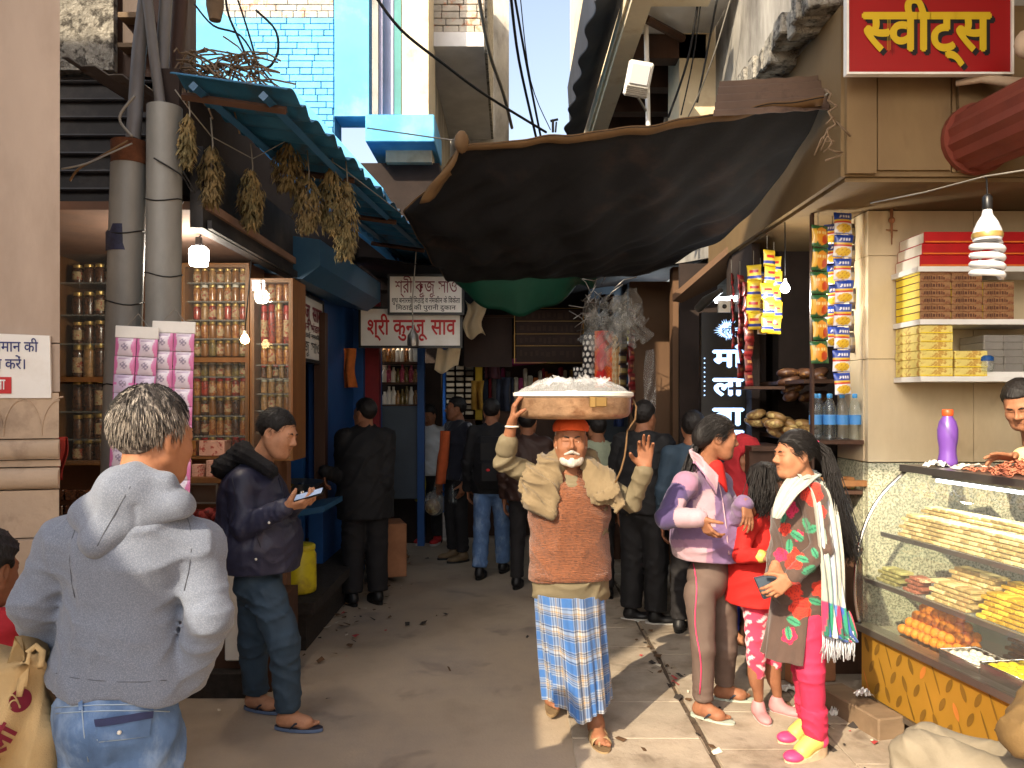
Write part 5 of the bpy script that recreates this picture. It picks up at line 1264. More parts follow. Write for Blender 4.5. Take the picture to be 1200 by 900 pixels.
# ---- boxes on the wall shelves behind the counter
t=root('wall_shelving',P(1140,444,4.8),'three pale stone shelves fixed to the tiled wall','shelf')
SHY={}
for n,(y,x0) in {'a':(312,1076),'b':(374,1078),'c':(441,1079)}.items():
    mb=MB(); z=GZ(y,4.62); mb.b2((GX(x0,4.62),4.62,z-.03),(3.235,4.948,z)); part(mb,'slab','white_paint',t); SHY[n]=z
mat('box_red',S(178,26,30),.4,0,.1,6,.03,30); mat('box_white',S(230,222,206),.5,0,.1,6,.03,30); mat('box_orange',S(222,120,44),.4,0,.1,6,.03,30)
mat('box_brown',S(150,112,76),.5,0,.2,10,.05,30,col2=S(128,82,54),c2s=40,c2f=(.52,.56)); mat('box_yellow',S(232,204,40),.45,0,.1,6,.03,30); mat('box_pale',S(226,208,120),.5,0,.12,10,.03,30,col2=S(190,150,70),c2s=24,c2f=(.52,.58)); mat('box_silver',S(176,172,164),.3,.6,.12,8,.05,20)
mat('box_dark',S(86,52,34),.5,0,.1,6,0)
def sbox(w,d,h,mf,ms,band=None,letter=None):
    mb=MB(); mb.box((0,0,h/2),(w,d,h),None,0,.003)
    mb.box((-w/2-.0006,0,h/2),(.001,d*.94,h*.86),None,1)
    if band: mb.box((0,-d/2-.0006,h*.12),(w*.98,.001,h*.12),None,2)
    if letter:
        q=random.Random(3); x_=-w*.38
        while x_<w*.3: ww=q.uniform(.006,.016); hh_=q.uniform(.3,.5)*h; mb.b2((x_,-d/2-.0012,h*.32),(x_+ww,-d/2-.0003,h*.32+hh_),3); x_+=ww+q.uniform(.003,.006)
    return mb.mesh('sweet_box',[mf,ms,band or mf,'box_dark'],(0,0,0),35)
z=SHY['a']; x0=GX(1078,4.62); m=sbox(.34,.3,.066,'box_red','box_white','box_orange')
for k in range(3): mesh_dup(m,'sweet_box',(x0+.18+.012*k,4.785,z+.001+.068*k),('lowest','middle','topmost')[k]+' red and white sweet box above the shelves, left stack','box','red sweet boxes',.0)
for k in range(3): mesh_dup(m,'sweet_box',(x0+.54,4.785,z+.001+.068*k),('lowest','middle','topmost')[k]+' red and white sweet box of the right stack above the shelves','box','red sweet boxes',.0)
z=SHY['b']; m=sbox(.178,.3,.043,'box_brown','box_yellow',None,True)
for c in range(3):
    n=(7,7,5)[c]
    for k in range(n): mesh_dup(m,'sweet_box',(x0+.10+.183*c,4.785,z+.001+.0435*k),'brown box with yellow end in the '+('left','middle','right')[c]+' column on the middle shelf','box','brown boxes with yellow ends',R.uniform(-.01,.01))
z=SHY['c']; m=sbox(.19,.3,.049,'box_pale','box_pale','box_yellow')
for k in range(6): mesh_dup(m,'sweet_box',(x0+.105,4.785,z+.001+.0495*k),'pale yellow sweet box in the tall stack on the lowest shelf','box','pale yellow boxes',R.uniform(-.02,.02))
for k in range(3): mesh_dup(m,'sweet_box',(x0+.31,4.79,z+.001+.0495*k),'pale yellow sweet box in the short stack of three','box','pale yellow boxes',R.uniform(-.03,.03))
m=sbox(.11,.26,.042,'box_silver','box_silver')
for c in range(3):
    for k in range(5): mesh_dup(m,'silver_box',(x0+.45+.115*c,4.785,z+.03+.0425*k),'silver box in the '+('left','middle','right')[c]+' column on the lowest shelf','box','silver boxes',R.uniform(-.02,.02))
mb=MB(); mb.b2((x0+.39,4.64,z+.001),(x0+.75,4.93,z+.028)); one(mb,'foam_slab','white_paint','white foam slab under the silver boxes','slab')
mb=MB(); mb.lathe([(.03,0),(.034,.01),(.034,.075),(.02,.09)],V((x0+.4,4.58+.06,z+.03)),12); mb.lathe([(.035,.06),(.035,.082),(.02,.092)],V((x0+.4,4.64,z+.03)),12,1); one(mb,'small_jar',['pane_shelf','shop_blue'],'little jar with blue lid before the silver boxes','jar',smooth=60)
mb=MB(); c=P(1045,258,4.93); 
for dx,l in((-.008,.17),(.006,.2),(.0,.24)): mb.tube([c+V((dx,0,.09)),c+V((dx*.3,0,.09-l))],.004,5)
mb.ball(c,.02,8); mb.tube([c+V((-.035,0,-.06)),c+V((.035,0,-.065))],.004,5); one(mb,'lemon_chilli_charm','carton','dried chilli and lemon charm hung on the tiled wall','charm',smooth=180)
# ---- display counter
Lc=V((.16,-.987,0)); Bc=V((.987,.16,0)); O=V((1.935,4.42,0)); LEN=1.75
def CP(l,b,z): return O+Lc*l+Bc*b+Z*z
t=root('sweets_counter',CP(.8,.4,0),'glass fronted sweets counter with gold leaf patterned front panel','counter')
mat('gold_panel',S(180,136,50),.28,.45,.1,3,.03,10); mat('leaf_bronze',S(134,100,40),.3,.4,.15,8,.03,20); mat('leaf_orange',S(206,130,60),.3,.4,.1,8,.03,20)
def cbox(mb,l0,l1,b0,b1,z0,z1,mi=0):
    p=[CP(l,b,z) for l in(l0,l1) for b in(b0,b1) for z in(z0,z1)]; mb.add(p,[(0,1,3,2),(4,6,7,5),(0,4,5,1),(2,3,7,6),(0,2,6,4),(1,5,7,3)],mi)
mb=MB(); cbox(mb,0,LEN,0,.03,.12,.455); part(mb,'front_panel','gold_panel',t)
mb=MB(); rs=random.Random(6)
for i in range(19):
    for j in range(3):
        c=(.05+i*.092+.045*(j%2),.18+j*.105); sl=(.5 if (i+j)%2 else -.45); w=.016 if (i*3+j)%4 else .006; h_=.042 if w>.01 else .075
        poly=[]
        for k in range(14):
            q=2*math.pi*k/14; x=w*math.cos(q)*abs(math.cos(q))**.3*(1 if True else 0); y=h_*math.sin(q); poly.append((c[0]+x*math.cos(sl)+y*math.sin(sl),c[1]-x*math.sin(sl)+y*math.cos(sl)))
        poly=[(a,min(.445,max(.13,b))) for a,b in poly]
        mb.add([CP(a,-.0025,b) for a,b in poly],[tuple(range(14))],1 if (i*7+j*5)%9==0 else 0)
part(mb,'leaf_pattern',['leaf_bronze','leaf_orange'],t)
mb=MB(); cbox(mb,-.02,LEN,-.03,.06,.456,.49); cbox(mb,-.02,LEN,-.012,.03,.09,.118); part(mb,'rail','steel_dull',t)
mb=MB(); cbox(mb,0,LEN,.06,.75,.456,.47); cbox(mb,.0,.02,.03,.75,.12,.455); cbox(mb,.0,LEN,.70,.75,.12,.455); part(mb,'deck','steel',t)
mb=MB(); cbox(mb,0,LEN,.05,.7,.0,.085); part(mb,'base','wood_dark',t)
prof=[(-.005,.49),(-.03,.62),(-.032,.76),(-.01,.92),(.05,1.08),(.14,1.21),(.27,1.325)]
def pf(v):
    x=v*(len(prof)-1); a=min(int(x),len(prof)-2); f=x-a
    p0,p1,p2,p3=prof[max(a-1,0)],prof[a],prof[a+1],prof[min(a+2,len(prof)-1)]
    return [.5*((2*p1[i])+(p2[i]-p0[i])*f+(2*p0[i]-5*p1[i]+4*p2[i]-p3[i])*f*f+(3*p1[i]-p0[i]-3*p2[i]+p3[i])*f**3) for i in(0,1)]
mb=MB(); mb.grid(lambda a,v:CP(a*LEN,*pf(v)),2,24,0,.005); part(mb,'curved_glass','pane_clear',t,40)
mb=MB(); mb.tube([CP(-.01,*pf(v)) for v in np.linspace(0,1,20)],.011,8); part(mb,'end_rim','steel',t,180)
mb=MB(); pts=[pf(v) for v in np.linspace(0,1,16)]+[(.72,1.325),(.72,.49)]; mb.prism(pts,CP(-.004,0,0),Bc,Z,Lc*.006); part(mb,'end_glass','pane_clear',t)
mb=MB(); cbox(mb,-.03,LEN,.25,.80,1.327,1.365); part(mb,'top','steel_dull',t)
mb=MB(); cbox(mb,.22,LEN,.29,.32,1.292,1.308); part(mb,'tube_light','tube_lit',t)
mb=MB(); cbox(mb,.2,LEN,.28,.36,1.309,1.326); cbox(mb,.42,.45,.68,.71,.475,1.32); cbox(mb,1.2,1.23,.68,.71,.475,1.32); part(mb,'light_housing','steel_dull',t)
for (z,b0,l0) in((.985,.12,.0),(.735,.02,.0)):
    mb=MB(); cbox(mb,l0+.01,LEN,b0,.66,z-.006,z,0); part(mb,'glass_shelf','pane_shelf',t)
    mb=MB(); cbox(mb,l0+.01,LEN,b0-.012,b0-.001,z-.012,z+.012); part(mb,'shelf_edge','steel_dull',t)
for l in(.3,.6,.9,1.2): LAMPS.append((CP(l,.34,1.24),.8,(.86,.94,1),.03))
# sweets
mat('barfi_cream',S(224,204,150),.6,0,.12,30,.25,90); mat('barfi_pink',S(188,120,92),.6,0,.3,40,.3,90,col2=S(226,200,160),c2s=60,c2f=(.5,.56)); mat('barfi_yellow',S(232,196,64),.6,0,.12,30,.25,90); mat('barfi_brown',S(150,104,58),.6,0,.15,30,.25,90); mat('barfi_green',S(176,172,110),.6,0,.2,30,.25,90)
mat('laddu',S(232,142,34),.6,0,.2,60,.6,160,bd=.006); mat('rasgulla',S(240,208,30),.3,0,.08,20,.05,60,coat=.3); mat('white_sweet',S(236,232,220),.55,0,.08,20,.3,60)
rotc=math.atan2(Lc.y,Lc.x)
def barfi_mesh(m,w=.05,d=.075,h=.0165): mb=MB(); mb.box((0,0,h/2),(w,d,h),None,0,.0025); return mb.mesh('barfi',[m],(0,0,0),35)
BM={m:barfi_mesh(m) for m in('barfi_cream','barfi_pink','barfi_yellow','barfi_brown','barfi_green')}
BT={m:[BM[m]] for m in BM}
for m,c in(('barfi_cream',(206,180,120)),('barfi_yellow',(214,170,44)),('barfi_green',(156,150,92)),('barfi_pink',(170,104,80)),('barfi_brown',(132,90,48))):
    for k_,f_ in enumerate((.86,.7)): mat(f'{m}_tint_{k_}',tuple(v*f_ for v in S(*c)),.6,0,.2,30,.3,90); BT[m].append(barfi_mesh(f'{m}_tint_{k_}'))
def barfi_wall(l0,l1,b,z,rows,seq,where,group,st=.0585,rh=.0208,r0=0):
    n=int((l1-l0)/st)
    for rr in range(r0,rows):
        for i in range(n):
            l=l0+st*(i+.5*(rr%2)); f=(l-l0)/(l1-l0); m=seq[min(len(seq)-1,int(f*len(seq)))]
            p=CP(l,b+.006*rr+R.uniform(-.003,.003),z+.002+rh*rr); w={'barfi_cream':'cream','barfi_pink':'pink flecked','barfi_yellow':'yellow','barfi_brown':'brown','barfi_green':'pale green'}[m]
            mesh_dup(R.choice(BT[m]),{'barfi_cream':'cream_barfi','barfi_pink':'pink_barfi','barfi_yellow':'yellow_barfi','barfi_brown':'brown_barfi','barfi_green':'green_barfi'}[m],p,f'{w} barfi piece stacked like bricks on {where}','sweet',group,rotc+R.uniform(-.05,.05))
barfi_wall(.10,1.5,.20,.985,6,['barfi_cream']*2+['barfi_cream','barfi_cream','barfi_cream'],'the upper glass shelf','barfi on the upper shelf')
barfi_wall(.12,1.5,.29,.985,8,['barfi_cream'],'the upper glass shelf','barfi on the upper shelf',r0=5)
barfi_wall(.47,.80,.19,.735,8,['barfi_cream'],'the lower glass shelf','cream barfi on the lower shelf',r0=3)
barfi_wall(.81,1.25,.19,.735,8,['barfi_yellow'],'the lower glass shelf','yellow barfi on the lower shelf',r0=4)
barfi_wall(.06,.28,.10,.735,4,['barfi_green'],'the far end of the lower glass shelf','pale green barfi on the lower shelf')
barfi_wall(.29,.46,.10,.735,4,['barfi_pink'],'the lower glass shelf','pink barfi on the lower shelf')
barfi_wall(.47,.80,.10,.735,5,['barfi_cream'],'the lower glass shelf','cream barfi on the lower shelf')
barfi_wall(.81,1.25,.10,.735,6,['barfi_yellow'],'the lower glass shelf','yellow barfi on the lower shelf')
barfi_wall(.62,1.1,.40,.47,5,['barfi_brown','barfi_green'],'the counter deck behind the trays','barfi on the deck')
mb=MB(); mb.ball((0,0,.026),.0268,12); lm=mb.mesh('laddu',['laddu'],(0,0,0),180)
nl=0
for lay in range(6):
    nx,ny=8-lay,4-lay*2//3
    if ny<1: ny=1
    for i in range(nx):
        for j in range(ny):
            p=CP(.16+.05*(i+lay*.5),.10+.05*(j+lay*.45)+.04,.472+.042*lay)
            o=mesh_dup(lm,'laddu',p+V((R.uniform(-.003,.003),R.uniform(-.003,.003),0)),('bottom','second','third','fourth','fifth','top')[lay]+' layer orange laddu ball in the pyramid heap','sweet','laddu pyramid',R.uniform(0,6))
def tray(l,b,w,d,h,label):
    tt=root('steel_tray',CP(l,b,.471),label,'tray'); mb=MB()
    cbox(mb,l-w/2,l+w/2,b-d/2,b+d/2,.472,.476)
    for a in((l-w/2,l-w/2+.004,b-d/2,b+d/2),(l+w/2-.004,l+w/2,b-d/2,b+d/2),(l-w/2+.0045,l+w/2-.0045,b-d/2,b-d/2+.004),(l-w/2+.0045,l+w/2-.0045,b+d/2-.004,b+d/2)): cbox(mb,*a,.4765,.472+h)
    part(mb,'tray_body','steel',tt); mb=MB(); 
    r=[CP(l-w/2,b-d/2,.472+h),CP(l+w/2,b-d/2,.472+h),CP(l+w/2,b+d/2,.472+h),CP(l-w/2,b+d/2,.472+h)]; mb.tube(r+[r[0]],.005,6); part(mb,'rim','steel',tt,180)
tray(.70,.14,.26,.2,.05,'low steel tray of white sweets right of the laddu pyramid'); tray(.98,.15,.28,.22,.075,'deep steel tray of round yellow sweets'); tray(1.32,.16,.3,.22,.06,'steel tray of mixed sweets at the near end of the counter')
mb=MB(); mb.ball((0,0,.014),.02,10,0,(1,1,.75)); wm=mb.mesh('white_sweet',['white_sweet'],(0,0,0),180); 
for i in range(7):
    for j in range(5): mesh_dup(wm,'white_sweet',CP(.59+.036*i,.065+.037*j,.478+R.uniform(0,.018)),'small white milk sweet heaped in the low steel tray','sweet','white sweets in the tray',R.uniform(0,6))
mb=MB(); mb.ball((0,0,.02),.03,12,0,(1,1,.7)); ym=mb.mesh('yellow_sweet',['rasgulla'],(0,0,0),180)
for i in range(5):
    for j in range(4): mesh_dup(ym,'yellow_sweet',CP(.88+.052*i,.075+.05*j,.512+R.uniform(0,.006)),'round bright yellow sweet in the deep steel tray','sweet','yellow sweets in the tray',R.uniform(0,6))
for i in range(6):
    for j in range(4): mesh_dup(BM['barfi_brown' if i%2 else 'barfi_yellow'],'barfi',CP(1.2+.046*i,.085+.05*j,.477),('brown' if i%2 else 'yellow')+' square sweet in the near steel tray','sweet','sweets in the near tray',R.uniform(-.1,.1))
# things on the counter top
p=CP(.14,.42,1.366); t=root('drink_bottle',p,'purple plastic water bottle with orange cap standing on the counter','bottle')
mat('purple_plastic',S(112,72,160),.35,0,.06,6,.03,20,spec=.6); mat('cap_orange',S(206,84,40),.4,0,.05,6,0)
mb=MB(); mb.lathe([(.044,0),(.05,.008),(.05,.03),(.043,.07),(.043,.1),(.051,.15),(.052,.2),(.042,.245),(.026,.268),(.025,.275)],p,20); part(mb,'bottle_body','purple_plastic',t,60)
mb=MB(); mb.lathe([(.027,.274),(.029,.278),(.029,.305),(.024,.31)],p,20); part(mb,'cap','cap_orange',t,60)
def crumple(c,w,d,h,m,name,label,seed,n=9):
    rs=random.Random(seed); H=[[rs.uniform(0,1) for _ in range(n+1)] for _ in range(n+1)]; mb=MB()
    mb.grid(lambda a,b:V(c)+V(((a-.5)*w+rs.uniform(-.1,.1)*w*.3,(b-.5)*d+rs.uniform(-.1,.1)*d*.3,h*(H[int(b*n)][int(a*n)])*math.sin(math.pi*min(1,max(0,a)))**.4)),n,n,0,.001); return one(mb,name,m,label,'paper' if 'paper' in label else 'scrap',smooth=30)
crumple(CP(.17,.33,1.37),.12,.07,.035,'white_paint','paper_scrap','crumpled white paper at the foot of the purple bottle',3)
crumple(CP(.33,.42,1.37),.2,.1,.03,'box_white','newspaper','folded newspaper lying beside the purple bottle on paper stack',5)
mat('noodle_pink',S(196,120,92),.6,0,.2,30,.2,60)
mb=MB(); rs=random.Random(31)
for _ in range(260):
    l=.68+rs.gauss(0,.14); b=.44+rs.gauss(0,.07); hz=.075*math.exp(-((l-.68)/.16)**2-((b-.44)/.09)**2); c=CP(l,b,1.372+hz*rs.random()); q=rs.uniform(0,6); r_=rs.uniform(.012,.022); mb.tube([c+V((math.cos(q+s)*r_,math.sin(q+s)*r_,.006*math.sin(s*2))) for s in np.linspace(0,4.2,9)],.0035,4)
o=one(mb,'fried_noodle_heap','noodle_pink','heap of pinkish fried noodle snack on the counter top','snack',None,'stuff',smooth=180)
# ---- snack strips
def pack(kind):
    W,H=.135,.158
    pal={'blue':(S(28,70,176),S(240,240,245),S(206,50,40),S(236,196,60)),'green':(S(36,96,50),S(226,150,40),S(196,70,30),S(228,178,60)),'dark':(S(44,36,40),S(120,110,80),S(80,60,40),S(140,120,70)),'mix':(S(230,200,50),S(200,40,44),S(40,60,150),S(240,210,80)),'maroon':(S(110,30,36),S(160,110,70),S(140,40,40),S(90,30,30))}[kind]
    def col(u,v):
        v=1-v; c=pal[0]
        if kind=='blue':
            if v>.34: c=pal[1]
            if .42<v<.52: c=pal[2]
            if .36<v<.42: c=pal[3]
            if .14<v<.27 and .22<u<.88 and math.sin(u*40+v*9)>-.35: c=pal[1]
            if v>.56 and ((u-.5)/.42)**2+((v-.76)/.2)**2<1: c=pal[3] if math.sin(u*26)*math.sin(v*30)>-.55 else S(206,150,40)
            if v>.96: c=pal[0]
        elif kind=='green':
            if ((u-.55)/.4)**2+((v-.52)/.4)**2<1: c=pal[1]
            if .3<v<.42 and .2<u<.85 and math.sin(u*36)>-.3: c=S(236,220,150)
            if ((u-.7)/.2)**2+((v-.68)/.2)**2<1: c=pal[2]
            if u<.22 and .2<v<.85: c=pal[3]
        else:
            if .25<v<.8: c=pal[3]
            if .3<v<.5 and .15<u<.85: c=pal[1]
            if .66<v<.8: c=pal[2]
        return c
    return colour_mesh('snack_pack',20,24,lambda u,v:((u-.5)*W*(1-.06*math.sin(math.pi*v)),-.026*(max(0,math.sin(math.pi*u))*max(0,math.sin(math.pi*v)))**.55+.003*math.sin(u*40)*(v<.06 or v>.94),(v-.5)*H),col,'foil')
PK={k:pack(k) for k in('blue','green','dark','mix','maroon')}
def strip_packs(x,y,Y,kind,n,label,group,rot=0,sc=1.0,pit=.165):
    t=root('snack_strip',P(x,y,Y),label,'snack strip',group)
    for k in range(n):
        o=bpy.data.objects.new('snack_pack',PK[kind]); o.location=(R.uniform(-.008,.008),R.uniform(-.012,.012)-.01*(k%2),-.08*sc-k*pit*sc); o.rotation_euler=(R.uniform(-.14,.14),R.uniform(-.05,.05),rot+R.uniform(-.18,.18)); o.scale=(sc,)*3; link(o,t)
    mb=MB(); mb.tube([(0,.02,.1),(0,.02,-.1)],.003,5); o=bpy.data.objects.new('string',mb.mesh('string',['grey_wire'])); link(o,t)
g='snack packets strung over the shop opening'
strip_packs(960,264,5.0,'green',6,'strip of green and orange snack packets left of the blue ones',g,.25,.88)
strip_packs(987,249,4.95,'blue',8,'long strip of blue snack packets beside the tiled wall',g,.1,.86)
strip_packs(1003,262,5.15,'dark',6,'dim strip of snack packets behind the blue ones',g,.1,.85)
strip_packs(977,262,5.1,'blue',6,'half hidden blue packet strip behind the green and blue ones',g,-.6,.8)
strip_packs(900,293,5.5,'mix',5,'strip of yellow and red snack packets near the black sign',g,.3,.75,.15); strip_packs(884,310,5.6,'mix',4,'shorter yellow packet strip left of the yellow and red one',g,-.4,.75,.15)
strip_packs(908,300,5.6,'mix',5,'yellow packet strip right of the yellow and red one',g,-.2,.72,.15); strip_packs(892,318,5.75,'blue',5,'small blue packet strip among the yellow strips',g,.5,.6,.15)
strip_packs(868,322,5.7,'maroon',7,'maroon packet strip hanging against the black sign',g,.9,.7,.15); strip_packs(858,320,5.75,'maroon',6,'narrow maroon packet strip left edge before the black sign',g,1.2,.6,.15); strip_packs(877,330,5.65,'maroon',7,'maroon packet strip nearest the yellow ones',g,.6,.7,.15)
strip_packs(740,362,7.0,'maroon',8,'string of brown sachets hanging in front of the bag shop','brown sachet strings',.9,.75,.15); strip_packs(730,372,7.1,'dark',7,'string of dim sachets left of the brown string','brown sachet strings',.5,.7,.15)
# snack shop shelf with bottles
t=root('snack_shelves',(2.05,5.3,0),'dark wooden shelves of the snack shop beside the tiled wall','shelf')
mb=MB()
for z,y0 in((1.475,4.98),(1.16,5.0),(1.86,5.2),(.8,5.0)): mb.b2((1.9,y0,z-.025),(2.195,6.3,z))
part(mb,'shelf','wood_dark',t); mb=MB(); mb.b2((1.9,5.0,0),(2.19,6.3,.74)); part(mb,'cupboard','wood_dark',t); mb=MB(); mb.b2((1.885,5.02,0),(1.9,5.06,2.9)); part(mb,'post','wood_dark',t)
glassmat('water_clear',(.92,.96,.97),.9,.03,.03); mat('label_blue',S(74,140,206),.5,0,.05,6,0); mat('cap_blue',S(70,150,214),.4,0,.05,6,0)
for i,(dx,dy) in enumerate(((0,0.06),(.048,.13),(.085,.05),(.12,.13),(.165,.05),(.245,.05))):
    p=V((1.922+dx,5.0+dy,1.476)); t=root('water_bottle',p,('leftmost','second','third','fourth','fifth','rightmost')[i]+' clear water bottle with blue label on the snack shelf','bottle','water bottles on the snack shelf')
    mb=MB(); mb.lathe([(.034,0),(.038,.006),(.036,.03),(.038,.04),(.036,.05),(.038,.06),(.036,.07),(.038,.08),(.037,.09),(.037,.16),(.039,.18),(.036,.2),(.026,.235),(.014,.258),(.013,.272)],p,16); part(mb,'bottle_body','water_clear',t,50)
    mb=MB(); mb.lathe([(.0385,.095),(.0388,.1),(.0388,.15),(.0385,.155)],p,16); part(mb,'label','label_blue',t,60)
    mb=MB(); mb.lathe([(.0145,.262),(.0155,.265),(.0155,.286),(.012,.29)],p,12); part(mb,'cap','cap_blue',t,60)
mat('packet_tan',S(150,116,70),.45,0,.35,16,.3,30,col2=S(200,180,120),c2s=18,c2f=(.52,.6)); mat('packet_brown',S(84,56,40),.4,0,.35,16,.3,30,col2=S(150,110,60),c2s=18,c2f=(.55,.62))
def pillow(m): mb=MB(); mb.ball((0,0,.035),.085,12,0,(1,.7,.42)); return mb.mesh('snack_bag',[m],(0,0,0),60)
pm=[pillow('packet_tan'),pillow('packet_brown')]
k=0
for (x,y,Y,n,m,w) in((925,512,5.6,7,0,'low heap beside the ponytail girl'),(940,452,5.7,6,1,'dark heap below the green snack strip'),(946,470,5.6,4,1,'second dark heap over the tan one'),(900,500,5.8,4,0,'small heap by the black sign')):
    for i in range(n): o=mesh_dup(pm[m],'snack_bag',P(x+(i%3-1)*16+R.uniform(-4,4),y-(i//3)*9,Y+R.uniform(-.1,.1)),('tan' if m==0 else 'brown')+' snack bag in the '+w,'snack bag','heaped snack bags',R.uniform(0,6)); o.rotation_euler=(R.uniform(-.4,.4),R.uniform(-.4,.4),R.uniform(0,6))
mb=MB(); mb.b2((1.62,5.4,1.38),(1.89,5.95,1.41)); mb.b2((1.62,5.45,0),(1.88,5.9,1.379)); mb.b2((1.6,5.5,1.8),(1.88,5.9,1.82)); one(mb,'snack_table','wood_dark','dark table under the heaped snack bags','table')
mat('crate_orange',S(176,120,70),.7,0,.3,12,.2,40,col2=S(120,150,80),c2s=20,c2f=(.56,.62))
for i in range(4):
    mb=MB(); mb.box((1.945+.065*i,5.08,1.2),(.055,.08,.075),R.uniform(-.2,.2),0,.01); one(mb,'biscuit_packet','crate_orange','biscuit packet standing on the shelf under the water bottles','packet','biscuit packets')
mb=MB(); pbox(mb,985,563,1022,570,4.96,.03); one(mb,'wooden_rail','wood_frame','light wooden rail below the biscuit packets','rail')
# ---- bag shop at the right back
t=root('bag_shop',(1.25,9,0),'lit back shop with glass shelves behind hanging plastic bags','shop')
mb=MB(); pbox(mb,690,325,748,700,9.6,.1); pbox(mb,736,330,790,700,9.4,.1); part(mb,'back_wall','panel_slate',t); mb=MB()
for y in(400,425,450,475): pbox(mb,735,y,778,y+2.5,9.0,.38)
part(mb,'shelf','white_paint',t); mb=MB(); mb.cyl(P(765,348,9.1),P(778,346,9.1),.03,n=8); part(mb,'tube_lamp','tube_lit',t); LAMPS.append((P(760,365,8.9),7,(.85,.95,1),.05))
mb=MB(); mb.b2((.98,8.6,0),(1.78,9.0,1.25)); part(mb,'counter','wood_dark',t)
for i in range(18):
    mb=MB(); c=P(738+(i%6)*7,399.5+(i//6)*25,9.1); h=.1+R.random()*.08; mb.b2((c.x-.028,9.08,c.z),(c.x+.028,9.16,c.z+h),0,.004); one(mb,'bag_shop_packet',R.choice(['box_white','label_blue','box_red','box_pale','jar_amber']),('upper','middle','lower')[i//6]+' shelf packet in the lit back shop','packet','packets in the lit back shop')
mb=MB(); rs=random.Random(17)
for _ in range(16):
    c=P(732+rs.gauss(0,10),372+rs.gauss(0,16),6.9)+V((0,rs.uniform(-.15,.15),0)); a=rs.uniform(0,3); r_=rs.uniform(.08,.17)
    e1=V((math.cos(a),math.sin(a)*.6,rs.uniform(-.5,.5))); e2=V((rs.uniform(-.3,.3),.3,-1)).normalized(); ph=rs.uniform(0,6)
    mb.grid(lambda u,v:c+e1*((u-.5)*r_*1.4)+e2*((v-.3)*r_*1.9)+V((.03*math.sin(v*9+ph),.05*math.sin(u*8+v*4+ph),.02*math.sin(u*13+ph))),9,9,0,0)
one(mb,'plastic_bag_cluster','bag_film','bunch of clear crumpled plastic bags hanging from the tarpaulin edge','plastic bags',smooth=40)
mb=MB(); rs=random.Random(19)
for _ in range(40):
    c=P(700+rs.gauss(0,12),365+rs.gauss(0,16),7.0); d=V((rs.gauss(0,1),rs.gauss(0,.5),rs.gauss(0,.7))).normalized()*.12; n_=V((-d.z,0,d.x)); mb.tube([c-d,c+n_*.25,c+d],.004,4)
one(mb,'wire_hanger_tangle','steel_dull','tangle of pale wire and strings left of the plastic bags','wire',smooth=180)
mb=MB(); mb.grid(lambda u,v:P(757-6*v+16*u*(.5+.5*math.sin(v*3)),410+100*v,6.95)+V((0,.06*math.sin(u*5+v*7),0)),8,16,0,0); one(mb,'long_plastic_bag','bag_film','long clear plastic bag drooping along the brown panel','plastic bag',smooth=60)
# patterned fabric lengths, lit by the sun
def fabric(x0,x1,y0,y1,Y,colf,label,nu=40,nv=90,ph=0):
    v0=P((x0+x1)/2,y1,Y)
    def sh(u,v): p=P(x0+(x1-x0)*u,y1+(y0-y1)*v,Y)-v0; return (p.x,-.04+.03*math.sin(u*9+ph)*(.4+.6*(1-v)),p.z)
    me=colour_mesh('patterned_fabric',nu,nv,sh,colf,'cloth_print'); o=bpy.data.objects.new('patterned_fabric',me); o.location=v0; link(o); tag(o,label,'fabric','hanging patterned fabrics')
def dots(bg,fg,nx,ny,r=.34):
    def f(u,v):
        a,b=u*nx,v*ny; a+=.5*(int(b)%2); return fg if math.hypot(a%1-.5,b%1-.5)<r else bg
    return f
fabric(683,699,392,452,7.6,dots(S(24,22,30),S(236,232,224),3,9,.36),'black fabric with white dots hanging left of the red fabric'); fabric(697,718,388,454,7.5,lambda u,v: S(226,40,40) if math.hypot((u-.35)*1.1,((v*3)%1-.5)*.6)<.32 else (S(240,120,50) if (int(u*12)+int(v*30))%2 else S(220,90,40)),'orange fabric with big red roundels lit by sun',ph=1)
fabric(717,730,392,470,7.45,dots(S(240,214,168),S(226,180,120),4,12),'cream patterned fabric at right of the red one',ph=2)
fabric(672,685,430,452,7.7,dots(S(24,22,30),S(230,226,220),3,4,.36),'short lower piece of dotted black fabric',ph=1.5)
# goods on the shelf at the end of the lane
t=root('cloth_stall',(.1,10.3,0),'cloth stall shelf across the end of the lane behind the porter','stall')
mb=MB(); a=P(563,474,10.1); b=P(690,470,10.1); mb.b2((a.x,10.1,a.z-.04),(b.x,10.7,a.z)); mb.b2((a.x,10.15,0),(b.x,10.6,a.z-.041)); mb.b2((a.x,10.75,0),(b.x,10.8,2.6)); part(mb,'shelf','wood_dark',t); z0=a.z
cl=[S(150,30,40),S(196,150,60),S(60,66,84),S(110,100,96),S(170,60,110),S(210,196,170),S(80,40,50),S(220,120,50),S(40,60,110)]
for i,c in enumerate(cl): mat(f'bolt_{i}',tuple(x*.8 for x in c),.8,0,.25,8,.2,40)
x=GX(566,10.2)
for i in range(22):
    w=R.uniform(.03,.075); h=R.uniform(.34,.48); mb=MB(); mb.b2((x,10.2,z0+.001),(x+w-.004,10.5,z0+h),0,.012); k=R.randrange(9); one(mb,'cloth_bolt',f'bolt_{k}',('crimson','mustard','slate','grey','pink','cream','maroon','orange','navy')[k]+' cloth bolt standing on the stall behind the porter','cloth bolt','cloth bolts on the stall'); x+=w
    if x>GX(684,10.2): break
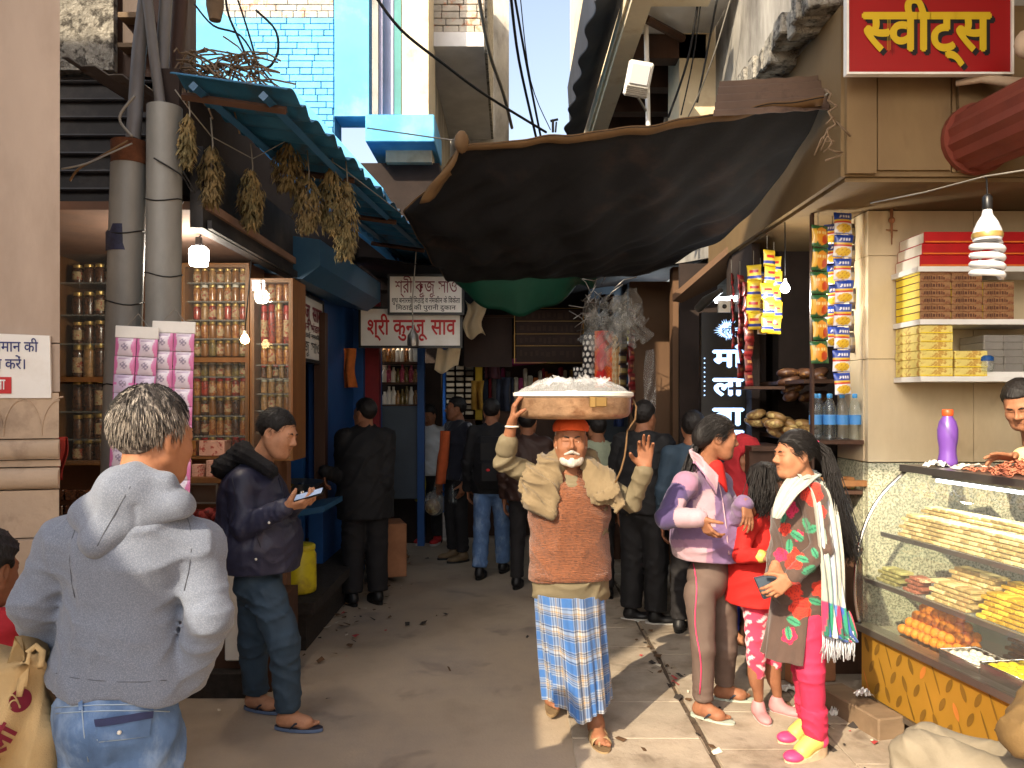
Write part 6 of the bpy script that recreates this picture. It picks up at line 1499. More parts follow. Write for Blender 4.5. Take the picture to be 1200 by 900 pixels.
for i,(x0,x1,y,k) in enumerate(((600,640,425,4),(632,688,418,5),(612,660,410,0))):
    mb=MB(); mb.cyl(P(x0,y,9.9),P(x1,y-4,9.9),.05,n=10); one(mb,'cloth_roll',f'bolt_{k}',('pink','cream printed','crimson')[i]+' cloth roll lying above the standing bolts','cloth roll',smooth=60)
# silver packet columns at the rack
mb=MB(); mb.box((0,0,0),(.1,.03,.05),None,0,.006); spm=mb.mesh('silver_packet',['box_silver'])
for i in range(3):
    for j in range(9): mesh_dup(spm,'silver_packet',P(528+i*11,431+j*6.6,10.22),'silver packet hanging in the '+('left','middle','right')[i]+' column of the rack','packet','silver packets on the rack',R.uniform(-.2,.2))
# bottles in the far shop
bm_=[]
for m in('jar_cream','box_white','bundle_pink','jar_olive','jar_amber','lid_white'):
    mb=MB(); mb.lathe([(.034,0),(.036,.01),(.036,.11),(.014,.16),(.014,.19)],n=10); bm_.append((mb.mesh('bottle',[m],(0,0,0),50),m))
for r_,y in enumerate((424,448,474)):
    for i in range(8):
        me,m=R.choice(bm_); mesh_dup(me,'bottle',(GX(450+i*5.2,9.0),9.05,GZ(y,8.95)+.001),{'jar_cream':'cream','box_white':'white','bundle_pink':'pink','jar_olive':'olive','jar_amber':'amber','lid_white':'pale'}[m]+' bottle on the '+('top','middle','bottom')[r_]+' shelf of the far bottle shop','bottle','bottles in the far shop',0,None,(1,1,R.uniform(.75,1.1)))
# ---- snack counter by the man in black
mat('leafplate',S(150,170,160),.7,0,.25,14,.2,30)
for i in range(7):
    mb=MB(); c=V((-1.98+.06*(i%2),5.75,1.052+.026*i)); mb.lathe([(.11,0),(.125,.012),(.12,.024)],c,14,0,None,1.2,.8); one(mb,'folded_cloth','leafplate','folded pale green cloth in the pile on the blue shop counter','cloth','folded cloths on the counter',smooth=60)
p=V((-1.68,6.0,1.06)); mb=MB(); mb.lathe([(.0,.0),(.2,.0),(.26,.05),(.265,.052),(.2,.008),(0,.006)],p,24); one(mb,'frying_pan','steel_dull','wide shallow steel pan on the snack counter','pan',smooth=60)
p=V((-1.72,5.72,1.052)); mb=MB(); mb.lathe([(.1,0),(.15,.06),(.155,.062),(.1,.006)],p,20); one(mb,'yellow_basin','post_yellow','yellow basin in front of the steel pan','basin',smooth=60)
p=V((-1.56,5.9,.99)); mb=MB(); mb.lathe([(.03,0),(.032,.09),(.02,.1),(.025,.12)],p,12); one(mb,'steel_tumbler','steel','small steel tumbler beside the held phone','tumbler',smooth=60)
mb=MB(); mb.prism([(0,0),(.3,.05),(.3,.01),(0,-.05)],V((-1.62,5.62,.93)),V((1,.0,0)),Z,V((0,.6,0))); one(mb,'blue_ledge','fascia_blue','blue tray ledge jutting from the snack counter','ledge')
p=V((-1.53,5.75,.345)); t=root('yellow_drum',p,'yellow plastic drum standing on the dark step','drum')
mat('drum_yellow',S(206,190,36),.4,0,.1,4,.05,20,col2=S(170,150,40),c2s=5)
mb=MB(); mb.lathe([(.105,0),(.118,.012),(.12,.04),(.118,.27),(.105,.30),(.108,.31)],p,24); part(mb,'drum_body','drum_yellow',t,50); mb=MB(); mb.lathe([(.11,.305),(.112,.31),(.112,.335),(.1,.345)],p,24); part(mb,'lid','drum_yellow',t,50)
mb=MB(); mb.b2((-1.60,5.28,.17),(-1.58,5.34,1.12)); mb.b2((-1.9,5.3,.17),(-1.62,5.33,1.0)); one(mb,'wooden_board','wood_frame','upright wooden board behind the phone man','board')
mat('sack_grey',S(120,116,108),.9,0,.25,10,.4,40)
mb=MB(); mb.ball((-1.35,8.4,.18),.2,12,0,(1,.9,.9)); mb.ball((-1.2,8.25,.12),.14,10,0,(1,.9,.8)); one(mb,'grey_sack','sack_grey','slumped grey sack beneath the slate panel','sack',smooth=180)
mb=MB(); mb.box((-1.18,7.6,.32),(.3,.35,.5),.3,0,.01); one(mb,'dark_crate','carton','dim carton beside the man in black','crate')
# ---- goods hung in the lane under the tarpaulins
for i,(x,y,Y,w,h,m,lab) in enumerate(((578,400,8.9,20,44,'bolt_6','maroon cloth hung at the left of the plain dark board'),(694,350,8.0,18,40,'sack_grey','grey cloth bag hung above the dotted fabric'),(712,345,8.2,16,44,'board_brown','brown bag hung left of the clear bag cluster'),(560,446,9.3,14,34,'bolt_1','mustard cloth hung beside the yellow rack post'),(590,442,9.4,16,40,'bolt_2','slate cloth hung over the backpack man'),(408,408,7.6,18,46,'bolt_7','orange cloth hung on the blue shop wall'),(726,440,8.3,14,60,'bolt_8','navy cloth hung behind the tray cord'))):
    mb=MB(); mb.grid(lambda a,b:P(x-w/2+w*a*(1-.15*math.sin(b*3)),y+h*b,Y)+V((0,.05*math.sin(a*9+i)*(.3+b)+.02*math.sin(b*8),0)),10,12,0,.01); one(mb,'hung_cloth',m,lab,'cloth',smooth=180)
# ---- bits on the ground
rs=random.Random(44); mb=MB()
for _ in range(220):
    zone=rs.random()
    if zone<.35: x,y=-1.25+rs.gauss(0,.16),rs.uniform(5.2,9)
    elif zone<.6: x,y=.97+rs.gauss(0,.05),rs.uniform(2.8,6)
    elif zone<.8: x,y=rs.uniform(-1.8,1.9),rs.uniform(2.4,9)
    else: x,y=1.75+rs.gauss(0,.12),rs.uniform(3.8,6)
    s=rs.uniform(.006,.028); a=rs.uniform(0,6); c=V((x,y,.018+rs.uniform(0,.006))); e=V((math.cos(a),math.sin(a),rs.uniform(-.2,.4)))*s; f=V((-math.sin(a),math.cos(a),rs.uniform(-.2,.4)))*s*rs.uniform(.3,.9); mb.add([c-e-f,c+e-f,c+e*.8+f+V((0,0,s*.3)),c-e+f*.7],[(0,1,2,3)],rs.choice((0,0,0,1,1,3,3,3,2)) if rs.random()<.8 else 0)
mat('bit_paper',S(200,190,170),.8,0,.2,20,.1,30); mat('bit_brown',S(90,66,44),.9,0,.2,20,.1,30); mat('bit_red',S(170,60,60),.7,0,.2,20,.1,30); mat('bit_dark',S(50,44,40),.9,0,.2,20,.1,30)
struct_l=one(mb,'litter',['bit_brown','bit_paper','bit_red','bit_dark'],'scattered scraps and leaves of litter over the lane','litter',None,'stuff',smooth=None)
mat('bit_foil',S(214,212,208),.3,.3,.1,20,.2,40)
crumple(P(1012,836,4.3)+V((0,0,.10)),.09,.06,.04,'bit_foil','foil_scrap','crumpled silver foil scrap on the wooden block',8); crumple(P(978,838,4.35)+V((0,0,.0)),.05,.05,.05,'white_paint','paper_cup','small crushed white paper cup behind the wedge shoes',9); crumple(V((1.62,4.7,.02)),.12,.08,.03,'white_paint','paper_sheet','white paper lying behind the pink shoe child',10)
crumple(V((-.98,2.9,.01)),.06,.05,.02,'bit_red','red_wrapper','crushed red wrapper near the jeans of the hoodie man',11); crumple(P(470,655,8.2)+V((0,0,.02)),.16,.12,.06,'bit_brown','paper_heap','brown torn paper heap below the slate panel',12); crumple(P(462,662,7.9)+V((0,0,.0)),.08,.08,.05,'white_paint','paper_ball','white paper ball on the lane edge',13)
t0=V((1.86,4.28,.06))
mb=MB(); mb.box(t0,(.16,.5,.12),.25,0,.008); one(mb,'wooden_block','wood_grey','worn wooden block lying at the foot of the counter','block')
mb=MB(); mb.box((1.80,4.98,.22),(.3,.3,.42),.2,0,.01); one(mb,'cardboard_box','carton','battered cardboard box behind the floral kurta girl','box')
mb=MB(); mb.box((1.62,5.05,.08),(.26,.3,.14),-.3,0,.01); one(mb,'broken_crate','wood_grey','low broken crate behind the red dressed child','crate')
# ================================================================= people
Q=lambda x,y,Y: A(*P(x,y,Y))
skin('skin_tan',S(164,114,84)); skin('skin_brown',S(142,96,70)); skin('skin_light',S(178,130,100)); skin('skin_dark',S(112,72,50))
mat('eye_white',S(222,212,200),.25,0,.03,9,0); mat('iris',S(34,20,14),.15,0,.03,9,0); mat('lip_dark',S(92,48,42),.5,0,.1,9,0)
mat('hair_black',S(24,20,19),.52,0,.35,60,.6,150,spec=.35,stretch=(1,1,.25)); mat('hair_salt',S(74,68,64),.5,0,.4,90,.5,160,col2=S(150,142,132),c2s=45,c2f=(.46,.6),stretch=(1,1,.35)); mat('hair_grey',S(186,178,168),.6,0,.2,60,.5,160,stretch=(1,1,.4)); mat('strand_grey',S(172,162,150),.45,0,.2,60,0)
mat('hoodie_grey',S(100,108,124),.95,0,.12,420,.35,500,col2=S(122,130,144),c2s=330,c2f=(.45,.62),sheen=.25,bd=.004); mat('denim',S(84,112,152),.85,0,.2,18,.35,420,col2=S(146,168,196),c2s=6,c2f=(.5,.72),bd=.003,stretch=(1,1,.6)); mat('denim_dark',S(44,50,84),.85,0,.15,30,.2,300)
mat('navy_nylon',S(40,42,64),.5,0,.12,8,.2,60,spec=.45); mat('black_fleece',S(20,20,24),.95,0,.3,60,.6,140); mat('trouser_teal',S(46,64,80),.8,0,.12,10,.15,200); mat('black_cloth',S(20,20,23),.75,0,.2,10,.15,120); mat('black_trouser',S(28,26,28),.8,0,.15,10,.15,160)
mat('sweater_rust',S(128,76,46),.95,0,.16,90,.8,260,col2=S(100,58,36),c2s=70,c2f=(.5,.62),wave=(42,6,'Z'),sheen=.25,bd=.006); mat('kurta_khaki',S(110,100,78),.85,0,.12,8,.15,180); mat('shawl_khaki',S(120,104,78),.9,0,.12,10,.3,240,sheen=.15)
mat('trouser_taupe',S(96,80,72),.8,0,.1,10,.1,200); mat('red_knit',S(186,30,26),.85,0,.12,14,.25,200); mat('pink_legging',S(190,44,80),.8,0,.1,12,.15,200)
mat('cap_cloth',S(214,84,36),.8,0,.1,10,.15,200); mat('brass_tray',S(190,154,122),.36,.55,.2,14,.35,40,col2=S(146,108,80),c2s=12,c2f=(.48,.66),stretch=(1,1,1.4)); mat('rubber_dark',S(44,46,58),.6,0,.15,20,.1,60); mat('rubber_blue',S(92,110,140),.55,0,.1,20,.1,60); mat('rubber_white',S(170,180,166),.55,0,.1,20,.1,60); mat('rubber_tan',S(150,126,92),.6,0,.2,20,.2,60); mat('rubber_brown',S(112,92,66),.6,0,.2,20,.2,60)
mat('shoe_black',S(22,22,24),.5,0,.15,20,.1,60); mat('sole_black',S(26,26,26),.6,0,.1,20,0); mat('sole_white',S(180,178,172),.5,0,.1,20,0); mat('shoe_red',S(170,36,38),.6,0,.1,20,.1,60); mat('shoe_pink',S(186,130,132),.6,0,.1,20,.1,60); mat('wedge_yellow',S(200,182,96),.5,0,.1,20,.05,60); mat('wedge_pink',S(226,64,112),.5,0,.1,20,.05,60); mat('wedge_sole',S(196,170,140),.6,0,.2,20,.1,60)
mat('phone_dark',S(24,26,30),.15,0,.03,10,0); mat('screen_lit',S(150,170,200),.2,0,0,3,0,emit=(.6,.75,1),es=.08); mat('jute_bag',S(186,158,112),.9,0,.14,6,.35,260,wave=None); mat('wool_grey',S(120,116,122),1,0,.4,60,1.0,90,sheen=.4,bd=.02); mat('red_shawl',S(160,32,40),.9,0,.15,14,.2,160); mat('white_shirt',S(196,200,206),.8,0,.1,8,.15,120); mat('shirt_sage',S(150,158,136),.85,0,.12,8,.15,120); mat('orange_scarf',S(196,92,48),.85,0,.12,12,.2,140); mat('yellow_bag',S(214,198,50),.5,0,.12,8,.15,40); mat('blue_legging',S(44,58,150),.8,0,.1,10,.1,120); mat('brown_jacket',S(112,88,52),.8,0,.14,8,.2,150); mat('trouser_sand',S(128,118,100),.85,0,.1,8,.2,180); mat('shirt_yellowish',S(214,196,140),.8,0,.1,8,.15,120)
def anchor(px,Yf,h=.075): return A(GX(px,Yf),Yf,h)
# ---------------------------------------------------------------- grey hoodie man, back to us
J=standing(-.92,2.08,(.12,.99),1.71); dx=A(*P(160,500,2.06))[0]-J['head'][0]
for k_ in list(J):
    if isinstance(J[k_],np.ndarray) and k_ not in('f','r'): J[k_]=J[k_]+A(dx,0,0)
J['head']=Q(179,513,2.1); J['nk']=Q(168,570,2.07); J['chs']=Q(150,640,2.07); J['wst']=Q(140,745,2.08); J['pel']=Q(138,812,2.1)
J['shL']=Q(76,640,2.08); J['shR']=Q(229,640,2.1); J['elL']=Q(40,706,2.06); J['wrL']=Q(64,768,2.2); J['elR']=Q(246,722,2.06); J['wrR']=Q(218,800,2.14); J['nk']=Q(168,576,2.07)
J['hpL']=Q(112,845,2.1); J['hpR']=Q(168,848,2.1)
for s,px in(('L',105),('R',172)): J['kn'+s]=A(GX(px,2.1),2.16,.49); J['an'+s]=A(GX(px,2.1),2.12,.08)
B=body('person','man seen from behind in a grey hooded sweatshirt and faded jeans',J,'skin_tan',(.42,.9,-.12),hs=1.02,hands={'L':((.55,.4,-.6),(.9,-.2,.4),(.3,.8,.3),dict(s=1,curl=(.9,1.0,1.0,1.0)))},feet={'L':((0,1),0,{}),'R':((.1,1),0,{})},h=.012)
L_=B['L']
def hoodcol(q,D): return D
hood=[cap(Q(104,604,2.02),Q(114,636,1.965),.035,.02,.05),cap(Q(150,580,2.0),Q(114,636,1.965),.05,.02,.06),cap(Q(206,590,2.02),Q(116,634,1.965),.03,.016,.06),cap(Q(104,604,2.02),Q(140,572,2.0),.03,.04,.05),cap(Q(140,572,2.0),Q(214,592,2.04),.045,.026,.05),
      cap(Q(128,566,2.06),Q(158,556,2.0),.02,.022,.02),cap(Q(158,556,2.0),Q(196,566,2.02),.022,.022,.02),cap(Q(196,566,2.02),Q(214,592,2.1),.022,.02,.02)]
upper(B,'hooded_sweatshirt','hoodie_grey',lambda q: GZ(808,2.08)-.035*np.clip((q[:,0]-GX(140,2.08))*3,-1,1)+.012*np.sin(q[:,0]*30),o=.024,w=.98,sl=(.07,.064,.055),end=(.93,.98),fold=(.006,24),h=.007,seed=4,extra=[cap(Q(112,792,2.09),Q(172,800,2.09),.11,.11,.05,J['f'],.85)],bnch=.0065,sh=.06)
sdf_part(hood,'hood','hoodie_grey',B['o'],.006,(),lambda q,D: D+wr(.005,34,8)(q)+.004*np.exp(-((q[:,0]-GX(166,2))/.006)**2)*(q[:,2]<GZ(590,2)))
hs_=[o for o in kids(B['o']) if o.name.startswith('hood') and not o.name.startswith('hooded')][0]; trim(hs_,'hood_seam','ink_seam' if 'ink_seam' in MATS else (mat('ink_seam',S(84,88,98),.9) and 'ink_seam'),B['o'],[(153,570+0),(146,582),(138,596),(130,610),(122,624),(114,640)],.0013,.0002)
hd2=[o for o in kids(B['o']) if o.name.startswith('hooded')][0]
for nm_,ps in (('armhole_seam',[(218,600),(223,620),(224,645),(221,670),(216,692)]),('armhole_seam',[(92,612),(85,630),(82,655),(84,680),(88,700)]),('hem_seam',[(66,789),(85,794),(110,797),(140,799),(170,799),(195,797)])): trim(hd2,nm_,'ink_seam',B['o'],ps,.0011,.0010)
tj=trousers(B,'jeans','denim',GZ(806,2.1)+.03,.05,r=(.105,.082,.075),fold=(.007,28),h=.009,seed=9,bnch=.012,hipw=1.05)
mat('stitch',S(150,168,186),.8,0,.1,30,0)
patch(tj,'back_pocket','denim',B['o'],((113,846),(177,837),(174,862),(116,868)),12,6,.005); patch(tj,'pocket_flap','denim_dark',B['o'],((112,843),(178,833),(177,841),(113,852)),12,4,.009)
p,n=proj(tj,140,857); mb=MB(); mb.ball(p+n*.008,.0055,10); part(mb,'rivet','lid_white',B['o'],180)
for k_,ps in enumerate(([(66+12*i,829-1.0*i+.25*i*i*.3) for i in range(12)],[(96,816),(97,835),(99,860),(104,892)],[(114,866),(117,869),(145,866),(173,862),(175,845)],[(66+12*i,836-1.0*i+.25*i*i*.3) for i in range(12)])): trim(tj,'seam_stitching','stitch',B['o'],ps,.0016,.002)
patch(tj,'belt_loop','denim',B['o'],((93,812),(98,812),(99,832),(94,832)),2,6,.006)
hairdo(B,'short','hair_salt',.0045,thick=.011,line=.06,back=-.062,ragged=.0022,seed=3,tilt=.9)
Mh=B['M']; c0=A(L_(0,-.016,.038))
def hf_(rs):
    while True:
        th=rs.uniform(0,6.28); z=rs.uniform(-.55,1); rad=math.sqrt(max(0,1-z*z)); v=A(math.cos(th)*rad*.082,math.sin(th)*rad*.102,z*.098)
        if v[1]>.05+(.4*(v[2])) : continue
        p=c0+Mh@v*1.02; n_=nrm(Mh@(v/A(.082,.102,.098)**2)); dn=nrm(A(0,0,-1)+n_*float(n_[2])); return p,nrm(n_*.35+dn*.8),A(0,0,-1)
tuft(B,2600,'hair_black',hf_,1,(.012,.026),.0007); tuft(B,1500,'strand_grey',lambda rs: next(x for x in iter(lambda:hf_(rs),None) if x[0][2]<c0[2]+.035),2,(.012,.024),.0007,'grey_strand')
# jute bag in his left hand
p0=P(20,830,2.02); t=root('jute_bag',P(15,930,2.03),'tan jute bag with maroon emblem carried beside faded jeans','bag')
def bagp(u,v): return P(-45+100*u-(12+30*v)*v*.9+0*u,778+10*(1-u)+165*v,2.0+.03*math.sin(u*7+v*3)+.015*math.sin(v*9))
mb=MB(); mb.grid(bagp,16,20,0,-.11); part(mb,'bag_body','jute_bag',t,180)
mb=MB(); mb.tube([P(30,782,2.0),P(33,764,2.02),P(42,757,2.03),P(50,764,2.03),P(47,782,2.0)],.009,6); mb.grid(lambda u,v:P(24+13*u-22*v*.2,776+(-12 if u>.5 else 0)+40*v,1.985),4,4,0,.004); part(mb,'handle','jute_bag',t,180)
def onbag(c,r_,th,lift=.006): return V(bagp(*c))
mb=MB(); n=26; ctr=(.74,.24); 
pts=[bagp(ctr[0]+.135*math.cos(2*math.pi*i/n)*(1),ctr[1]+.085*math.sin(2*math.pi*i/n))+V((0,-.004,0)) for i in range(n)]
mb.add([bagp(*ctr)+V((0,-.006,0))]+pts,[(0,i+1,(i+1)%n+1) for i in range(n)]); part(mb,'emblem','ink_maroon',t,180)
mb=MB(); mb.tube([bagp(ctr[0]+.12*math.cos(a)*(a/3.2),ctr[1]+.05*math.sin(a*1.7))+V((0,-.008,0)) for a in np.linspace(.4,3.4,14)],.0022,5); mb.tube([bagp(ctr[0]-.06+.05*math.cos(a),ctr[1]+.02+.03*math.sin(a))+V((0,-.008,0)) for a in np.linspace(2,6,12)],.0022,5); part(mb,'emblem_stroke','jute_bag',t,180)
mb=MB(); lv,lf,W_=text2d(["पतंजली"],.03)
def onb(x,y): 
    t_=x/W_; uu=.30+.38*t_+(y-.35)*-.30; vv=.96-.55*t_-(y-.35)*.10; return bagp(uu,vv)+V((0,-.006,0))
mb.add([onb(p[0],p[1]) for p in lv],lf); part(mb,'lettering','ink_maroon',t)
# ---------------------------------------------------------------- man with the phone
J=standing(GX(312,4.25),4.25,(1,-.15),1.68,lean=.0)
J.update(head=Q(325,508,4.2),nk=Q(303,545,4.23),chs=Q(296,585,4.24),wst=Q(302,635,4.24),pel=Q(306,672,4.25),shR=Q(284,566,4.08),shL=Q(304,562,4.4),elR=Q(286,618,4.02),wrR=Q(335,594,3.96),elL=Q(322,618,4.42),wrL=Q(345,590,4.14),hpR=Q(312,690,4.18),hpL=Q(300,690,4.32),knR=Q(333,752,4.14),knL=Q(296,752,4.36),anR=anchor(338,4.18,.085),anL=anchor(300,4.44,.085))
B=body('person','man in navy jacket looking down at a phone beside the jar cabinets',J,'skin_light',(1,-.22,-.32),(0.3,0,1),hands={'R':((1,-.05,.16),(0,.5,.8),(0.1,-.2,1),dict(s=1,curl=(.55,.6,.65,.7),thumb=.3)),'L':((.9,-.5,.1),(0,.3,1),(.2,0,1),dict(s=1,curl=(.6,.6,.7,.7)))},feet={'R':((1,-.12),.022,{}),'L':((1,-.3),.022,{})},fat=1.08)
upper(B,'jacket','navy_nylon',GZ(668,4.2),o=.03,w=1.2,belly=.12,sl=(.082,.072,.056),end=(.98,.95),fold=(.006,30),seed=12,bnch=.014,flat=.9)
fur=[cap(Q(318,552,4.12),Q(290,535,4.16),.035,.045,.04),cap(Q(290,535,4.3),Q(318,555,4.34),.045,.035,.04),cap(Q(285,530,4.22),Q(262,548,4.24),.06,.05,.05),cap(Q(262,548,4.16),Q(262,552,4.34),.045,None,.05)]
sdf_part(fur,'fur_collar','black_fleece',B['o'],.007,(),lambda q,D:D+wr(.006,90,2)(q)+wr(.003,260,3)(q))
jk=[o for o in kids(B['o']) if o.name.startswith('jacket')][0]
for x_,y_ in((315,612),(300,655)):
    p,n=proj(jk,x_,y_)
    if p is not None: mb=MB(); mb.ball(p+n*.004,.007,8); part(mb,'snap_button','lid_white',B['o'],180)
mat('navy_seam',S(24,26,42),.7,0,.1,9,0)
for ps in ([(262,655),(280,658),(300,659),(320,658),(338,654)],[(300,625),(305,640),(309,655)],[(272,560),(276,580),(275,600),(270,615)],[(326,560),(332,580),(336,600)]): trim(jk,'jacket_seam','navy_seam',B['o'],ps,.0022,.0008)
trousers(B,'trousers','trouser_teal',GZ(662,4.2),.03,r=(.108,.085,.074),fold=(.008,26),seed=14,bnch=.014,hipw=1.05)
hairdo(B,'short','hair_black',.005,thick=.008,line=.068,back=-.05,ragged=.0015,seed=5,tilt=.8); tuft(B,900,'hair_black',scalp(B),5,(.012,.024),.0009)
flipflop(B,'R',(1,-.12),.022,1.0,'rubber_dark','rubber_dark',side='rubber_blue'); flipflop(B,'L',(1,-.3),.022,1.0,'rubber_dark','rubber_dark',side='rubber_blue')
t=root('mobile_phone',P(366,582,3.96),'slim dark phone held in the hand of the navy jacket man','phone'); rot=Matrix.Rotation(-.28,3,'Y')@Matrix.Rotation(.3,3,'X'); c=P(362,580,3.96)
mb=MB(); mb.box(c,(.15,.074,.009),rot,0,.003); part(mb,'phone_body','phone_dark',t); mb=MB(); mb.box(c+rot@V((0,0,.0052)),(.138,.066,.001),rot); part(mb,'screen','screen_lit',t)
# ---------------------------------------------------------------- porter
J=standing(GX(668,4.1),4.1,(0,-1),1.66)
J.update(head=Q(669,517,3.97),nk=Q(668,556,4.03),chs=Q(667,592,4.06),wst=Q(667,634,4.08),pel=Q(668,672,4.1),shR=Q(634,562,4.07),shL=Q(704,564,4.07),elR=Q(590,542,3.98),wrR=Q(600,497,3.9),elL=Q(741,588,3.95),wrL=Q(756,549,3.86),hpR=Q(652,690,4.1),hpL=Q(684,690,4.1),knR=Q(654,755,4.2),knL=Q(688,760,4.06),anR=A(GX(650,4.44),4.47,.15),anL=A(GX(700,4.0),4.06,.09))
B=body('person','white bearded porter in rust sweater and checked wrap carrying a brass tray',J,'skin_brown',(-.02,-1,.0),hands={'R':((.12,-.02,1),(1,.1,0),(0,-.9,.2),dict(s=1.02,curl=(.45,.5,.5,.55),thumb=.3)),'L':((.02,-.05,1),(-.1,-1,0),(-1,0,.1),dict(s=1.0,curl=(.55,.35,.3,.45),thumb=.45))},feet={'L':((.12,-1),.024,{}),'R':((-.15,-1,-.28),.09,{})},bare='',neckr=.05)
L_=B['L']
# beard, moustache, cap
bd=[cap(L_(-.026,.062,-.092),L_(.026,.062,-.092),.0275,None,.03),cap(L_(-.062,.008,-.028),L_(-.036,.056,-.084),.015,.021,.02),cap(L_(.062,.008,-.028),L_(.036,.056,-.084),.015,.021,.02),cap(L_(0,.08,-.084),L_(0,.08,-.108),.015,.017,.02)]
sdf_part(bd,'beard','hair_grey',B['o'],.0035,(),lambda q,D:D+wr(.0018,300,1)(q))
sdf_part([cap(L_(0,.1,-.046),L_(-.034,.086,-.06),.0085,.006,.006),cap(L_(0,.1,-.046),L_(.034,.086,-.06),.0085,.006,.006)],'moustache','hair_grey',B['o'],.003,(),lambda q,D:D+wr(.001,400,1)(q))
hairdo(B,'short','hair_grey',.005,thick=.004,line=.02,back=-.04,seed=6)
M=B['M']; sdf_part([ell(L_(0,-.012,.064),A(.091,.107,.066),M),cap(L_(-.052,.085,.05),L_(.052,.085,.05),.012,None,.02),cap(L_(-.04,.135,.03),L_(.04,.135,.03),.006,None,.05)],'cap','cap_cloth',B['o'],.005,[ell(L_(0,-.012,.03),A(.078,.094,.07),M)],lambda q,D:np.maximum(D,-((q-A(L_(0,0,.05)))@M[:,2])-.0+.12*((q-A(L_(0,0,.05)))@M[:,1])-.004))
upper(B,'undershirt','kurta_khaki',GZ(704,4.05),o=.012,w=1.32,sl=(.06,.056,.05),end=(.86,.50),fold=(.008,28),seed=21,bnch=.015,neck=True,flat=.74)
upper(B,'sweater','sweater_rust',lambda q:GZ(680,4.05)-.012*np.sin(q[:,0]*11+1),o=.028,w=1.27,sl=(.06,.06,.05),end=(0,0),fold=(.006,24),seed=22,bnch=.006,flat=.76,arms='',subs=[cap(J['nk']+A(0,-.09,.0),J['chs']*.45+J['nk']*.55+A(0,-.16,0),.035,.012,.02)])
mb=MB(); 
for i in range(70):
    a=math.pi*(i/69)-.0; x=-.196*math.cos(a); y=-.155*math.sin(a)**.7
    c=V((J['pel'][0]+x*1.0,J['pel'][1]+.0+y,GZ(676,4.0))); mb.tube([c+V((0,0,.02)),c+V((0,-.002,-.018))],.0042,5)
part(mb,'ribbed_hem','sweater_rust',B['o'],180)
for s_,f0,f1,r_ in(('R',.36,.52,.054),('L',.72,.9,.048)): sdf_part([cap(J['el'+s_]+(J['wr'+s_]-J['el'+s_])*f0,J['el'+s_]+(J['wr'+s_]-J['el'+s_])*f1,r_,r_-.002,.01)],'cuff','kurta_khaki',B['o'],.006,(),lambda q,D:D+wr(.003,60,3)(q))
# shawl bundles on the shoulders
g1_=wr(.022,44,31,(1,.3,.15)); g2_=wr(.007,110,32,(.9,.2,.3))
sdf_part([ell(Q(636,574,3.97),A(.076,.062,.118),None,.05),cap(Q(652,540,4.0),Q(626,562,3.98),.044,.052,.06),cap(Q(624,590,3.93),Q(645,604,3.9),.05,.03,.05),cap(Q(650,545,3.96),Q(648,600,3.9),.035,.025,.04),
          cap(Q(652,540,4.03),Q(690,540,4.06),.05,.05,.05)],'shawl','shawl_khaki',B['o'],.0065,(),lambda q,D:D+g1_(q)+g2_(q))
sdf_part([cap(Q(690,545,3.98),Q(712,561,3.96),.04,.05,.06),ell(Q(705,567,3.96),A(.068,.062,.072),None,.05),cap(Q(690,545,3.96),Q(700,582,3.9),.03,.03,.04),cap(Q(716,575,3.9),Q(724,590,3.9),.05,.03,.04)],'shawl_end','shawl_khaki',B['o'],.0065,(),lambda q,D:D+wr(.02,50,35,(.8,.2,-.6))(q)+wr(.005,120,36,(.6,.2,-.8))(q))
# checked wrap
def plaid(u,v,nu,nv):
    def ch(t):
        f=t%1
        if f<.44: return S(54,98,158),1
        if abs(f-.72)<.035: return S(150,120,80),2
        if abs(f-.52)<.03 or abs(f-.92)<.03 or abs(f-.62)<.014 or abs(f-.82)<.014: return S(40,46,70),3
        return S(160,164,170),0
    a,_=ch(u*nu); b,k=ch(v*nv); 
    return tuple((x*y)**.5*.35+(x+y)*.5*.65 for x,y in zip(a,b))
def skirt(B,name,m,ct,cb,r0,r1,zt,zb,fold,colf,nu=200,nv=110,thick=.003,arc=(0,2*math.pi),lead=None):
    f=B['J']['f']; r=B['J']['r']; vs=[];cs=[]
    for j in range(nv+1):
        v=j/nv
        for i in range(nu+1):
            u=i/nu; th=arc[0]+(arc[1]-arc[0])*u; zb_=zb(th) if callable(zb) else zb; z=zt+(zb_-zt)*v
            c=A(ct)*(1-v)+A(cb)*v; rx=r0[0]+(r1[0]-r0[0])*v; ry=r0[1]+(r1[1]-r0[1])*v; d=fold(th,v)
            p=c+r*math.sin(th)*(rx+d)+f*math.cos(th)*(ry+d); vs.append((p[0],p[1],z)); cs.append(colf(u,v,th))
    w=nu+1; q=[(j*w+i,j*w+i+1,(j+1)*w+i+1,(j+1)*w+i) for j in range(nv) for i in range(nu)]
    pl=wloc(B['o']); o=bpy.data.objects.new(name,np_mesh(name,vs,q,m,pl,np.array(cs))); link(o,B['o']); sm=o.modifiers.new('thickness','SOLIDIFY'); sm.thickness=thick; sm.offset=-1; return o
zt=GZ(694,4.08)
def lfold(th,v):
    s=math.sin; x=.011*v*s(9*th+2*v)+.008*s(17*th+3)*(.3+.7*v)+.006*s(31*th+5*v)*v
    x+=.022*math.exp(-((th-6.0)/.12)**2)*(1) - .018*math.exp(-((th-6.14)/.08)**2)
    return x
def lhem(th):
    a=(th+math.pi)%(2*math.pi)-math.pi      # 0 front; right side (image left) positive
    z=GZ(826,4.02)+.0*a
    z-=.055*math.exp(-((a+.02)/.35)**2); z+=.02*math.sin(a*2)
    return max(z,.14)+(.05 if abs(a)>2 else 0)
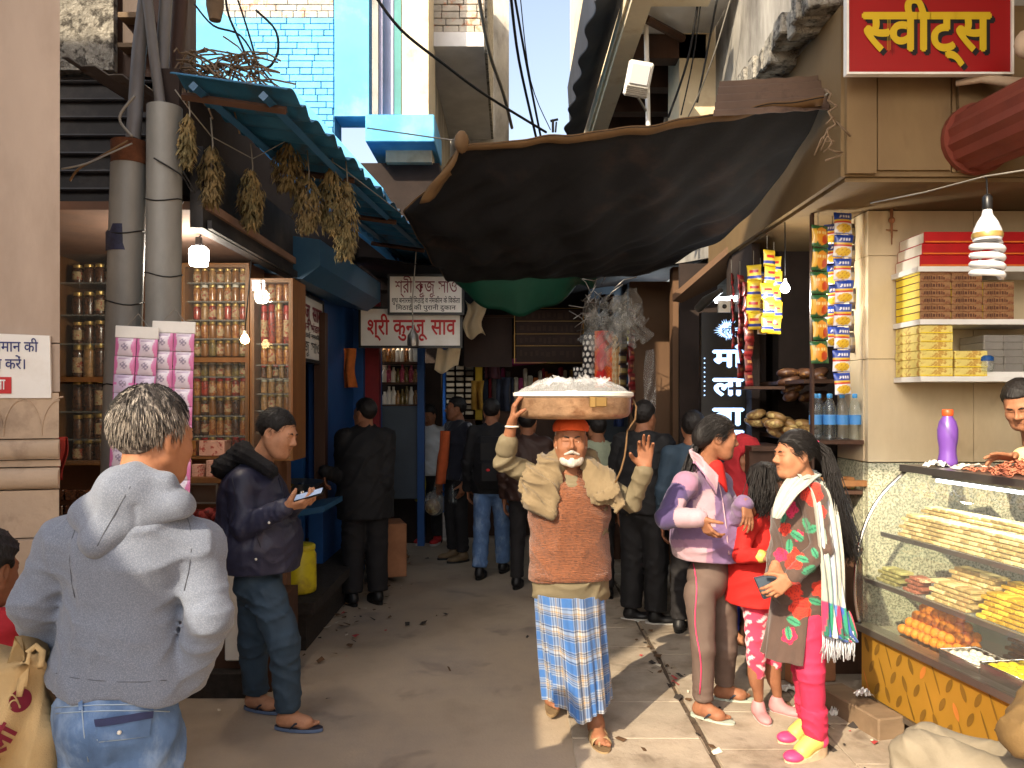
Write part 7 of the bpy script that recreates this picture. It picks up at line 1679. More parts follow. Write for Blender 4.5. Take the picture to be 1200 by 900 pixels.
skirt(B,'checked_wrap','cloth_plain',(J['pel'][0]-.005,4.1,0),(GX(676,4.1),4.12,0),(.182,.155),(.168,.205),zt,lhem,lfold,lambda u,v,th:plaid(u,v,10,5.6),260,150)
flipflop(B,'L',(.12,-1),.024,1.08,'rubber_brown','rubber_tan',wide_strap=True,th=.022,side='rubber_tan'); 
J['anR_']=J['anR']; flipflop(B,'R',(-.15,-1,-.28),.085,1.0,'rubber_brown','rubber_brown',th=.018,side='rubber_tan')
mb=MB(); c=J['wrR']; mb.tube([V(c+A(.031*math.cos(a),.028*math.sin(a),-.012)) for a in np.linspace(0,6.28,16)],.005,6); part(mb,'bangle','lid_white',B['o'],180)
# brass tray on his head
tc=P(672,478,3.98); t=root('brass_tray',V((tc.x,3.98,GZ(492,3.98))),'big round brass tray covered in clear film, carried on the porter head','tray'); z0=GZ(491,3.95); hh=.118
mb=MB(); c=V((tc.x,4.0,z0)); mb.lathe([(0,0),(.24,.002),(.272,.012),(.284,.03),(.287,hh-.01),(.293,hh),(.283,hh-.004),(.275,.04),(.0,.04)],c,48); part(mb,'tray_body','brass_tray',t,50)
mb=MB(); mb.lathe([(.288,hh-.012),(.3,hh-.004),(.3,hh+.012),(.287,hh+.016)],c,48); part(mb,'rim','white_paint',t,50)
mb=MB(); rs=random.Random(5)
def film(u,v):
    r_=.285*v; a=u*2*math.pi; hgt=(.055*(1-v**1.8)+.05*abs(math.sin(a*3.5+v*6))*(1-v)*v*2+.03*abs(math.sin(a*6.5-v*8))*v*(1-v)+.012*math.sin(a*23+v*15)*v*(1-v)); return c+V((r_*math.cos(a),r_*math.sin(a),hh+.012+hgt))
mb.grid(film,90,22,0,0); 
for _ in range(7):
    a=rs.uniform(0,6); rr=rs.uniform(.03,.2); p=c+V((rr*math.cos(a),rr*math.sin(a)-.05,hh+.02+.05*(1-(rr/.285)**1.8))); e1=V((rs.uniform(-1,1),rs.uniform(-.5,.5),rs.uniform(.2,.7)))*.05; e2=V((rs.uniform(-1,1),rs.uniform(-1,1),rs.uniform(-.2,.4)))*.06; mb.grid(lambda u,v:p+e1*v+e2*(u-.5)+V((0,0,.012*math.sin(u*9))),6,4,0,0)
glassmat('film',(.96,.97,1),1.0,.18,.26); part(mb,'plastic_film','film',t,40)
mb=MB(); rs=random.Random(7)
for _ in range(90):
    a=rs.uniform(0,6.28); rr=.24*math.sqrt(rs.random()); mb.ball(c+V((rr*math.cos(a),rr*math.sin(a),hh-.012+.03*(1-rr/.25)*rs.random())),.024,7,0,(1,1,.7))
part(mb,'sweets_heap','white_sweet',t,180)
mb=MB(); q=P(702,471,3.71); mb.box(q,(.075,.012,.045),Matrix.Rotation(.1,3,'Z'),0,.004); mb.box(q+V((-.03,-.008,0)),(.03,.01,.05),None,0,.003); part(mb,'latch','gold_trim',t)
mb=MB(); q=c+V((.27,-.09,.0)); mb.tube([c+V((.285,-.08,.1)),c+V((.302,-.09,.06)),c+V((.296,-.1,0)),P(735,505,3.9),P(734,520,3.88),P(732,535,3.86),P(728,550,3.84),P(721,566,3.83)],.0048,6); part(mb,'cord','tarp_hem',t,180)
# ---------------------------------------------------------------- woman in the lilac jacket
J=standing(GX(835,4.38),4.38,(.95,-.28),1.6)
J.update(head=Q(842,513,4.3),nk=Q(827,545,4.36),chs=Q(823,588,4.37),wst=Q(830,632,4.38),pel=Q(834,668,4.39),shR=Q(803,567,4.2),shL=Q(843,565,4.54),elR=Q(780,607,4.12),wrR=Q(821,606,4.0),elL=Q(862,618,4.3),wrL=Q(873,587,4.1),hpR=Q(820,690,4.3),hpL=Q(846,690,4.47),knR=Q(824,758,4.27),knL=Q(850,758,4.5),anR=anchor(824,4.32,.085),anL=anchor(849,4.58,.085))
B=body('person','woman in lilac and pink padded jacket with hand bent, facing right',J,'skin_brown',(.97,-.12,-.14),(.1,0,1),female=True,hs=.98,nose=.97,hands={'R':((.45,-.15,-.85),(.6,.5,.4),(.5,-.5,0),dict(s=.92,curl=(.5,.55,.6,.65),thumb=.3)),'L':((.12,-.2,-1),(-.3,.6,0),(.7,-.3,0),dict(s=.9,curl=(.2,.25,.3,.35),thumb=.2))},feet={'R':((.75,-.55),.022,dict(s=.92)),'L':((.95,-.2),.022,dict(s=.92))})
LIL=[S(114,90,126),S(150,112,138),S(172,142,152),S(76,62,104)]
eR,sR,wR=J['elR'],J['shR'],J['wrR']
def lilac(vs):
    px=600+F*vs[:,0]/vs[:,1]; py=HY+F*(CZ-vs[:,2])/vs[:,1]; c=np.tile(LIL[0],(len(vs),1))
    c[(py<575)&(px<818)&(vs[:,1]<4.5)]=LIL[1]
    d=vs-sR; fore=((vs-eR)@nrm(wR-eR)); near=np.sqrt(((vs-eR-np.outer(np.clip(fore,0,.3),nrm(wR-eR)))**2).sum(1))<.1; ua=nrm(eR-sR); up=((vs-sR)@ua); nu=np.sqrt(((vs-sR-np.outer(np.clip(up,0,.25),ua))**2).sum(1))<.1
    c[nu&(up>.04)&(((vs[:,0]-sR[0])*-1+.3*(sR[2]-vs[:,2]))>.02)]=LIL[3]
    c[near&(fore>.07)]=LIL[2]; c[near&(fore<=.07)&(fore>-.08)&(py>592)]=LIL[3]
    tor=~near&~nu
    c[tor&(px<835)&(py>632)]=LIL[1]; c[tor&(px<828)&(py>642)]=LIL[2]; c[tor&(px>812)&(px<838)&(py>572)&(py<618)&(py-572>(838-px)*.2)]=LIL[2]
    return c
def quilt(q,D): return D+.0035*np.sin(q[:,2]*78)*np.clip((q[:,0]-GX(822,4.3))*8,0,1)
upper(B,'padded_jacket','cloth_plain',GZ(654,4.35),o=.026,w=1.08,belly=.12,sl=(.076,.066,.054),end=(.9,.96),fold=(.006,30),h=.007,seed=41,bnch=.008,flat=.95,col=lilac,postx=quilt)
mat('collar_pink',LIL[2],.7,0,.08,10,.15,120)
for nm_,l_,r_ in(('collar',((810,527,4.25),(824,538,4.165),(842,558,4.16)),((815,543,4.2),(828,560,4.14),(840,580,4.165))),('collar',((810,527,4.25),(818,522,4.40),(842,531,4.42)),((815,543,4.22),(823,541,4.46),(850,556,4.40)))): ribbon(nm_,B['o'],l_,r_,lambda u,v:(LIL[2] if u<.82 else LIL[1]),nu=16,nv=30,amp=.003,fr=1,thick=.012)
sdf_part([cap(Q(838,548,4.31),Q(845,574,4.3),.048,.036,.03)],'inner_shirt','red_knit',B['o'],.008); jk=[o for o in kids(B['o']) if o.name.startswith('padded')][0]; trim(jk,'zip_fastener','collar_pink',B['o'],[(840,560),(844,575),(847,592),(850,612),(852,632),(854,650)],.004); trim(jk,'pocket_zip','collar_pink',B['o'],[(826,622),(838,626),(846,629)],.0025)
trousers(B,'track_trousers','trouser_taupe',GZ(645,4.35),.03,r=(.1,.074,.062),fold=(.005,26),seed=44,bnch=.009,hipw=1.05)
tt_=[o for o in kids(B['o']) if o.name.startswith('track')][0]; trim(tt_,'side_piping','wedge_pink',B['o'],[(813+.5*i+2*math.sin(i*.6),660+9*i) for i in range(18)],.0032)
flipflop(B,'R',(.75,-.55),.022,.95,'rubber_white','rubber_dark',side='rubber_white'); flipflop(B,'L',(.95,-.2),.022,.95,'rubber_white','rubber_dark',side='rubber_white')
hairdo(B,'short','hair_black',.005,thick=.012,line=.066,back=-.06,ragged=.002,seed=8,tilt=.8,extra=[ell(B['L'](0,-.1,-.01),A(.06,.05,.07),B['M'],.04)]); tuft(B,1500,'hair_black',scalp(B,(-.5,1),True,1.02),3,(.03,.06),.0012)
g=[[Q(822,508,4.32),Q(812,530,4.3),Q(806,556,4.24),Q(803,580,4.22)],[Q(822,512,4.4),Q(814,540,4.38),Q(810,565,4.34)]]
strands([[V(a) for a in q] for q in g],90,.012,.006,'hair_black',B['o'],'ponytail',4)
# ---------------------------------------------------------------- child in red
J=standing(GX(891,4.36),4.36,(1,.05),1.34); o_=J['o']
J.update(head=Q(897,570,4.3),nk=Q(889,598,4.34),shR=Q(879,610,4.22),shL=Q(897,610,4.48),elR=Q(868,650,4.18),wrR=Q(893,652,4.08),elL=Q(905,655,4.45),wrL=Q(918,650,4.3),pel=Q(890,694,4.36),chs=Q(888,628,4.36),wst=Q(889,662,4.36),anR=anchor(889,4.34,.075),anL=anchor(911,4.4,.075),knR=Q(886,768,4.3),knL=Q(905,766,4.4),hpR=Q(886,712,4.3),hpL=Q(896,712,4.43))
B=body('person','small child in red dress and pink patterned leggings between the two women',J,'skin_brown',(.9,-.1,-.35),(.3,0,1),female=True,hs=1.14,hands={'R':((1,-.1,-.12),(0,.4,-.9),(0,-.3,.8),dict(s=1.02,curl=(.3,.3,.35,.4))),'L':((.8,-.5,-.3),(0,.3,-.9),(0,-.3,.8),dict(s=1.0))},feet={})
def redc(vs): return np.tile(S(206,34,30),(len(vs),1))
upper(B,'red_dress','red_knit',GZ(706,4.34),o=.022,w=1.1,belly=.1,sl=(.075,.062,.055),end=(.8,.8),fold=(.007,30),h=.008,seed=51,bnch=.011,flat=.9,extra=[cap(Q(889,676,4.36),Q(890,712,4.36),.17,.19,.06)])
sdf_part([cap(J['elR']+(J['wrR']-J['elR'])*.72,J['elR']+(J['wrR']-J['elR'])*.95,.036,.034,.01)],'cuff','wedge_yellow',B['o'],.006)
fl=np.random.RandomState(3).uniform(0,1,(900,3))
def leg_pink(vs):
    c=np.tile(S(216,60,92),(len(vs),1)); a=vs*A(70,70,62); m=(np.sin(a[:,0]+1.7*np.sin(a[:,2]))*np.sin(a[:,2]+1.3*np.sin(a[:,1]*1.3)))>.45; c[m]=S(240,190,196); return c
trousers(B,'patterned_leggings','cloth_plain',GZ(700,4.34),.165,r=(.088,.066,.056),fold=(.004,30),h=.0075,seed=53,bnch=.006,col=leg_pink)
for s,d in(('R',(.05,-1)),('L',(.8,-.65))): shoe(B,s,d,.0,.78,'shoe_pink','sole_white',th=.018)
hairdo(B,'short','hair_black',.006,thick=.016,line=.06,back=-.08,ragged=.004,seed=9,tilt=.5)
strands([[V(Q(890,548,4.24)),V(Q(884,572,4.2)),V(Q(884,592,4.18)),V(Q(890,606,4.18))],[V(Q(902,550,4.2)),V(Q(905,575,4.14)),V(Q(901,598,4.14)),V(Q(896,606,4.14))],[V(Q(895,546,4.2)),V(Q(892,575,4.16)),V(Q(893,602,4.15))]],240,.014,.0032,'hair_black',B['o'],'long_hair',6)
mat('collar_yellow',S(226,190,90),.7,0,.1,9,.1); mb=MB(); mb.tube([V(Q(905,600,4.2)),V(Q(911,618,4.16)),V(Q(914,650,4.15))],.005,6); part(mb,'yellow_trim','collar_yellow',B['o'],180)
# ---------------------------------------------------------------- girl in floral kurta
J=standing(GX(940,3.9),3.9,(-.95,-.25),1.6)
J.update(head=Q(931,533,3.85),nk=Q(941,566,3.88),chs=Q(938,610,3.89),wst=Q(940,660,3.9),pel=Q(944,706,3.9),shL=Q(953,580,3.75),shR=Q(934,578,4.03),elL=Q(963,642,3.68),wrL=Q(926,678,3.64),elR=Q(920,636,4.02),wrR=Q(908,662,3.82),hpL=Q(950,722,3.82),hpR=Q(940,722,3.98),knL=Q(950,788,3.8),knR=Q(944,786,3.99),anL=anchor(955,3.84,.125),anR=anchor(948,4.04,.125))
B=body('person','long haired girl in brown floral tunic, pale scarf and pink leggings',J,'skin_tan',(-.98,-.16,-.06),(0,0,1),female=True,hs=.98,nose=1.0,hands={'L':((-.75,-.15,-.5),(-.2,.9,-.3),(-.4,0,.9),dict(s=.92,curl=(.5,.55,.6,.7))),'R':((.2,-.5,-.7),(0,-.4,.8),(-.9,0,0),dict(s=.9,curl=(.7,.7,.7,.8)))},feet={})
rsf=np.random.RandomState(11)
ROSE=[(px,py,r_) for px,py,r_ in((951,578,13),(926,597,9),(962,600,7),(930,655,12),(915,650,8),(938,712,13),(930,692,10),(925,745,9),(960,690,9),(968,745,9),(936,628,6),(945,560,6),(920,620,7),(975,700,9))]
LEAF=[(934,628,9,.6),(945,614,8,1.2),(952,620,9,-.3),(925,640,8,1.6),(940,655,8,.3),(948,668,9,-.5),(930,728,9,.5),(924,742,8,1.4),(955,705,8,.3),(962,735,9,-.3),(972,720,8,.8),(955,648,7,1.1),(918,606,7,1.7)]
def floral(vs):
    px=600+F*vs[:,0]/vs[:,1]; py=HY+F*(CZ-vs[:,2])/vs[:,1]; c=np.tile(S(84,66,58),(len(vs),1))
    for i,(x,y,r_) in enumerate(ROSE):
        d=np.hypot(px-x,(py-y)*.95); a=np.arctan2(py-y,px-x); m=d<r_*(1+.12*np.sin(a*5+i)); red=S(206,58,40) if i%3!=1 else S(196,44,84); c[m]=red; c[m&(np.abs(np.sin(d*1.15+np.sin(a*2+i)))<.28)]=S(140,34,40)
    for x,y,r_,t_ in LEAF:
        a=(px-x)*math.cos(t_)+(py-y)*math.sin(t_); b=-(px-x)*math.sin(t_)+(py-y)*math.cos(t_); m=(a/r_)**2+(b/(r_*.5))**2<1; c[m]=S(64,140,104); c[m&(np.abs(b)<.6)]=S(34,84,66)
    return c
upper(B,'floral_tunic','cloth_plain',GZ(716,3.88),o=.016,w=1.04,belly=.08,sl=(.068,.058,.048),end=(.9,.8),fold=(.005,28),h=.0058,seed=61,bnch=.009,flat=.88,col=floral)
def tun(th,v): return .008*math.sin(th*7+v*3)*v+.006*math.sin(th*13+1)*v
def tcol(u,v,th): return (0,0,0)
for nm,arc,zb in(('tunic_front',(-1.05,1.05),GZ(770,3.86)),('tunic_back',(math.pi-1.15,math.pi+1.15),GZ(764,3.86))):
    o=skirt(B,nm,'cloth_plain',(J['pel'][0],3.9,0),(J['pel'][0]-.02,3.9,0),(.165,.158),(.17,.19),GZ(704,3.88),zb,tun,tcol,90,70,.004,arc)
    me=o.data; co=np.zeros(len(me.vertices)*3,np.float32); me.vertices.foreach_get('co',co); co=co.reshape(-1,3)+np.array(wloc(B['o'])); cc=np.ones((len(co),4),np.float32); cc[:,:3]=floral(co); me.color_attributes['Col'].data.foreach_set('color',cc.ravel())
trousers(B,'leggings','pink_legging',GZ(690,3.88),.045,r=(.098,.074,.058),fold=(.004,30),h=.008,seed=63,bnch=.013)
sdf_part([cap(J['anL']+A(0,0,.02),J['knL']*.35+J['anL']*.65,.056,.062,.03),cap(J['anR']+A(0,0,.02),J['knR']*.35+J['anR']*.65,.056,.062,.03)],'gathered_ankle','pink_legging',B['o'],.007,(),lambda q,D:D-.008*(1-np.abs(np.sin(q[:,2]*70+2.2*np.sin(q[:,0]*33+q[:,1]*14))))**2)
for s,d in(('L',(-.93,-.36)),('R',(-.95,-.25))):
    an=J['an'+s]; d=nrm((d[0],d[1],0)); r_=nrm(np.cross(d,A(0,0,1))); o=A(an[0],an[1],0); Lf=lambda x,y,z:o+r_*x+d*y+A(0,0,1)*z
    mb=MB(); out=sole_outline(.95,20); n=len(out); vs=[V(Lf(x,y,.002)) for x,y in out]+[V(Lf(x,y,.02+.055*max(0,min(1,(.11-y)/.16)))) for x,y in out]
    mb.add(vs,[tuple(range(n))[::-1],tuple(range(n,2*n))]+[(j,(j+1)%n,n+(j+1)%n,n+j) for j in range(n)]); so=part(mb,'wedge_shoe','wedge_sole',B['o'],40)
    M_=np.stack([r_,d,A(0,0,1)],1)
    sdf_part([ell(Lf(0,.125,.035),A(.042,.055,.026),M_)],'toe_cap','wedge_pink',so,.005,(),lambda q,D:np.maximum(D,.018-q[:,2]))
    sdf_part([cap(Lf(0,.075,.05),Lf(0,.03,.085),.042,.04,.03),cap(Lf(0,-.01,.09),Lf(0,-.03,.1),.04,.038,.03)],'strap','wedge_yellow',so,.005)
    sdf_part([cap(Lf(0,-.03,.09),Lf(0,-.02,.115),.041,.042,.02)],'heel_band','wedge_pink',so,.005)
    sdf_part([cap(Lf(0,0,.09),Lf(0,.1,.045),.03,.025,.02),cap(Lf(0,0,.09),Lf(0,0,.2),.032,.034,.02)],'foot','skin_tan',so,.006)
hairdo(B,'short','hair_black',.0045,thick=.01,line=.066,back=-.045,ragged=.0012,seed=7,tilt=.8); tuft(B,1500,'hair_black',scalp(B,(-.45,1),True),8,(.03,.06),.001)
mb=MB(); c=V(Q(957,521,3.86)); mb.ball(c,.021,10,0,(.8,1,1)); part(mb,'hair_band','wedge_pink',B['o'],180)
pt=lambda *ps:[V(Q(*p)) for p in ps]
strands([pt((952,517,3.86),(968,528,3.84),(976,560,3.8),(984,600,3.78),(996,640,3.78),(1002,662,3.78)),pt((954,520,3.88),(972,545,3.86),(980,585,3.84),(986,630,3.84),(990,668,3.84)),pt((954,519,3.86),(970,535,3.84),(981,575,3.8),(992,615,3.8),(1000,640,3.8))],420,.013,.0028,'hair_black',B['o'],'ponytail',2,.012)
# scarf
def scol(u,v):
    if v>.8: return [S(60,90,170),S(48,140,110),S(220,220,210),S(90,130,190),S(200,50,90),S(40,110,90)][int(u*11+v*5)%6]
    x=math.sin(u*60); 
    return S(172,172,160) if x>-.5 else (S(140,172,162) if math.sin(u*23)>0 else S(196,200,214))
ribbon('scarf',B['o'],((934,556,3.8),(950,582,3.68),(958,630,3.62),(963,690,3.62),(967,745,3.64)),((958,560,3.94),(974,580,3.82),(984,640,3.72),(990,700,3.72),(996,752,3.74)),scol,nu=60,nv=110)
ribbon('scarf_front',B['o'],((950,549,3.96),(926,560,3.82),(910,585,3.74),(906,606,3.72)),((960,558,3.84),(950,568,3.68),(934,582,3.64),(914,608,3.68)),lambda u,v:scol(u,v*.7),nu=40,nv=50,amp=.01,fr=2)
ribbon('scarf_loop',B['o'],((930,556,3.98),(946,548,3.98),(962,556,3.96)),((934,566,3.76),(948,560,3.74),(962,572,3.8)),lambda u,v:scol(u,.3),nu=30,nv=30,amp=.006,fr=2)
ribbon('scarf_tail',B['o'],((966,722,3.68),(974,740,3.68),(990,752,3.7)),((996,716,3.74),(1002,740,3.74),(1006,752,3.76)),lambda u,v:[S(60,90,170),S(40,120,96),S(200,44,84),S(50,100,90)][int(u*6)%4],nu=40,nv=30,amp=.008)
mb=MB(); rs=random.Random(3)
for i in range(46):
    x=964+38*i/46; a=P(x,738+8*rs.random(),3.66+.08*i/46); mb.tube([a,a+V((rs.uniform(-.005,.005),rs.uniform(-.01,.01),-.05)),a+V((rs.uniform(-.012,.012),rs.uniform(-.02,.02),-.10-rs.random()*.03))],.0028,4)
part(mb,'fringe','white_shirt',B['o'],180)
mb=MB(); c=J['wrL']; dd=nrm(J['wrL']-J['elL']); 
for k_ in range(3): mb.tube([V(c-dd*(.02+.012*k_)+nrm(np.cross(dd,A(0,0,1)))*.029*math.cos(a)+nrm(np.cross(dd,np.cross(dd,A(0,0,1))))*.029*math.sin(a)) for a in np.linspace(0,6.28,14)],.0032,5)
part(mb,'bangle','gold_trim',B['o'],180)
t=root('cloth_purse',P(901,690,3.78),'small slate blue cloth purse held in the clasped hands','purse'); mb=MB(); mb.prism([(-.06,.02),(.05,.05),(.055,-.04),(-.02,-.075)],P(901,684,3.72),V((1,-.2,0)),Z,V((0,.03,0))); part(mb,'purse_body','panel_slate',t)
# ---------------------------------------------------------------- quick passers-by
def walker(label,x,Y,f,H,top,leg,hair='hair_black',skinm='skin_brown',w=1.1,arms={},feet=None,shm='shoe_black',som='sole_black',hem=None,sl=(.072,.062,.052),head=None,fh=None,extra_top=(),face=False,stance=.06,step=0,col=None,tm=None,hands=None,legr=(.1,.078,.068),belly=0,h=.012,flat=.74):
    J=standing(GX(x,Y),Y,f,H,stance=stance,step=step)
    for k_,v in arms.items(): J[k_]=v
    if head is not None: J['head']=head
    hd_=hands if hands is not None else {s:((J['f'][0]*.2,J['f'][1]*.2,-1),-J['r']*(1 if s=='R' else -1),J['f'],dict(s=.98)) for s in 'LR'}
    B=body('person',label,J,skinm,fh,hands=hd_,feet={},face=face,h=.016,hh=.006)
    upper(B,'jacket' if 'jacket' in label or 'coat' in label else 'shirt',top,hem or J['pel'][2]-.06,o=.026,w=w,sl=sl,fold=(.008,26),h=h,seed=int(x),bnch=.012,flat=flat,extra=extra_top,col=col,belly=belly)
    trousers(B,'trousers',leg,J['pel'][2]+.04,.03,r=legr,h=h,seed=int(x)+2,bnch=.012)
    for s in 'LR': shoe(B,s,(feet or f),.0,1.0,shm,som)
    hairdo(B,'short',hair,.008,thick=.012,line=.05,back=-.06,ragged=.003,seed=int(x)%7); return B
B=walker('stout man in black jacket standing at the blue snack shop, back turned',428,6.75,(-.3,.95),1.74,'black_cloth','black_trouser',w=1.42,arms=dict(elR=Q(452,565,6.7),wrR=Q(436,560,7.0),elL=Q(402,560,6.75),wrL=Q(380,552,6.5)),sl=(.09,.076,.06),hem=GZ(608,6.7),legr=(.12,.1,.09),fh=(-.8,.6,0),feet=(-.5,.8),h=.011)
B=walker('man in pale shirt and red shoes reaching his arm to the slate panel',503,9.6,(-.25,-.95),1.66,'white_shirt','black_trouser',arms=dict(elR=Q(484,522,9.5),wrR=Q(466,522,9.4),elL=Q(518,545,9.5),wrL=Q(514,572,9.3)),fh=(-.3,-.9,-.4),shm='shoe_red',som='sole_white',face=True,feet=(-.3,-1))
mb=MB(); mb.grid(lambda u,v:P(484+11*u+4*v,545+42*v,9.35)+V((0,.05*math.sin(u*6+v*3),0)),8,10,0,.02); one(mb,'yellow_bag','yellow_bag','yellow carrier bag hanging before the pale shirted man','bag',smooth=180)
mb=MB(); mb.ball(P(509,590,8.9),.14,14,0,(.9,.7,1)); mb.tube([P(509,580,8.9),P(513,562,8.9)],.03,8); one(mb,'clear_carrier_bag','bag_film','clear plastic carrier bag with food between the two far men','bag',smooth=180)
mb=MB(); mb.ball(P(507,594,8.9),.09,12); one(mb,'bag_of_bread','packet_tan','tan food inside the clear carrier bag','food',smooth=180)
def stripes(vs): c=np.tile(S(30,32,44),(len(vs),1)); a=np.abs(vs[:,0]-GX(535,8.6))>.135; c[a]=S(150,150,156); c[a&(np.sin(vs[:,0]*160+vs[:,1]*90)>.2)]=S(60,62,72); return c
B=walker('man in dark vest with striped sleeves and orange scarf carrying a bottle',536,8.6,(-.75,-.5),1.76,'cloth_plain','black_trouser',col=stripes,fh=(-.95,-.2,0),shm='rubber_brown',feet=(-.8,-.5))
mb=MB(); mb.grid(lambda u,v:P(516+10*u-4*v,505+62*v,8.32)+V((0,.03*math.sin(u*6+v*3),0)),6,12,0,.02); part(mb,'orange_scarf','orange_scarf',B['o'],180)
p=P(531,590,8.35); mb=MB(); mb.lathe([(.04,0),(.045,.01),(.045,.14),(.02,.19),(.018,.21)],p,12); one(mb,'carried_bottle','water_clear','clear water bottle in the hand of the striped sleeve man','bottle',smooth=60)
B=walker('young man in jeans walking away with a black backpack',576,7.85,(.1,1),1.74,'black_cloth','denim',w=1.15,step=.09,stance=.055,feet=(.2,1),hem=GZ(578,7.8),legr=(.1,.082,.075))
c=P(577,540,7.6); t=root('backpack',V((c.x,c.y,GZ(575,7.6))),'black backpack worn by the young man in jeans','backpack'); mb=MB(); sdf_=None
mb.box(V((c.x,7.66,c.z-.02)),(.34,.2,.5),None,0,.06); mb.box(V((c.x,7.54,c.z-.1)),(.25,.06,.22),None,0,.028); part(mb,'bag_body','black_cloth',t,60)
mb=MB(); mb.ball(V((c.x-.04,7.505,c.z-.08)),.02,8,0,(1,.3,.7)); part(mb,'badge','ink_red',t)
B=walker('figure in black clothes with white soled shoes standing behind the porter',754,6.2,(.55,.8),1.72,'black_cloth','black_cloth',w=1.35,sl=(.09,.08,.06),som='sole_white',feet=(1,-.05),hem=GZ(600,6.2),legr=(.12,.1,.09))
B=walker('dark clothed person half hidden behind the porter tray hand',618,7.3,(.2,.95),1.64,'board_brown','black_trouser',w=1.2)
B=walker('person in sage shirt half hidden behind the porter head',700,6.9,(-.3,.9),1.6,'shirt_sage','black_trouser',w=1.1)
B=walker('dark haired person in black coat behind the lilac jacket woman',812,5.9,(.3,.9),1.64,'trouser_teal','black_trouser',w=1.15)
B=walker('short woman with red head shawl behind the lilac jacket woman',872,5.65,(-.1,-.98),1.42,'red_shawl','blue_legging',w=1.2,feet=(.7,-.7),shm='skin_tan',som='rubber_brown',hem=.75)
J=B['J']; sdf_part([ell(J['head']+A(0,.03,.01),A(.13,.13,.16),None,.05),cap(J['nk'],J['chs'],.13,.2,.08)],'head_shawl','red_shawl',B['o'],.01,[ell(J['head']+A(0,-.12,-.03),A(.065,.09,.09),None,.02)],lambda q,D:D+wr(.008,34,3)(q))
# ---------------------------------------------------------------- vendor behind the counter
J=standing(3.0,4.15,(-.8,-.6),1.62); J.update(head=Q(1197,474,4.18),nk=A(2.78,4.22,1.49),chs=A(2.95,4.2,1.33),shL=A(2.93,4.03,1.43),shR=A(2.9,4.4,1.43),elL=Q(1262,522,3.85),wrL=Q(1190,536,3.95),elR=A(3.0,4.55,1.2),wrR=A(2.98,4.4,1.1))
B=body('person','sweets vendor leaning over the counter at the right edge',J,'skin_tan',(-.7,-.65,-.5),(-.35,-.2,1),hands={'L':((-1,-.1,.08),(0,-.4,-.9),(.1,-.9,.3),dict(s=1,curl=(.1,.15,.35,.45),thumb=.2,spread=.14))},feet={'L':((-.8,-.6),0,{}),'R':((-.8,-.6),0,{})})
upper(B,'shirt','shirt_yellowish',.8,o=.02,w=1.1,sl=(.072,.062,.05),end=(.9,.9),h=.011,seed=71); trousers(B,'trousers','black_trouser',.95,.03,seed=72,h=.012); hairdo(B,'short','hair_black',.006,thick=.014,line=.05,back=-.05,ragged=.003,seed=4)
# ---------------------------------------------------------------- man squatting at bottom right
J=standing(1.86,2.62,(-1,.2),1.68)
J.update(pel=A(1.93,2.62,.40),wst=A(1.9,2.63,.55),chs=A(1.82,2.66,.74),nk=A(1.76,2.68,.93),head=A(1.70,2.69,1.06),shL=A(1.76,2.48,.88),shR=A(1.83,2.83,.88),elL=Q(1188,868,2.45),wrL=Q(1225,925,2.5),elR=A(1.66,2.95,.66),wrR=A(1.55,2.9,.62),hpL=A(1.88,2.53,.40),hpR=A(1.92,2.72,.40),knL=Q(1075,886,2.75),knR=A(1.52,2.92,.46),anL=A(1.30,2.72,.09),anR=A(1.42,2.95,.09))
J['shL']=Q(1240,800,2.6); J['elL']=Q(1204,862,2.42); J['wrL']=Q(1320,890,2.4); J['elR']=A(2.1,3.0,.6); J['wrR']=A(1.95,3.0,.45); J['head']=A(2.05,2.7,1.1); J['nk']=A(2.05,2.68,.97); J['chs']=A(2.03,2.66,.78); J['wst']=A(2.02,2.63,.56); J['pel']=A(2.02,2.62,.40); J['hpL']=A(1.97,2.53,.38); J['hpR']=A(1.98,2.72,.38); J['shR']=A(2.0,2.85,.9)
B=body('person','man squatting by the counter in sand trousers and brown jacket, cropped by the frame',J,'skin_tan',(-1,.2,-.2),hands={'L':((-.2,0,-1),(0,1,0),(-1,0,0),dict(s=1)),'R':((-.8,0,-.5),(0,-1,0),(0,0,1),dict(s=1))},feet={'L':((-1,.1),.02,{}),'R':((-1,.1),.02,{})})
upper(B,'jacket','brown_jacket',.36,o=.02,w=1.1,sl=(.085,.08,.06),end=(.95,.95),h=.01,seed=81,fold=(.008,26),bnch=.014); hairdo(B,'short','hair_black',.007,seed=2)
tr_=[]
for s in 'LR': tr_+=[cap(J['hp'+s],J['kn'+s],.098,.075,.03),cap(J['kn'+s],J['an'+s]+A(0,0,.05),.075,.066,.03)]
sdf_part(tr_+[cap(J['hpL'],J['hpR'],.12,.12,.04)],'trousers','trouser_sand',B['o'],.009,(),lambda q,D:D+wr(.007,26,83)(q)+bunch(J['knL'],.12,.012,70,(1,0,1),3)(q))
mb=MB(); mb.b2((1.9,2.45,0),(2.14,2.85,.28),0,.01); one(mb,'low_stool','wood_grey','low wooden stool under the squatting man','stool')
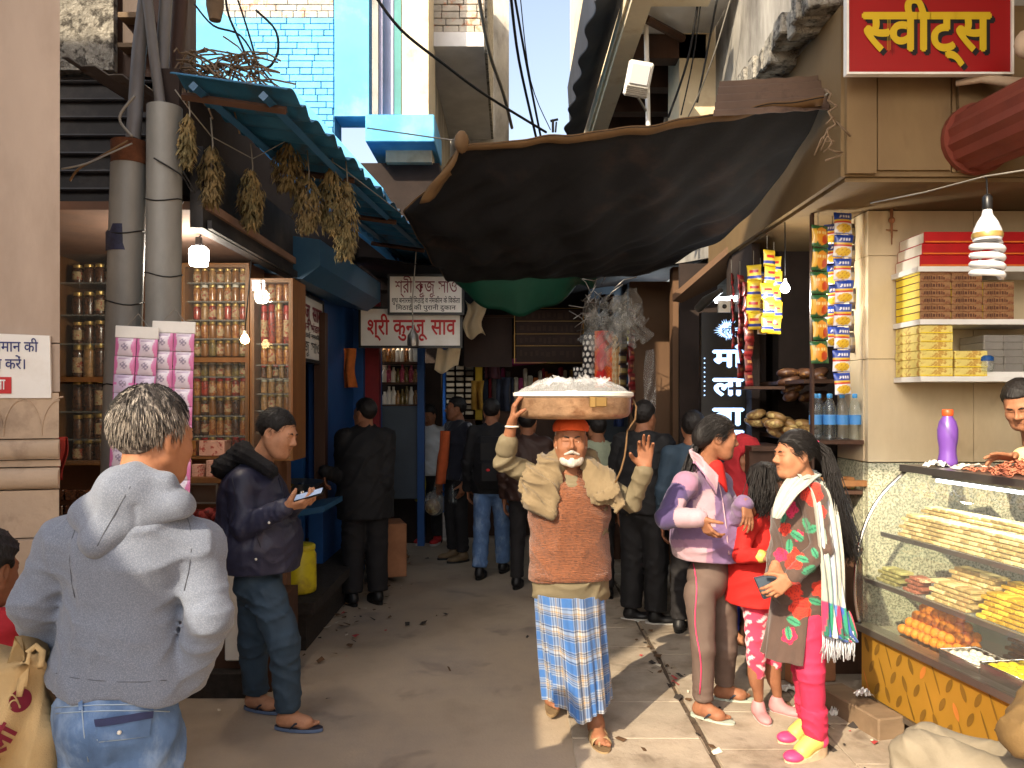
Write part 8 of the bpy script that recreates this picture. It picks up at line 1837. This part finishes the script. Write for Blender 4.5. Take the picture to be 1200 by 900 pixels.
# ---------------------------------------------------------------- seated person at the left edge
J=standing(-1.62,2.55,(.3,.95),1.6); Lq=lambda x,y,z:A(-1.76+x,2.5+y,z-.05)
J.update(pel=Lq(0,0,.62),wst=Lq(0,.02,.78),chs=Lq(0,.03,.95),nk=Lq(.02,.03,1.1),head=A(*P(-16,668,2.55)),shL=Lq(-.17,.02,1.06),shR=Lq(.16,.02,1.06),elL=Lq(-.24,.0,.85),wrL=Lq(-.15,.2,.75),elR=Lq(.2,.0,.84),wrR=Lq(.12,.2,.75),hpL=Lq(-.08,0,.6),hpR=Lq(.08,0,.6),knL=Lq(-.1,.42,.58),knR=Lq(.12,.42,.58),anL=Lq(-.1,.42,.1),anR=Lq(.12,.42,.1))
B=body('person','seated person with black hair, red top and grey woollen wrap at the left edge',J,'skin_brown',(.2,1,-.2),feet={'L':((0,1),.02,{}),'R':((0,1),.02,{})})
upper(B,'red_top','red_shawl',.9,o=.02,sl=(.07,.06,.05),h=.012,seed=91); hairdo(B,'short','hair_black',.006,thick=.02,line=.06,back=-.1,ragged=.006,seed=6)
sdf_part([cap(Lq(-.1,-.04,.78),Lq(.14,-.02,.76),.2,.19,.08)],'black_wrap','black_fleece',B['o'],.011,(),lambda q,D:D+wr(.012,24,4)(q))
sdf_part([cap(Lq(.06,-.06,.52),Lq(.36,.02,.5),.2,.17,.08),cap(Lq(.1,-.1,.2),Lq(.44,.0,.2),.2,.17,.08),cap(Lq(.1,.4,.5),Lq(.1,.35,.2),.17,.17,.08)],'woollen_wrap','wool_grey',B['o'],.011,(),lambda q,D:D+wr(.012,24,4)(q)+wr(.004,140,5)(q))
mb=MB(); mb.b2((-2.0,2.2,0),(-1.45,2.62,.36),0,.01); one(mb,'wooden_bench','wood_dark','low wooden bench under the seated person','bench')
# ================================================================= light, sky, camera
w=bpy.data.worlds.new('World'); SC.world=w; w.use_nodes=True; nt=w.node_tree
EL=34; hd=V((.55,.84,0)).normalized(); sd=V((hd.x*math.cos(math.radians(EL)),hd.y*math.cos(math.radians(EL)),-math.sin(math.radians(EL))))
sky=nt.nodes.new('ShaderNodeTexSky'); sky.sky_type='NISHITA'; sky.sun_disc=False; sky.sun_elevation=math.radians(EL); sky.sun_rotation=math.atan2(-hd.x,-hd.y); sky.dust_density=4; sky.air_density=1.0
bg=nt.nodes['Background']; hsn=nt.nodes.new('ShaderNodeHueSaturation'); hsn.inputs['Saturation'].default_value=.72; hsn.inputs['Value'].default_value=1.12; nt.links.new(sky.outputs[0],hsn.inputs['Color']); nt.links.new(hsn.outputs[0],bg.inputs[0]); bg.inputs[1].default_value=.125
sl=bpy.data.lights.new('sun','SUN'); sl.energy=3.3; sl.angle=math.radians(.5); sl.color=(1,.83,.60); so=bpy.data.objects.new('sun',sl); COL.objects.link(so); so.rotation_euler=sd.to_track_quat('-Z','Y').to_euler(); so.location=(-6,-9,9)
def lamp(p,e,col,r=.05):
    l=bpy.data.lights.new('lamp','POINT'); l.energy=e; l.color=col; l.shadow_soft_size=r; o=bpy.data.objects.new('lamp',l); o.location=p; COL.objects.link(o)
for args in LAMPS: lamp(*args)
cd=bpy.data.cameras.new('camera'); cd.sensor_width=36; cd.lens=F/1200*36; cd.shift_y=18/1200; cd.clip_start=.05; cd.clip_end=500
co=bpy.data.objects.new('camera',cd); COL.objects.link(co); co.location=(0,0,CZ); co.rotation_euler=(math.pi/2,0,0); SC.camera=co
SC.view_settings.view_transform='Standard'; SC.view_settings.look='None'; SC.view_settings.gamma=1; SC.view_settings.exposure=1.32
SC.render.engine='CYCLES'; cy=SC.cycles; cy.use_denoising=True
try: cy.denoiser='OPENIMAGEDENOISE'
except Exception: pass
cy.max_bounces=6; cy.diffuse_bounces=4; cy.glossy_bounces=3; cy.transmission_bounces=4; cy.transparent_max_bounces=12; cy.caustics_reflective=False; cy.caustics_refractive=False; cy.sample_clamp_indirect=6
